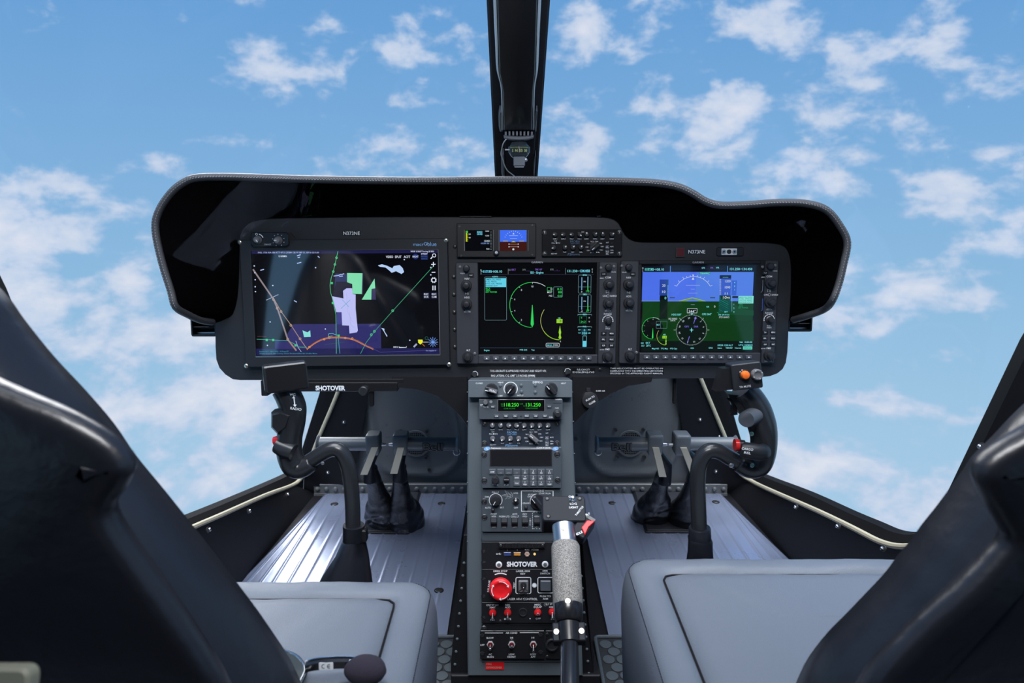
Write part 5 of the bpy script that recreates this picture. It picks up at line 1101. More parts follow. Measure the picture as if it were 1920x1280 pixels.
for i in range(9): y0_ = 1020 + i * 19; u.line(mb, [c2b(738, y0_), c2b(738, y0_ + 10)], .8, M['white'], .0083)
for i in range(8): x0_ = 745 + i * 28; u.line(mb, [c2b(x0_, 1012), c2b(x0_ + 14, 1012)], .8, M['white'], .0083); u.line(mb, [c2b(x0_, 1178), c2b(x0_ + 14, 1178)], .8, M['white'], .0083)
cx, cy = u.P(*c2b(370, 892), .0083); mb.arc(cx, cy, .0112, -52, 232, .0010, .0083, M['white'], 32); cx, cy = u.P(*c2b(790, 905), .0083); mb.arc(cx, cy, .0130, 100, 200, .0010, .0083, M['white'], 16)
# engraved swirl between knob and switch
S_ = lambda pts, w=.5: u.line(mb, [c2b(*p) for p in pts], w, M['dimw'], .0083)
S_([(430, 845), (460, 835), (500, 828), (530, 845), (510, 860), (470, 850), (430, 848)], .7); S_([(460, 795), (480, 825), (490, 845), (485, 865), (465, 885)], .8); S_([(460, 795), (495, 815), (520, 840), (515, 870), (490, 875)], .6); S_([(520, 810), (540, 835), (535, 860), (510, 868)], .8); S_([(450, 840), (500, 840), (530, 830)], .6); S_([(455, 850), (500, 855), (525, 850)], .6)
mb.build('face_lettering', u.root)
inst('plk', lambda mb: (mb.lathe([(9.6 * mm, 0), (9 * mm, 7 * mm), (7.4 * mm, 9.5 * mm), (3 * mm, 10 * mm)], M['knob'], n=28), mb.box(-.45 * mm, .45 * mm, 1 * mm, 8 * mm, 9.8 * mm, 10.2 * mm, M['white'])), 'knob', u.root, u.at(*c2b(370, 890)), 150)
def engk(mb): mb.lathe([(13 * mm, 0), (12.5 * mm, 5 * mm)], M['knob'], n=28); mb.rbox(-4.5 * mm, 4.5 * mm, -13.5 * mm, 13.5 * mm, .003, 5 * mm, 17 * mm, M['knob'], .002); mb.box(-3.6 * mm, -2.8 * mm, 4 * mm, 13 * mm, 17 * mm, 17.2 * mm, M['white'])
inst('engk', engk, 'engine_knob', u.root, u.at(*c2b(790, 906)), 38)
def toggle(col, ang, nut='nut', ln=13):
    def f(mb):
        mb.lathe([(6.2 * mm, 0), (6.2 * mm, 2 * mm), (5 * mm, 2.4 * mm)], M[nut], n=6 if nut == 'nut' else 20); mb.lathe([(4.4 * mm, 2 * mm), (4.2 * mm, 3.4 * mm), (2.6 * mm, 3.8 * mm)], M[col], n=18)
        d = Vector((0, sin(R(ang)), cos(R(ang)))); p = Vector((0, 0, 2.5 * mm)); mb.tube([p, p + d * ln * .45 * mm, p + d * ln * .9 * mm, p + d * ln * mm], [1.5 * mm, 1.9 * mm, 2.6 * mm, 1.6 * mm], M['chrome'], 12)
    return f
inst('tg_hyd', toggle('knob', 20, 'chrome', 12), 'toggle_switch', u.root, u.at(*c2b(571, 900)))
inst('tnub', lambda mb: mb.lathe([(3.2 * mm, 0), (2.8 * mm, 4 * mm), (1 * mm, 5 * mm)], M['knob'], n=14), 'button', u.root, u.at(*c2b(343, 990))); inst('tnub', None, 'button', u.root, u.at(*c2b(673, 965)))
def rocker(mb): mb.rbox(-5.6 * mm, 5.6 * mm, -7.6 * mm, 7.6 * mm, .001, 0, .0015, M['boxp'], .0005); mb.loops([[(-4.8 * mm, y, .0015), (4.8 * mm, y, .0015), (4.8 * mm, y, z), (-4.8 * mm, y, z)] for y, z in ((-6.6 * mm, .003), (-1.5 * mm, .0065), (0, .006), (6.6 * mm, .0018))], M['boxp']); mb.box(-4.8 * mm, 4.8 * mm, -1.8 * mm, 1.6 * mm, .0060, .0070, M['plate'], .0004)
for x in (352, 456, 560, 664, 782): inst('rocker', rocker, 'rocker_switch', u.root, u.at(*c2b(x, 1108)))
for p in ((255, 905), (258, 1062)): inst('qfast', qfast, 'fastener', u.root, u.at(*c2b(*p)), random.random() * 180)
# f. blank strip, g. grille
u = CU('blanking_strip', 'plain grey blanking strip below the engine switch panel', 'blanking plate', 903, 998.5, 1052, 1014.5, .004, 'radio')
# h/i. gimbal control panel with charging ports
c3b = crop(860, 900, 6.4); c4b = crop(860, 1040, 5.333)
u = CU('port_panel', 'black panel with blue and orange ports above bold white lettering', 'control panel', 903, 1015.5, 1052, 1066, .006, 'plate')
mb = MB(); u.plate(mb, 935, 1017.5, 1022, 1028, M['gloss'], .006, .010, 1, .6)
for i in range(26): x = 944 + i * 2.7; a = u.P(x, 1026, .0102); mb.box(a[0], a[0] + .0008, a[1], a[1] + .0075, .0100, .0108, M['knob'])
mb.build('grille', u.root)
for p in ((505, 785), (1008, 782)): inst('smscrew', smscrew, 'screw', u.root, u.at(*c3b(*p), .010))
mb = MB(); u.t(mb, 'SHOTOVER', *c3b(761, 1005), 8.8, w=57, bold=.045)
for st, x, y, h, w in (('1', 585, 835, 2.4, 1.5), ('2', 703, 835, 2.4, 2), ('MUSIC', 822, 833, 2.5, 8.5), ('POWER', 918, 833, 2.6, 13), ('SS', 462, 884, 3, 4)): u.t(mb, st, *c3b(x, y), h, w=w)
u.line(mb, [c3b(474, 884), c3b(512, 884)], .6, M['white'], .0063); u.line(mb, [c3b(480, 884), c3b(489, 874), c3b(498, 874)], .6, M['white'], .0063); u.line(mb, [c3b(485, 884), c3b(494, 893), c3b(503, 893)], .6, M['white'], .0063)
mb.build('face_lettering', u.root)
for x, m_, lb in ((585, 'usbb', 'blue charging port'), (703, 'amber', 'orange charging port')):
    mb = MB(); a = u.P(*c3b(x - 45, 907)); b = u.P(*c3b(x + 45, 863)); mb.rbox(a[0], b[0], a[1], b[1], .0008, .006, .0072, M['steel'], .0003); mb.rbox(a[0] + .001, b[0] - .001, a[1] + .0012, b[1] - .0008, .0005, .0072, .0074, M[m_]); tag(mb.build('port', u.root), label=lb)
inst('jack', lambda mb: mb.lathe([(4.6 * mm, 0), (4.4 * mm, 2 * mm), (2 * mm, 2.4 * mm), (1.8 * mm, 1.2 * mm)], M['pink'], n=6), 'audio_jack', u.root, u.at(*c3b(821, 884)))
inst('led', lambda mb: mb.lathe([(2.2 * mm, 0), (2 * mm, 1.4 * mm), (.8 * mm, 2 * mm)], scr('#ffd98a', 1.0), n=12), 'power_light', u.root, u.at(*c3b(911, 885)))
def wscr(mb): mb.lathe([(5.6 * mm, 0), (5.6 * mm, 1.4 * mm), (4.4 * mm, 2.2 * mm), (3.4 * mm, 2.2 * mm)], M['stick'], n=24); mb.lathe([(3.2 * mm, 2.2 * mm), (2.8 * mm, 2.9 * mm), (1 * mm, 3.1 * mm)], M['knobg'], n=16)
for p in ((483, 1012), (1037, 1007)): tag(inst('wscr', wscr, 'thumb_screw', u.root, u.at(*c3b(*p))), label='white ringed screw')
u = CU('laser_arm_panel', 'black panel with a large red emergency stop button and a key switch', 'control panel', 903, 1066.5, 1052, 1128, .006, 'plate')
mb = MB()
for st, x, y, h, w in (('EMER STOP', 418, 161, 3.6, 26), ('LASER ARM', 643, 161, 3.4, 25.5), ('KEY', 643, 188, 3.4, 9), ('ARM', 862, 158, 3.4, 9.5), ('SWITCH', 864, 185, 3.4, 18), ('PUSH TO', 867, 412, 3.4, 20), ('ARM', 867, 438, 3.4, 9.5), ('LASER ARM CONTROL', 637, 440, 4, 56)): u.t(mb, st, *c4b(x, y), h, w=w)
u.t(mb, 'RELEASE', *c4b(300, 312), 3.2, w=22, rot=82); u.t(mb, 'TEST', *c4b(554, 306), 3.2, w=12, rot=85)
for x0, y0, x1, y1 in ((572, 225, 722, 386), (792, 225, 945, 380)): a = u.P(*c4b(x0, y1), .0062); b = u.P(*c4b(x1, y0), .0062); mb.stroke(rr(a[0], a[1], b[0], b[1], .0026, 4), .0011, .0062, M['white'], True)
cx, cy = u.P(*c4b(757, 303), .0062)
for i in range(12): a_ = R(i * 30); mb.stroke([(cx, cy), (cx + .0042 * cos(a_), cy + .0042 * sin(a_))], .0012, .0063, M['white'])
mb.disc(cx, cy, .0030, .0064, M['white'])
cx, cy = u.P(*c4b(420, 308), .0062); mb.arc(cx, cy, .0215, 62, 118, .0018, .0062, M['white'], 14); mb.arc(cx, cy, .0215, 242, 298, .0018, .0062, M['white'], 14)
mb.build('face_lettering', u.root)
mb = MB(); mb.lathe([(.013, 0), (.013, .010), (.0190, .012), (.0196, .015), (.0185, .019), (.0160, .021), (.0125, .0212), (.0115, .0205), (.004, .0205)], M['red'], n=48)
for a0 in (35, 155, 275):
    mb.arc(0, 0, .0148, a0, a0 + 65, .0014, .0216, M['white'], 14); a_ = R(a0 - 4); ax, ay = .0148 * cos(a_), .0148 * sin(a_)
    mb.flat([(ax + .003 * cos(a_ - pi / 2), ay + .003 * sin(a_ - pi / 2)), (ax + .0026 * cos(a_) + .0012 * sin(a_) * -1, ay + .0026 * sin(a_) + .0012 * cos(a_)), (ax - .0026 * cos(a_), ay - .0026 * sin(a_))], .0216, M['white'])
o = mb.build('stop_button', u.root); o.location = u.at(*c4b(420, 310), .006); tag(o, label='large round red mushroom button')
mb = MB(); a = u.P(*c4b(597, 368)); b = u.P(*c4b(697, 250)); mb.rbox(a[0], b[0], a[1], b[1], .002, .006, .011, M['knobg'], .001); mb.build('key_switch', u.root)
mb = MB(); cx, cy = u.P(*c4b(648, 320), .013); mb.lathe([(.0055, .011), (.005, .015)], M['knob'], cx, cy + .003, 18); mb.box(cx - .0008, cx + .0008, cy - .006, cy + .004, .015, .027, M['chrome'], .0003); mb.arc(cx - .003, cy - .006, .0062, 0, 360, .0007, .0262, M['chrome'], 24); mb.arc(cx + .003, cy - .006, .0062, 0, 360, .0007, .0266, M['chrome'], 24); mb.arc(cx, cy - .009, .0085, 0, 360, .0008, .024, M['chrome'], 26); mb.build('key', u.root)
mb = MB(); mb.rbox(-.009, .009, -.009, .009, .0015, 0, .005, M['key'], .0012); o = mb.build('arm_button', u.root); o.location = u.at(*c4b(868, 303), .006)
# j. toggle row
u = CU('toggle_panel', 'black panel with red-ringed toggle switches below the red button', 'switch panel', 903, 1128.5, 1052, 1168, .006, 'plate')
mb = MB()
for st, x, y, h, w in (('CPLT FT SW', 338, 501, 3.2, 23), ('XMIT', 338, 525, 3.2, 11.5), ('REC', 490, 499, 3.4, 9), ('AUD', 490, 523, 3.4, 10), ('MISC', 791, 497, 3.4, 12), ('EQUIP', 792, 520, 3.4, 15), ('PLT FT SW', 925, 493, 3.2, 20), ('XMIT', 932, 520, 3.2, 11), ('ICS', 340, 648, 3, 7), ('MUTE', 490, 640, 3.6, 13), ('OFF', 795, 636, 3.4, 9), ('ICS', 943, 640, 3, 7)): u.t(mb, st, *c4b(x, y), h, w=w)
mb.disc(*u.P(*c4b(714, 637), .0062), .0010, .0062, M['white'], 8); x, y = u.P(*c4b(867, 497), .0062); mb.arc(x, y, .0024, 0, 360, .0004, .0062, M['dimw'], 16); mb.build('face_lettering', u.root)
for x, y, a_ in ((340, 575, -38), (490, 572, -38), (790, 572, 8), (935, 568, -38)): tag(inst('tgr%d' % a_, toggle('red', a_, 'redg', 13), 'toggle_switch', u.root, u.at(*c4b(x, y))), label='chrome toggle in a red ring')
inst('hole', lambda mb: mb.lathe([(7.6 * mm, 0), (7.2 * mm, 1.4 * mm), (6 * mm, 1.6 * mm), (5.6 * mm, .3 * mm), (3 * mm, .3 * mm)], M['knob'], n=26), 'headset_socket', u.root, u.at(*c4b(643, 573)))
inst('smscrew', smscrew, 'screw', u.root, u.at(*c4b(416, 660)))
u = CU('blanking_strip', 'plain black blanking strip above the air conditioning switches', 'blanking plate', 903, 1169, 1052, 1180.5, .003, 'plate')
# l. air conditioning
u = CU('air_conditioning_panel', 'black panel with three chrome toggle switches under an AIR COND heading', 'switch panel', 900, 1182, 1021, 1235, .007, 'gloss')
mb = MB()
for st, x, y, h, w in (('AIR COND', 528, 779, 3.6, 21.5), ('BLOW', 315, 829, 3.4, 13), ('HI', 530, 828, 3.4, 5), ('HI', 742, 827, 3.4, 5), ('OFF', 237, 899, 3.4, 8), ('AC', 316, 993, 3.4, 6.5), ('MAIN', 317, 1019, 3.6, 12), ('LOW', 530, 993, 3.4, 10.5), ('FRONT', 530, 1019, 3.6, 15.5), ('LOW', 745, 992, 3.4, 10.5), ('AFT', 745, 1018, 3.6, 9)): u.t(mb, st, *c4b(x, y), h, w=w)
u.line(mb, [c4b(262, 780), c4b(444, 780)], 1.3, M['white'], .0072); u.line(mb, [c4b(612, 777), c4b(800, 777)], 1.3, M['white'], .0072); mb.build('face_lettering', u.root)
for x, y, a_ in ((317, 893, -12), (530, 893, 8), (746, 893, -38)): inst('tgc%d' % a_, toggle('redd', a_, 'nut', 13), 'toggle_switch', u.root, u.at(*c4b(x, y)))
def cl4(mb): mb.arc(0, 0, 3.6 * mm, 20, 160, 1.1 * mm, 1.2 * mm, M['steel'], 12); mb.lathe([(3.4 * mm, 0), (3.0 * mm, 1 * mm)], M['knob'], n=16)
for x, y in ((235, 806), (818, 799), (236, 985), (820, 972)): inst('cl4', cl4, 'screw', u.root, u.at(*c4b(x, y)))
u = CU('socket_panel', 'small black panel with a round socket, half hidden behind the collective lever', 'socket panel', 1023, 1182, 1053, 1235, .006, 'gloss')
inst('hs', lambda mb: mb.lathe([(11 * mm, 0), (11 * mm, 3 * mm), (9.5 * mm, 4 * mm), (8.4 * mm, 4 * mm), (8 * mm, 1 * mm), (3 * mm, 1 * mm)], M['knob'], n=28), 'socket_ring', u.root, u.at(1035, 1208))
for p in ((1026, 1188), (1026, 1230)): inst('smscrew', smscrew, 'screw', u.root, u.at(*p))
# red placard
mb = MB(); a = cl_(910.5, 1254.8, .001); b = cl_(945, 1240.5, .001); mb.box(a[0], b[0], a[1], b[1], 0, .0012, M['red']); 
for st, py, w in (('FIRE', 1244.3, 10), ('EXTINGUISHER', 1250.8, 29)): x, y = cl_(911.5 + w / 2 + .5, py, .0014); mb.text(st, x, y, .0034, M['pink'], w * .00093, z=.0014, bold=.02)
tag(mb.build('placard', co), label='small red placard at the console foot')

# ================================================================== collective lever
CO = [atD(1055, 950, 1.00), atD(1057, 1000, .985), atD(1060, 1020, .975), atD(1065, 1135, .92), atD(1066, 1170, .905), atD(1068, 1210, .885), atD(1069, 1330, .80)]
dl = (CO[1] - CO[5]).normalized()      # up along the lever
base = atD(1069, 1420, .76)
cv = empty('collective_lever', base, 'collective lever with grit-taped grip and square switch box in front of the console', 'control lever')
q = lambda p: Vector(p) - base
mb = MB(); mb.tube([q(base), q(CO[6]), q(CO[5])], [.0115] * 3, M['gloss'], 24); mb.build('tube', cv)
mb = MB(); mb.tube([q(CO[2]), q(CO[2]) - dl * .004, q(CO[3]) + dl * .002, q(CO[3])], [.0185, .0203, .0203, .0195], M['grit'], 32); tag(mb.build('grip', cv), label='speckled grey grit tape grip')
mb = MB(); mb.tube([q(CO[1]) + dl * .012, q(CO[2]) - dl * .004], [.0165, .0165], M['steel'], 32); mb.build('neck', cv)
mb = MB(); mb.tube([q(CO[3]) + dl * .004, q(CO[3]) - dl * .002, q(CO[4]) + dl * .006, q(CO[4]) + dl * .002], [.0195, .0198, .0190, .0160], M['gloss'], 32); mb.build('collar', cv)
# clamp block
nrm = (CAM - CO[4]); nrm = (nrm - dl * nrm.dot(dl)).normalized(); rt = dl.cross(nrm).normalized()
if rt.x < 0: rt = -rt
FRc = Matrix((rt, dl, nrm)).transposed().to_4x4()
def cm(p): m_ = FRc.copy(); m_.translation = p; return m_
mb = MB(); pc = q(CO[4]) - dl * .011; mb.rbox(-.0215, .0215, -.012, .012, .002, -.014, .006, M['boxp'], .0015, X=cm(pc)); mb.tube([pc + dl * .012, pc - dl * .012], [.0150, .0150], M['gloss'], 28); mb.build('clamp', cv)
def bs(mb): mb.lathe([(3.6 * mm, 0), (3.4 * mm, 1.4 * mm), (1.6 * mm, 1.5 * mm), (1.4 * mm, .6 * mm)], M['brass'], n=14)
qt = FRc.to_quaternion()
for p in (pc + rt * .0165 + nrm * .006, pc - rt * .0165 + nrm * .006, q(CO[3]) + nrm * .0196 - dl * .001, q(CO[1]) + nrm * .0162 + dl * .001):
    o = inst('bs', bs, 'screw', cv, p); o.rotation_mode = 'QUATERNION'; o.rotation_quaternion = qt
# head box: top face tilted towards the eye
hc = atD(1058, 953, 1.005); up = (CAM - hc).normalized(); fw = Vector((0, 1, 0)); fy = (Vector((0, sin(R(50)), cos(R(50))))).normalized()
tz = Vector((0, -sin(R(50)), cos(R(50)))); tz = Vector((0, -cos(R(52)), sin(R(52)))); ty = Vector((0, sin(R(52)), cos(R(52)))); tx = Vector((1, 0, 0))
HM = Matrix((tx, ty, tz)).transposed().to_4x4(); HM.translation = q(hc)
HF = Frame(hc, tx, ty)
def H(px, py, h=0): return HF.local(px, py, h)
mb = MB(); tl = [H(1018, 929), H(1093, 929), H(1097, 934), H(1099, 974), H(1096, 977), H(1020, 976), H(1017, 972), H(1016.5, 932)][::-1]
mb.prism(rpoly(tl, .002, 3), -.040, 0, M['boxp'], .0015, X=HM); mb.build('switch_box', cv)
mb = MB(); a, b = H(1071, 933.5, 0), 0
for st, px, py, h, w in (('ON', 1071, 930.8, 3.6, 10), ('LDG', 1075, 944, 3.8, 13), ('LIGHT', 1075.5, 950.8, 3.8, 17)): x, y = H(px, py); mb.text(st, x, y, h * .00085, M['white'], w * .00078, 0, .0003, .03, X=HM)
for st, px, py, h, w, rt_ in (('THROTTLE', 1086, 958, 3.6, 24, 52),): x, y = H(px, py); mb.text(st, x, y, h * .0008, M['white'], w * .00078, rt_, .0010, .03, X=HM)
mb.build('box_lettering', cv)
mb = MB()
x, y = H(1073, 937.5); mb.lathe([(.0042, 0), (.0042, .002), (.003, .0026), (.002, .006), (.0026, .009), (.0015, .010)], M['chrome'], x, y, 18, X=HM); tag(mb.build('toggle_switch', cv), label='chrome toggle')
for px, py in ((1026, 934), (1087, 934), (1028, 967)):
    mb = MB(); x, y = H(px, py); mb.lathe([(.0034, 0), (.0034, .0008), (.0024, .0012), (.002, .0004)], M['knob'], x, y, 14, X=HM); mb.build('screw', cv)
mb = MB()    # throttle detent guard on the right flank
TM = HM @ Matrix.Translation((*H(1096, 978), -.004)) @ Matrix.Rotation(R(-35), 4, 'Z')
mb.rbox(-.010, .012, -.022, .013, .003, -.020, .001, M['boxp'], .0015, X=TM)
mb.build('throttle_guard', cv)
mb = MB(); mb.prism([(.002, .004), (.012, .010), (.009, -.004), (.011, -.017), (.001, -.010)][::-1], .0012, .005, M['red'], .0008, X=TM); tag(mb.build('throttle_marker', cv), label='bright red throttle marker')
mb = MB(); mb.box(-.009, .011, .0085, .0135, .001, .0018, M['gloss'], X=TM); mb.text('FLY', -.002, .0125, .0034, M['white'], .007, 60, .0055, .03, X=TM); mb.text('IDLE', .003, -.0195, .0036, M['white'], .010, 62, .0055, .03, X=TM); mb.build('throttle_lettering', cv)
# ================================================================== side air vents at the ends of the panel
def vent(label, x0, x1, y0, y1, sg):
    u = Unit('air_vent', label, 'air vent', PF, (x0 + x1) / 2, (y0 + y1) / 2, -.045, 'panel end air vents', zt=.035)
    mb = MB(); a = u.P(x0, y1); b = u.P(x1, y0); w = .0035
    o_ = [(a[0], a[1]), (b[0], a[1]), (b[0], b[1]), (a[0], b[1])]; i_ = [(a[0] + w, a[1] + w), (b[0] - w, a[1] + w), (b[0] - w, b[1] - w), (a[0] + w, b[1] - w)]
    o_ = rpoly(o_, .004, 3); n = len(o_); i_ = rpoly(i_, .001, 3)
    mb.loops([[(x, y, 0) for x, y in o_], [(x, y, .033) for x, y in o_], [(x, y, .035) for x, y in inset(o_, .001)], [(x, y, .035) for x, y in i_], [(x, y, .004) for x, y in i_]], M['plate'])
    mb.build('housing', u.root)
    for k in range(2):
        mb = MB(); yy = a[1] + w + (b[1] - a[1] - 2 * w) * (k + .72) / 2.2; mb.box(a[0] + w, b[0] - w, -.0008, .0008, -.010, .010, M['plate'], .0003, X=Matrix.Translation((0, yy, .022)) @ Matrix.Rotation(R(-25), 4, 'X')); mb.build('louvre', u.root)
    mb = MB(); mb.box(a[0] + w, b[0] - w, a[1] + w, a[1] + w + .004, .012, .020, M['steel'], .0008); tag(mb.build('lower_louvre', u.root), label='light metal lower louvre')
vent('black rectangular air vent below the left end of the glareshield', 358, 404, 592, 631, -1)
vent('black rectangular air vent below the right end of the glareshield', 1477, 1525, 590, 622, 1)

# ================================================================== brackets under the panel
bk = empty('arm_bracket', PF.world(*PF.local(620, 725, .01), .01), 'flat black bar with bold white lettering hanging under the left display', 'bracket', rot=PF.q())
bo = PF.local(620, 725, .01)
L = lambda px, py: (PF.local(px, py, .01)[0] - bo[0], PF.local(px, py, .01)[1] - bo[1])
mb = MB(); a = L(495, 734); b = L(745, 717); mb.rbox(a[0], b[0], a[1], b[1], .002, -.02, 0, M['gloss'], .001); a = L(500, 718); b = L(756, 711); mb.box(a[0], b[0], a[1], b[1], -.05, -.004, M['dark'], .001); mb.build('bar', bk)
mb = MB(); a = L(492, 741); b = L(503, 712); mb.rbox(a[0], b[0], a[1], b[1], .002, -.02, .006, M['gloss'], .001); mb.build('end_stop', bk)
mb = MB(); x, y = L(619.5, 727); mb.text('SHOTOVER', x, y, .0088, M['white'], .056, 0, .0003, .045); mb.build('bar_lettering', bk)
mb = MB(); x, y = L(683.5, 730.5); mb.lathe([(.0090, 0), (.0086, .012), (.0070, .0135)], M['knob'], x, y, 26); mb.build('clamp_knob', bk)
mb = MB(); a = L(691, 763); b = L(698.5, 728); mb.rbox(a[0], b[0], a[1], b[1], .003, -.012, -.004, M['dark'], .001); mb.build('release_lever', bk)
r2 = empty('release_lever', PF.world(*PF.local(1266, 735, -.02), -.02), 'thin black lever hanging under the panel on the right side', 'lever', rot=PF.q())
mb = MB(); bo = PF.local(1266, 735, -.02); a = PF.local(1262, 758, -.02); b = PF.local(1270, 705, -.02); mb.rbox(a[0] - bo[0], b[0] - bo[0], a[1] - bo[1], b[1] - bo[1], .003, -.008, 0, M['dark'], .001); mb.build('arm', r2)

# ================================================================== pedals
def pedal(label, bx0, bx1, kx0, kx1, arm, sg, lettering=True, ring=False, nub=0):
    """bar from bx0 to bx1, knuckle block kx0..kx1, arm pixels top and bottom; sg = +1 when the bar points right"""
    Y = 1.515; o = atY((kx0 + kx1) / 2, 832, Y); bs_ = atZ(*arm[2], .004)
    e = empty('rudder_pedal', (o.x, o.y, 0), label, 'pedal', 'rudder pedals'); q = lambda p: Vector(p) - Vector((o.x, o.y, 0))
    A = lambda px, py, dy=0: q(atY(px, py, Y + dy))
    mb = MB(); s0, s1 = A(bx0, 832), A(bx1, 832); d = (s1 - s0).normalized()
    mb.tube([s0, s0 + d * .003, s0 + d * .005, s1 - d * .006, s1 - d * .001, s1], [.019, .020, .0155, .0150, .0150, .0185] if False else ([.0165, .0165, .0160, .0160, .0205, .0205]), M['pedal'], 24)
    mb.build('foot_bar', e)
    mb = MB(); c = A((kx0 + kx1) / 2, 829); w = abs(A(kx1, 830).x - A(kx0, 830).x) / 2
    ls = []
    for z_, k_ in ((-.026, .80), (-.022, .92), (-.004, .98), (.016, 1.0), (.021, .96), (.023, .86)): ls.append([(c.x + x * k_, c.y + y * k_, c.z + z_) for x, y in rr(-w, -.021, w, .021, .005, 3)])
    mb.loops(ls, M['pedal']); mb.build('knuckle', e)
    if nub: mb = MB(); mb.tube([A(nub, 833), A(nub - sg * 8, 833)], [.0045, .0028], M['steel'], 10); tag(mb.build('pivot_pin', e), label='bright steel pivot pin')
    mb = MB(); t0, t1 = A(*arm[0], -.020), A(*arm[1], -.012); sd = Vector((1, 0, 0))
    h_ = .0075; fr_ = [(t0, 1.), (t1, 1.12)]
    ls = [[tuple(p + sd * (h_ * k_ * a_) + Vector((0, b_ * .006, 0))) for a_, b_ in ((-1, -1), (1, -1), (1, 1), (-1, 1))] for p, k_ in fr_]
    t2 = t1 + Vector((0, .028, -.016)); ls.append([tuple(t2 + sd * (h_ * 1.12 * a_) + Vector((0, b_ * .003, b_ * -.006))) for a_, b_ in ((-1, -1), (1, -1), (1, 1), (-1, 1))])
    mb.loops(ls[:2], M['gold']); tag(mb.build('arm', e), label='champagne-coloured metal arm')
    # lower leg and gathered leather boot
    bt = q(bs_); l0 = A(arm[1][0] + 4, arm[1][1] - 4, .015)
    mb = MB(); mb.tube([A((kx0 + kx1) / 2 + 4, 842, .012), l0 + Vector((.006, .010, .02)), l0 + Vector((.004, .012, -.03))], [.010, .014, .016], M['leatherd'], 12); mb.build('lower_arm', e)
    mb = MB(); n = 40; k0 = sum(map(ord, label)) % 7
    top = l0 + Vector((.004, .014, .012)); ls = []
    def rad(t):
        tab = ((0, .0175), (.05, .0185), (.08, .0165), (.10, .018), (.24, .0195), (.26, .0175), (.28, .0195), (.42, .022), (.55, .029), (.68, .040), (.80, .047), (.90, .046), (1, .050))
        for (a0, r0), (a1, r1) in zip(tab, tab[1:]):
            if a0 <= t <= a1: return r0 + (r1 - r0) * (t - a0) / (a1 - a0)
    ts = [0, .05, .08, .10, .17, .24, .26, .28] + [.28 + .72 * i / 22 for i in range(1, 23)]
    for t in ts:
        c = top.lerp(bt, t); am = max(0, t - .30); row = []
        for j in range(n):
            a_ = 2 * pi * j / n
            f = am * (.16 * sin(3 * a_ + k0 + 7 * t) + .10 * abs(sin(2 * a_ + 17 * t + k0)) * 2 + .12 * sin(t * 42 + 2 * sin(a_ + k0) * 2.2)) * min(1, (1 - t) * 6 + .3)
            row.append((c.x + rad(t) * cos(a_) * (1 + f), c.y + rad(t) * sin(a_) * (1 + f), max(.005, c.z + (.020 * am * sin(2 * a_ + k0 + 6 * t) if t < .97 else 0))))
        ls.append(row)
    mb.loops(ls, M['bootl'], True, False); o_ = mb.build('boot', e, 80); sm = o_.modifiers.new('s', 'SUBSURF'); sm.levels = sm.render_levels = 1
    if lettering:
        X = Matrix.Translation(A((bx0 * .48 + bx1 * .52) if abs(bx1 - bx0) > 0 else bx0, 832) + Vector((0, -.0158, 0))) @ Matrix.Rotation(R(90), 4, 'X')
        mb = MB(); mb.text('Bell', 0, 0, .0185, M['dark'], .047, 0, .0012, .045, X=X); mb.text('Bell', .0004, .0004, .0172, M['knobg'], .0450, 0, .0018, .0, X=X); mb.build('painted_relief_lettering', e)  # flat letters; the dark outline paints the shade of raised edges
    if ring:
        p = A(ring, 846); mb = MB(); pts = [p + Vector((.008 * cos(2 * pi * i / 24), -.004, .008 * sin(2 * pi * i / 24))) for i in range(25)]; mb.tube(pts, .0012, M['steel'], 6); tag(mb.build('wire_ring', e), label='steel wire ring')
    return e
pedal('left pedal of the left pair, its bar pointing left behind the stick', 690, 596, 688, 714, ((703, 838), (683, 888), (728, 982)), -1, False, False, 716)
pedal('right pedal of the left pair, its bar pointing right towards the console', 762, 860, 738, 766, ((752, 838), (739, 886), (758, 984)), 1, True, 857, 737)
pedal('left pedal of the right pair, its bar pointing left towards the console', 1214, 1117, 1212, 1241, ((1229, 838), (1242, 892), (1220, 972)), -1, True, 1121, 1243)
pedal('right pedal of the right pair, its bar pointing right behind the stick', 1288, 1380, 1262, 1292, ((1281, 838), (1302, 890), (1282, 978)), 1, False, False, 1261)
for lb, c in (('dark plate in the left floorboard beneath the left pedal pair', ((680, 1001), (769, 1002), (789, 924), (700, 924))), ('dark plate in the right floorboard beneath the right pedal pair', ((1186, 924), (1290, 924), (1318, 1000), (1210, 1000)))):
    mb = MB(); P4 = [atZ(*p, .006) for p in c]; ctr = sum(P4, Vector()) / 4; q4 = [(p.x - ctr.x, p.y - ctr.y) for p in P4]
    if area(q4) < 0: q4 = q4[::-1]
    mb.prism(rpoly(q4, .006), .0, .0055, M['plate'], .0008); mb.prism(rpoly(inset(q4, .006), .004), .0055, .0066, M['bezel'], .0006)
    o = mb.build('pedal_plate'); o.location = (ctr.x, ctr.y, .0065); tag(o, lb, 'floor plate', 'pedal floor plates')

# ================================================================== cyclic sticks
YC = 1.0
def cyclic(label, tube, rad, gripc, gripr):
    base = atY(*tube[0], YC); e = empty('cyclic_stick', base, label, 'control stick', 'cyclic sticks')
    q = lambda px, py, dy=0.: atY(px, py, YC + dy) - base
    mb = MB(); pts = smooth([q(*p) for p in tube], 6); mb.tube(pts, lerpl(rad, 6), M['grip'], 28); mb.build('bent_tube', e, 80)
    mb = MB(); pts = smooth([q(*p) for p in gripc], 6); mb.tube(pts, lerpl(gripr, 6), M['grip'], 32, (1.12, 1.0), up=(0, 1, 0)); mb.build('hand_grip', e, 80)
    return e, q, base
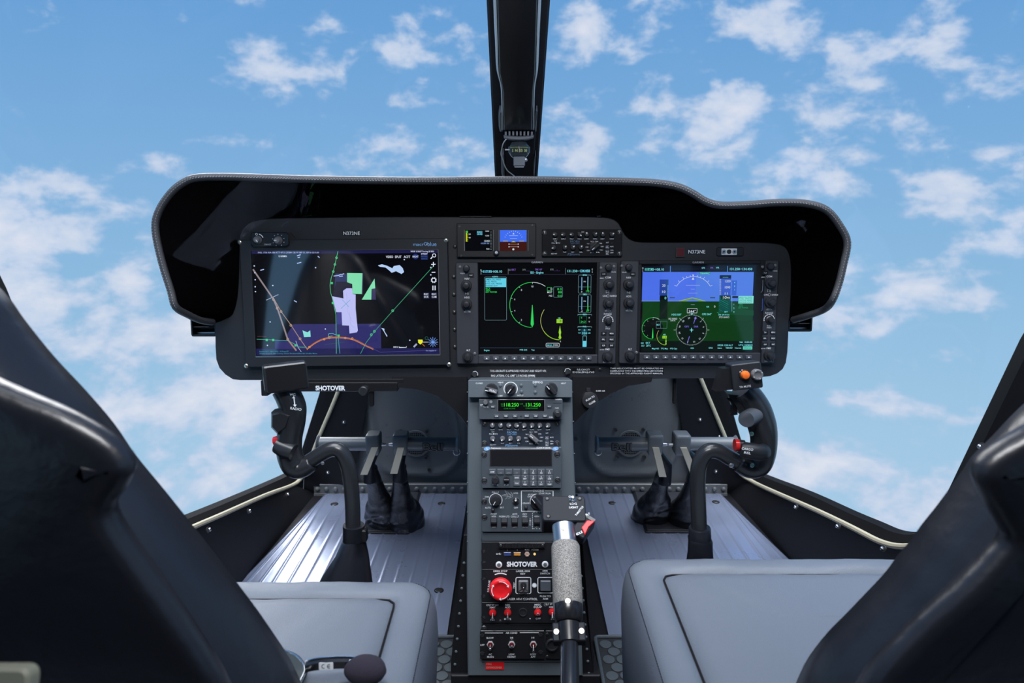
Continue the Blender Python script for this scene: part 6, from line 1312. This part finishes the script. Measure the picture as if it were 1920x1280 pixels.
# left
e, q, base = cyclic('left cyclic stick with a plain black box on its grip', [(664, 1120), (663, 1060), (662, 1000), (661, 945), (657, 900), (650, 866), (638, 846), (622, 842), (602, 851), (580, 865), (562, 876)], [.0118] * 11,
                    [(586, 866), (566, 876), (552, 872), (543, 850), (543, 820), (548, 790), (549, 765), (542, 745), (532, 728)], [.0130, .0165, .0190, .0192, .0190, .0195, .0200, .0195, .0185])
mb = MB(); mb.tube([q(663, 1020), q(663, 984)], .0168, M['leatherd'], 24); mb.box(q(672, 1000).x, q(688, 1000).x, -.008, .008, q(672, 1012).z, q(672, 990).z, M['gloss'], .002); mb.build('strap_collar', e)
mb = MB(); pts = [(663, 1010, .0172), (662, 1014, .0185), (659, 1040, .026), (652, 1075, .038), (648, 1110, .048), (645, 1140, .054)]; n = 28
ls = [[tuple(q(px + (4 if i == 0 else 0), py) + Vector((r_ * cos(2 * pi * j / n) * (1.0 + .08 * sin(3 * 2 * pi * j / n + i)), r_ * sin(2 * pi * j / n), 0))) for j in range(n)] for i, (px, py, r_) in enumerate(pts)]
mb.loops(ls, M['leatherd'], False, False); o = mb.build('boot', e, 80)
fr_ = Frame(atY(537, 708, YC - .03), (cos(R(22)), sin(R(22)), sin(R(2))), (-sin(R(6)) , sin(R(4)), cos(R(6)))); 
BX = Matrix((fr_.u, fr_.n.cross(fr_.u), fr_.n)).transposed().to_4x4(); BX.translation = fr_.o - base
mb = MB(); mb.rbox(-.0315, .0305, -.0205, .0200, .004, -.028, 0, M['grip'], .0022, X=BX); mb.build('switch_box', e); mb = MB(); mb.rbox(-.0275, .0288, -.0182, .0182, .003, 0, .0004, M['gloss'], .0002, X=BX); tag(mb.build('box_face', e), label='flat black box face')
mb = MB(); P0 = q(531, 783, -.008); mb.loops([[tuple(P0 + Vector((x * k_, -.010 + zz, y * k_))) for x, y in ((-.016, -.012), (-.006, -.024), (.010, -.012), (.018, .010), (.002, .016), (-.014, .012))] for k_, zz in ((1, .016), (1, .0), (.75, -.006))], M['grip']); mb.build('trim_switch', e)
mb = MB(); P0 = q(541, 842, -.012); mb.tube([P0 + Vector((-.017, .002, .006)), P0 + Vector((-.004, -.002, .001)), P0 + Vector((.010, -.006, -.003))], [.0125, .0145, .0125], M['grip'], 20); mb.build('release_switch', e)
mb = MB(); P0 = q(521, 829, -.008); mb.tube([P0 + Vector((-.006, 0, .002)), P0 + Vector((.008, 0, .004))], [.0065, .009], M['redg'], 12); tag(mb.build('guard', e), label='dark red switch guard')
TX = Matrix.Translation(q(551, 752, -.0245)) @ Matrix.Rotation(R(78), 4, 'X')
mb = MB(); mb.text('VC', -.002, .0092, .0036, M['white'], .009, -6, 0, .02, X=TX); mb.text('RADIO', .003, -.0105, .0038, M['white'], .0165, -8, 0, .02, X=TX); mb.stroke([(.0, .0055), (.0016, -.0065)], .0016, 0, M['white'])
mb2 = MB(); mb2.flat([(-.0008, .006), (.0008, .006), (.0022, -.0065), (.0006, -.0065)][::-1], 0, M['white'], X=TX); mb2.flat([(-.0026, .0045), (.0022, .0045), (-.0004, .0078)], 0.0001, M['white'], X=TX); mb2.flat([(-.0012, -.005), (.0042, -.005), (.0018, -.0085)][::-1], 0.0001, M['white'], X=TX)
mb.v = mb.v[:-4] if False else mb.v
mb3 = MB(); mb3.text('VC', -.002, .0100, .0036, M['white'], .009, -6, 0, .01, X=TX); mb3.text('RADIO', .003, -.0112, .0038, M['white'], .0165, -8, 0, .01, X=TX); mb3.v += []; 
for src in (mb2,): mb3.add(src.v, src.f, M['white'])
mb3.build('grip_lettering', e)
def gscrew(mb): mb.lathe([(.0028, 0), (.0026, .001), (.001, .0016)], M['steel'], n=12)
o = inst('gscrew', gscrew, 'screw', e, q(605, 868, -.0138)); o.rotation_euler = (R(80), 0, 0)
# right
e, q, base = cyclic('right cyclic stick with orange button box and CARGO REL switch on its grip', [(1312, 1120), (1312, 1060), (1311, 1000), (1309, 945), (1308, 900), (1312, 868), (1326, 847), (1346, 846), (1368, 858), (1390, 870), (1410, 878)], [.0122] * 11,
                    [(1383, 866), (1404, 876), (1421, 870), (1430, 850), (1432, 820), (1428, 795), (1419, 768), (1406, 745), (1390, 728)], [.0140, .0165, .0190, .0192, .0200, .0215, .0215, .0200, .0190])
mb = MB(); mb.tube([q(1312, 1012), q(1312, 990), q(1312, 988)], [.0178, .0172, .016], M['leatherd'], 24); mb.build('strap_collar', e)
mb = MB(); pts = [(1312, 1008, .0180), (1312, 1014, .0190), (1313, 1035, .0195), (1314, 1060, .0225), (1315, 1100, .034), (1315, 1140, .048)]
ls = [[tuple(q(px, py) + Vector((r_ * cos(2 * pi * j / n) * (1.0 + .06 * sin(3 * 2 * pi * j / n + i * 2)), r_ * sin(2 * pi * j / n), 0))) for j in range(n)] for i, (px, py, r_) in enumerate(pts)]
mb.loops(ls, M['leatherd'], False, False); mb.build('boot', e, 80)
fr_ = Frame(atY(1401, 705, YC - .045), (cos(R(7)), 0, sin(R(7))), (-sin(R(9)), sin(R(8)), cos(R(9))))
BX = Matrix((fr_.u, fr_.n.cross(fr_.u), fr_.n)).transposed().to_4x4(); BX.translation = fr_.o - base
mb = MB(); mb.rbox(-.0215, .0215, -.0192, .0188, .0025, -.030, 0, M['bezel2'], .0012, X=BX); mb.build('switch_box', e)
mb = MB(); mb.loops([[tuple(BX @ Vector(p)) for p in ((-.0215, -.018, z_), (-.0215 - w_, -.018, z_), (-.0215 - w_ * .45, .014, z_), (-.0215, .014, z_))] for z_, w_ in ((-.03, .024), (-.006, .024))], M['gloss']); mb.build('box_bracket', e)
def place(mb_, name, x, y, z=0, lab=None):
    o = mb_.build(name, e); o.matrix_basis = BX @ Matrix.Translation((x, y, z)); 
    if lab: tag(o, label=lab)
mb = MB(); mb.lathe([(.0078, 0), (.0078, .003), (.0066, .0034)], M['knob'], n=24)
for i in range(3): mb.disc(-.0062 * cos(R(-40 + 50 * i)), .0062 * sin(R(-10 + 50 * i)) + .001, .0008, .0036, M['white'], 6)
mb.lathe([(.0060, .003), (.0060, .008), (.0050, .0105), (.0025, .0115)], M['orange'], n=24); place(mb, 'push_button', -.0045, .0030, 0, 'round orange push button')
mb = MB(); mb.lathe([(.0078, 0), (.0080, .008), (.0068, .0095), (.0052, .0095), (.0045, .0080), (.0018, .0075)], M['knobg'], n=24)
for i in range(4): mb.disc(.0064 * cos(pi / 2 * i + .4), .0064 * sin(pi / 2 * i + .4), .0007, .0096, M['white'], 6)
place(mb, 'rotary_knob', .0125, .0015, 0, 'grey rotary knob with white dots')
mb = MB(); mb.text('TA MUTE', -.0045, -.0145, .0030, M['white'], .0165, 0, .0004, .01, X=BX); mb.build('box_lettering', e)
mb = MB(); P0 = q(1396, 783, -.026); mb.tube([P0 + Vector((-.001, -.009, 0)), P0 + Vector((0, -.0075, 0)), P0 + Vector((.012, .004, .001)), P0 + Vector((.028, .02, .002))], [.0112, .0124, .0126, .0135], M['key'], 28); mb.build('trim_switch', e)
mb = MB(); P0 = q(1412, 843, -.030); mb.tube([P0 + Vector((-.018, -.002, .002)), P0 + Vector((-.014, -.004, .001)), P0 + Vector((.008, -.004, -.003)), P0 + Vector((.018, .004, -.004)), P0 + Vector((.020, .006, -.004))], [.0110, .0125, .0128, .0120, .0095], M['plate'], 24); mb.build('release_switch', e)
X2 = Matrix.Translation(q(1401, 845, -.0475)) @ Matrix.Rotation(R(84), 4, 'X') @ Matrix.Rotation(R(-8), 4, 'Z')
mb = MB(); mb.text('CARGO', 0, .0028, .0036, M['white'], .0170, 0, 0, .02, X=X2); mb.text('REL', .001, -.0028, .0036, M['white'], .0100, 0, 0, .02, X=X2); mb.build('switch_lettering', e)
mb = MB(); P0 = q(1381, 834, -.022); mb.tube([P0 + Vector((-.003, 0, 0)), P0 + Vector((.003, 0, 0))], [.0092, .0092], M['redg'], 20); tag(mb.build('guard', e), label='red switch guard')
mb = MB(); mb.tube([P0 + Vector((.003, 0, 0)), P0 + Vector((.012, 0, 0))], [.0085, .0075], M['knob'], 16); mb.build('guard_hinge', e)
def gring(mb): mb.lathe([(.0034, 0), (.0034, .0010), (.0022, .0014), (.0018, .0004)], M['dgreen'], n=16)
M['dgreen'] = mat('green anodised ring', (.25, .42, .34), .35, .6)
for p in ((1409, 813), (1410, 872)): o = inst('gring', gring, 'screw', e, q(*p, -.0195)); o.rotation_euler = (R(85), 0, R(8)); tag(o, label='screw with a pale green ring')
def slab(px, y0, y1, m, nm):
    mb = MB(); P_ = [q(*p) for p in px]; mb.loops([[tuple(p + Vector((0, y_, 0))) for p in P_] for y_ in (y0, y1)], m); return mb.build(nm, e)
slab([(1361, 746), (1369, 747), (1379, 760), (1381, 775), (1366, 777), (1371, 769), (1371.5, 758), (1367, 750)], -.006, .004, M['gloss'], 'trigger')
slab([(1361, 735), (1392, 738), (1398, 776), (1386, 776), (1376, 757)], -.011, .010, M['grip'], 'trigger_housing')
o = inst('gscrew', gscrew, 'screw', e, q(1371, 872, -.0150)); o.rotation_euler = (R(80), 0, 0); o.scale = (1.4, 1.4, 1.4)

# ================================================================== seats
def padprism(mb, poly, y_of, depth, m, rnd, frame):
    pass
def seat_cushion(label, xi, xo, y0, y1, zt, sg, zb=.10):
    """xi inner edge x, xo outer edge, y1 front edge"""
    cx, cy = (xi + xo) / 2, (y0 + y1) / 2; e = empty('pilot_seat', (cx, cy, 0), label, 'seat', 'front seats')
    w, d = abs(xo - xi) / 2, (y1 - y0) / 2; n = 14
    def loop(ins, z, r, wav=0.):
        pts = rr(-w + ins, -d + ins, w - ins, d - ins, max(.004, r), n)
        out = []
        for i, (x, y) in enumerate(pts):
            dz = wav * (sin(x * 31 + y * 17) + .6 * sin(x * 57 - y * 43 + 2)); out.append((x, y, z + dz))
        return out
    def dens(ins, z, r, wav=0.):
        base_ = [Vector(p) for p in loop(ins, z, r)]; L_ = resample(base_ + [base_[0]], 161)[:-1]
        return [(p.x, p.y, p.z + wav * (sin(p.x * 31 + p.y * 17) + .6 * sin(p.x * 57 - p.y * 43 + 2) + .5 * sin(p.x * 120 + p.y * 90))) for p in L_]
    ls = [dens(.020, zb, .03), dens(.006, zb + .03, .035), dens(.000, zt - .075, .035), dens(.001, zt - .040, .036, .0006), dens(.004, zt - .020, .036, .0006), dens(.0080, zt - .0105, .035), dens(.0090, zt - .0112, .035), dens(.0105, zt - .0085, .034), dens(.016, zt - .0035, .031, .0005), dens(.026, zt, .026, .0012),
          dens(.040, zt + .0002, .020, .0012), dens(.049, zt - .0025, .017, .0008), dens(.0525, zt - .0075, .016), dens(.0540, zt - .0090, .0155), dens(.0555, zt - .0075, .015), dens(.060, zt - .0020, .024, .0006), dens(.078, zt + .001, .02, .0010), dens(.12, zt + .003, .016, .0010), dens(.17, zt + .004, .01, .0008)]
    mb = MB(); mb.loops(ls, M['leather'], True, True); mb.build('seat_cushion', e, 80)
    mb = MB(); s_ = dens(.0085, zt - .0098, .035)
    for i in range(0, 160):
        a_, b_ = Vector(s_[i]), Vector(s_[(i + 1) % 160])
        for k in range(3): mb.tube([a_.lerp(b_, k / 3), a_.lerp(b_, k / 3 + .2)], .0006, M['leatherd'], 4)
    mb.build('edge_stitching', e)
    mb = MB(); s_ = dens(.0540, zt - .0066, .0155); mb.tube(s_ + [s_[0]], .0014, M['dark'], 6); mb.build('seam', e)
    mb = MB(); mb.box(-w + .04, w - .04, -d + .02, d - .05, .0, zb + .002, M['dark'], .004); mb.build('seat_pan', e)
    return e
seatL = seat_cushion('left front seat, grey leather cushion with glasses lying on it', -.104, -.60, .30, .890, .32, -1)
seatR = seat_cushion('right front seat, empty grey leather cushion and black leather back', .163, .655, .30, .952, .32, 1)
def seat_back(e, parts):
    b0 = Vector(e.location)
    for name, pts, dist, lean, prof, m, hp in parts:
        fo = atD(960, 640, dist); fr = Frame(fo, (1, 0, 0), (0, sin(R(lean)), cos(R(lean))))
        q2 = [fr.local(*p, hp) for p in pts]
        if area(q2) < 0: q2 = q2[::-1]
        q2 = [(p.x, p.y) for p in smooth([Vector((*p, 0)) for p in q2], 4, True)]
        mb = MB(); ls = []
        for ins, h in prof: ls.append([tuple(fr.world(x, y, h + .0012 * sin(x * 60 + y * 35) * (h > -.02)) - b0) for x, y in (inset(q2, ins) if ins else q2)])
        mb.loops(ls, M[m], True, True); mb.build(name, e, 80)
    return e
PAD = [(.05, -.100), (.018, -.098), (.004, -.088), (0, -.070), (.001, -.050), (.006, -.026), (.014, -.010), (.026, 0)]
SH = [(.012, -.03), (.002, -.02), (0, -.012), (.0015, -.004), (.006, 0), (.012, .0015), (.03, .003)]
seat_back(seatL, [
    ('back_bolster', [(-390, 800), (-380, 560), (-340, 470), (-260, 430), (-150, 450), (-60, 500), (0, 556), (35, 604), (90, 672), (150, 736), (205, 800), (248, 862), (300, 925), (360, 1000), (430, 1090), (500, 1185), (560, 1285), (610, 1440), (560, 1560), (300, 1600), (-300, 1580), (-380, 1400)], .50, -4, PAD, 'leatherd', -.075),
    ('back_shell', [(-335, 900), (-320, 730), (-260, 665), (-170, 655), (-80, 680), (0, 716), (60, 742), (130, 772), (200, 812), (243, 852), (252, 880), (238, 912), (216, 950), (240, 1000), (300, 1085), (365, 1180), (430, 1290), (470, 1420), (420, 1540), (100, 1570), (-250, 1540), (-330, 1400)], .455, -4, SH, 'leatherd', -.012)])
seat_back(seatR, [
    ('back_bolster', [(2300, 1000), (2290, 790), (2250, 690), (2180, 650), (2080, 665), (1990, 715), (1920, 775), (1871, 826), (1834, 862), (1815, 890), (1790, 925), (1763, 961), (1738, 992), (1714, 1025), (1688, 1056), (1662, 1090), (1600, 1155), (1544, 1214), (1500, 1285), (1455, 1430), (1500, 1550), (1800, 1600), (2200, 1560), (2280, 1400)], .50, -4, PAD, 'leatherd', -.075),
    ('back_shell', [(2250, 1000), (2240, 830), (2190, 760), (2100, 745), (2010, 765), (1930, 800), (1850, 850), (1826, 885), (1838, 930), (1865, 975), (1878, 1006), (1850, 1040), (1780, 1110), (1700, 1185), (1627, 1262), (1575, 1380), (1600, 1500), (1800, 1570), (2150, 1540), (2230, 1400)], .455, -4, SH, 'leatherd', -.012)])
# blurred pale strap end at the lower left
mb = MB(); c = atD(10, 1275, .40); mb.rbox(-.04, .016, -.02, .008, .006, -.006, .004, M['cream'], .002); o = mb.build('seat_belt_pad'); o.location = c; o.rotation_euler = (R(70), 0, 0); tag(o, 'pale cream pad at the lower left corner in front of the left seat back', 'pad')
# ================================================================== rubber mats with raised discs
def mat_(label, x0, x1, y0, y1):
    mb = MB(); e = empty('rubber_mat', ((x0 + x1) / 2, (y0 + y1) / 2, 0), label, 'mat', 'studded floor mats'); w, d = (x1 - x0) / 2, (y1 - y0) / 2
    mb.rbox(-w, w, -d, d, .008, .0, .006, M['matd'], .001); mb.build('base', e)
    mb = MB(); j = 0; y = d - .022
    while y > -d + .01:
        x = -w + .018 + (.0128 if j % 2 else 0)
        while x < w - .014: mb.lathe([(.0115, .006), (.0115, .0078), (.0108, .0086)], M['matr'], x, y, 18); x += .0256
        y -= .0222; j += 1
    tag(mb.build('stud_pattern', e), kind='stuff')
    mb = MB(); rp = rr(-w, -d, w, d, .008, 4); mb.tube([(x_, y_, .008) for x_, y_ in rp + [rp[0]]], .0036, M['matr'], 8); mb.build('piped_edge', e)
mat_('black mat with round studs between the left seat and the console', -.40, -.090, .62, 1.186)
mat_('black mat with round studs between the console and the right seat', .162, .46, .62, 1.186)
# ================================================================== eyewear and dark foam on the left seat
zs = .326
base = atZ(600, 1252, zs + .012); e = empty('sunglasses', base, 'black and silver framed glasses with a white CE sticker on the left seat', 'glasses'); q = lambda px, py, z=zs + .012: atZ(px, py, z) - base
mb = MB(); pts = [q(*p) for p in ((520, 1218), (538, 1221), (556, 1229), (567, 1241), (572, 1256), (566, 1272), (555, 1290), (530, 1300), (505, 1290), (495, 1260), (503, 1232))]
lp = smooth(pts, 5, True); mb.tube(lp + [lp[0]], .0017, M['chrome'], 10); mb.tube([p + Vector((0, .001, -.003)) for p in lp + [lp[0]]], .0024, M['gloss'], 10); mb.build('lens_rim', e, 80)
mb = MB(); mb.add([tuple(p) for p in lp], [tuple(range(len(lp)))], M['lens']); mb.build('lens', e)
tp = smooth([q(574, 1250), q(590, 1246, zs + .018), q(612, 1243.5, zs + .02), q(640, 1242, zs + .02), q(665, 1243, zs + .018), q(690, 1247, zs + .016)], 4)
mb = MB(); mb.loops([[tuple(p + Vector((0, a_, b_))) for a_, b_ in ((-.0045, -.004), (-.0045, .0045), (.001, .0058), (.0018, -.003))] for p in tp], M['gloss']); mb.build('temple', e)
mb = MB(); mb.tube([p + Vector((0, .0012, .0066)) for p in tp], .0012, M['chrome'], 8); mb.tube([q(655, 1239, zs + .026), q(668, 1237, zs + .027), q(695, 1243, zs + .024)], [.0016, .0022, .0014], M['chrome'], 8); tag(mb.build('temple_edge', e), label='silver edge of the temple')
mb = MB(); c = tp[8]; X = Matrix.Translation(tp[8] + Vector((.001, -.0052, .0006))) @ Matrix.Rotation(R(78), 4, 'X') @ Matrix.Rotation(R(1), 4, 'Z')
mb.rbox(-.0078, .0078, -.0040, .0040, .001, -.0004, .0002, M['stick'], .0001, X=X); mb.arc
for cx_, e_ in ((-.0026, 0), (.0034, 1)):
    pp = [(cx_ + .0022 * cos(R(a_)), .0024 * sin(R(a_))) for a_ in range(60, 301, 20)]
    mb.add([(x * k_ + cx_ * (1 - k_), y * k_, .0004) for k_ in (1, .72) for x, y in pp], [(i + 1, i, i + 13, i + 14) for i in range(12)], M['knob'], X=X)
    if e_: mb.box(cx_ - .002, cx_ + .001, -.0003, .0003, .0003, .0005, M['knob'], X=X)
tag(mb.build('sticker', e), label='white CE sticker')
base = atZ(688, 1275, zs + .002); e = empty('foam_muff', base, 'round dark purple foam cover lying at the end of the glasses', 'foam cover')
mb = MB(); ls = []; n = 26
for i in range(13):
    t = pi * (i + .3) / 12.6; r_ = sin(t); ls.append([(.023 * r_ * cos(2 * pi * j / n) * (1 + .03 * sin(5 * j)), .016 * r_ * sin(2 * pi * j / n) - .004, .016 - .016 * cos(t)) for j in range(n)])
mb.loops(ls, M['foam']); mb.build('foam', e, 80); mb = MB(); mb.tube([(0.01, -.01, .006), (.02, -.06, .006)], .004, M['gloss'], 10); mb.build('boom', e)
# added fill lamp, out of view on the ceiling, brightening panel and cabin
e = empty('fill_lamp', (0.02, .34, 1.31), 'flat fill lamp added on the cabin ceiling above the front seats', 'lamp')
mb = MB(); mb.rbox(-.24, .24, -.14, .14, .03, -.014, 0, M['plate'], .0); mb.build('fill_housing', e)
mb = MB(); mb.rbox(-.22, .22, -.12, .12, .02, -.018, -.014, scr('#ffffff', 2.0)); mb.build('fill_diffuser', e)
al = bpy.data.lights.new('fill_light', 'AREA'); al.shape = 'RECTANGLE'; al.size = .42; al.size_y = .22; al.energy = 14; al.color = (.96, .97, 1)
o = bpy.data.objects.new('fill_light', al); COL.objects.link(o); o.parent = e; o.location = (0, 0, -.02); o.rotation_euler = (R(20), 0, 0)
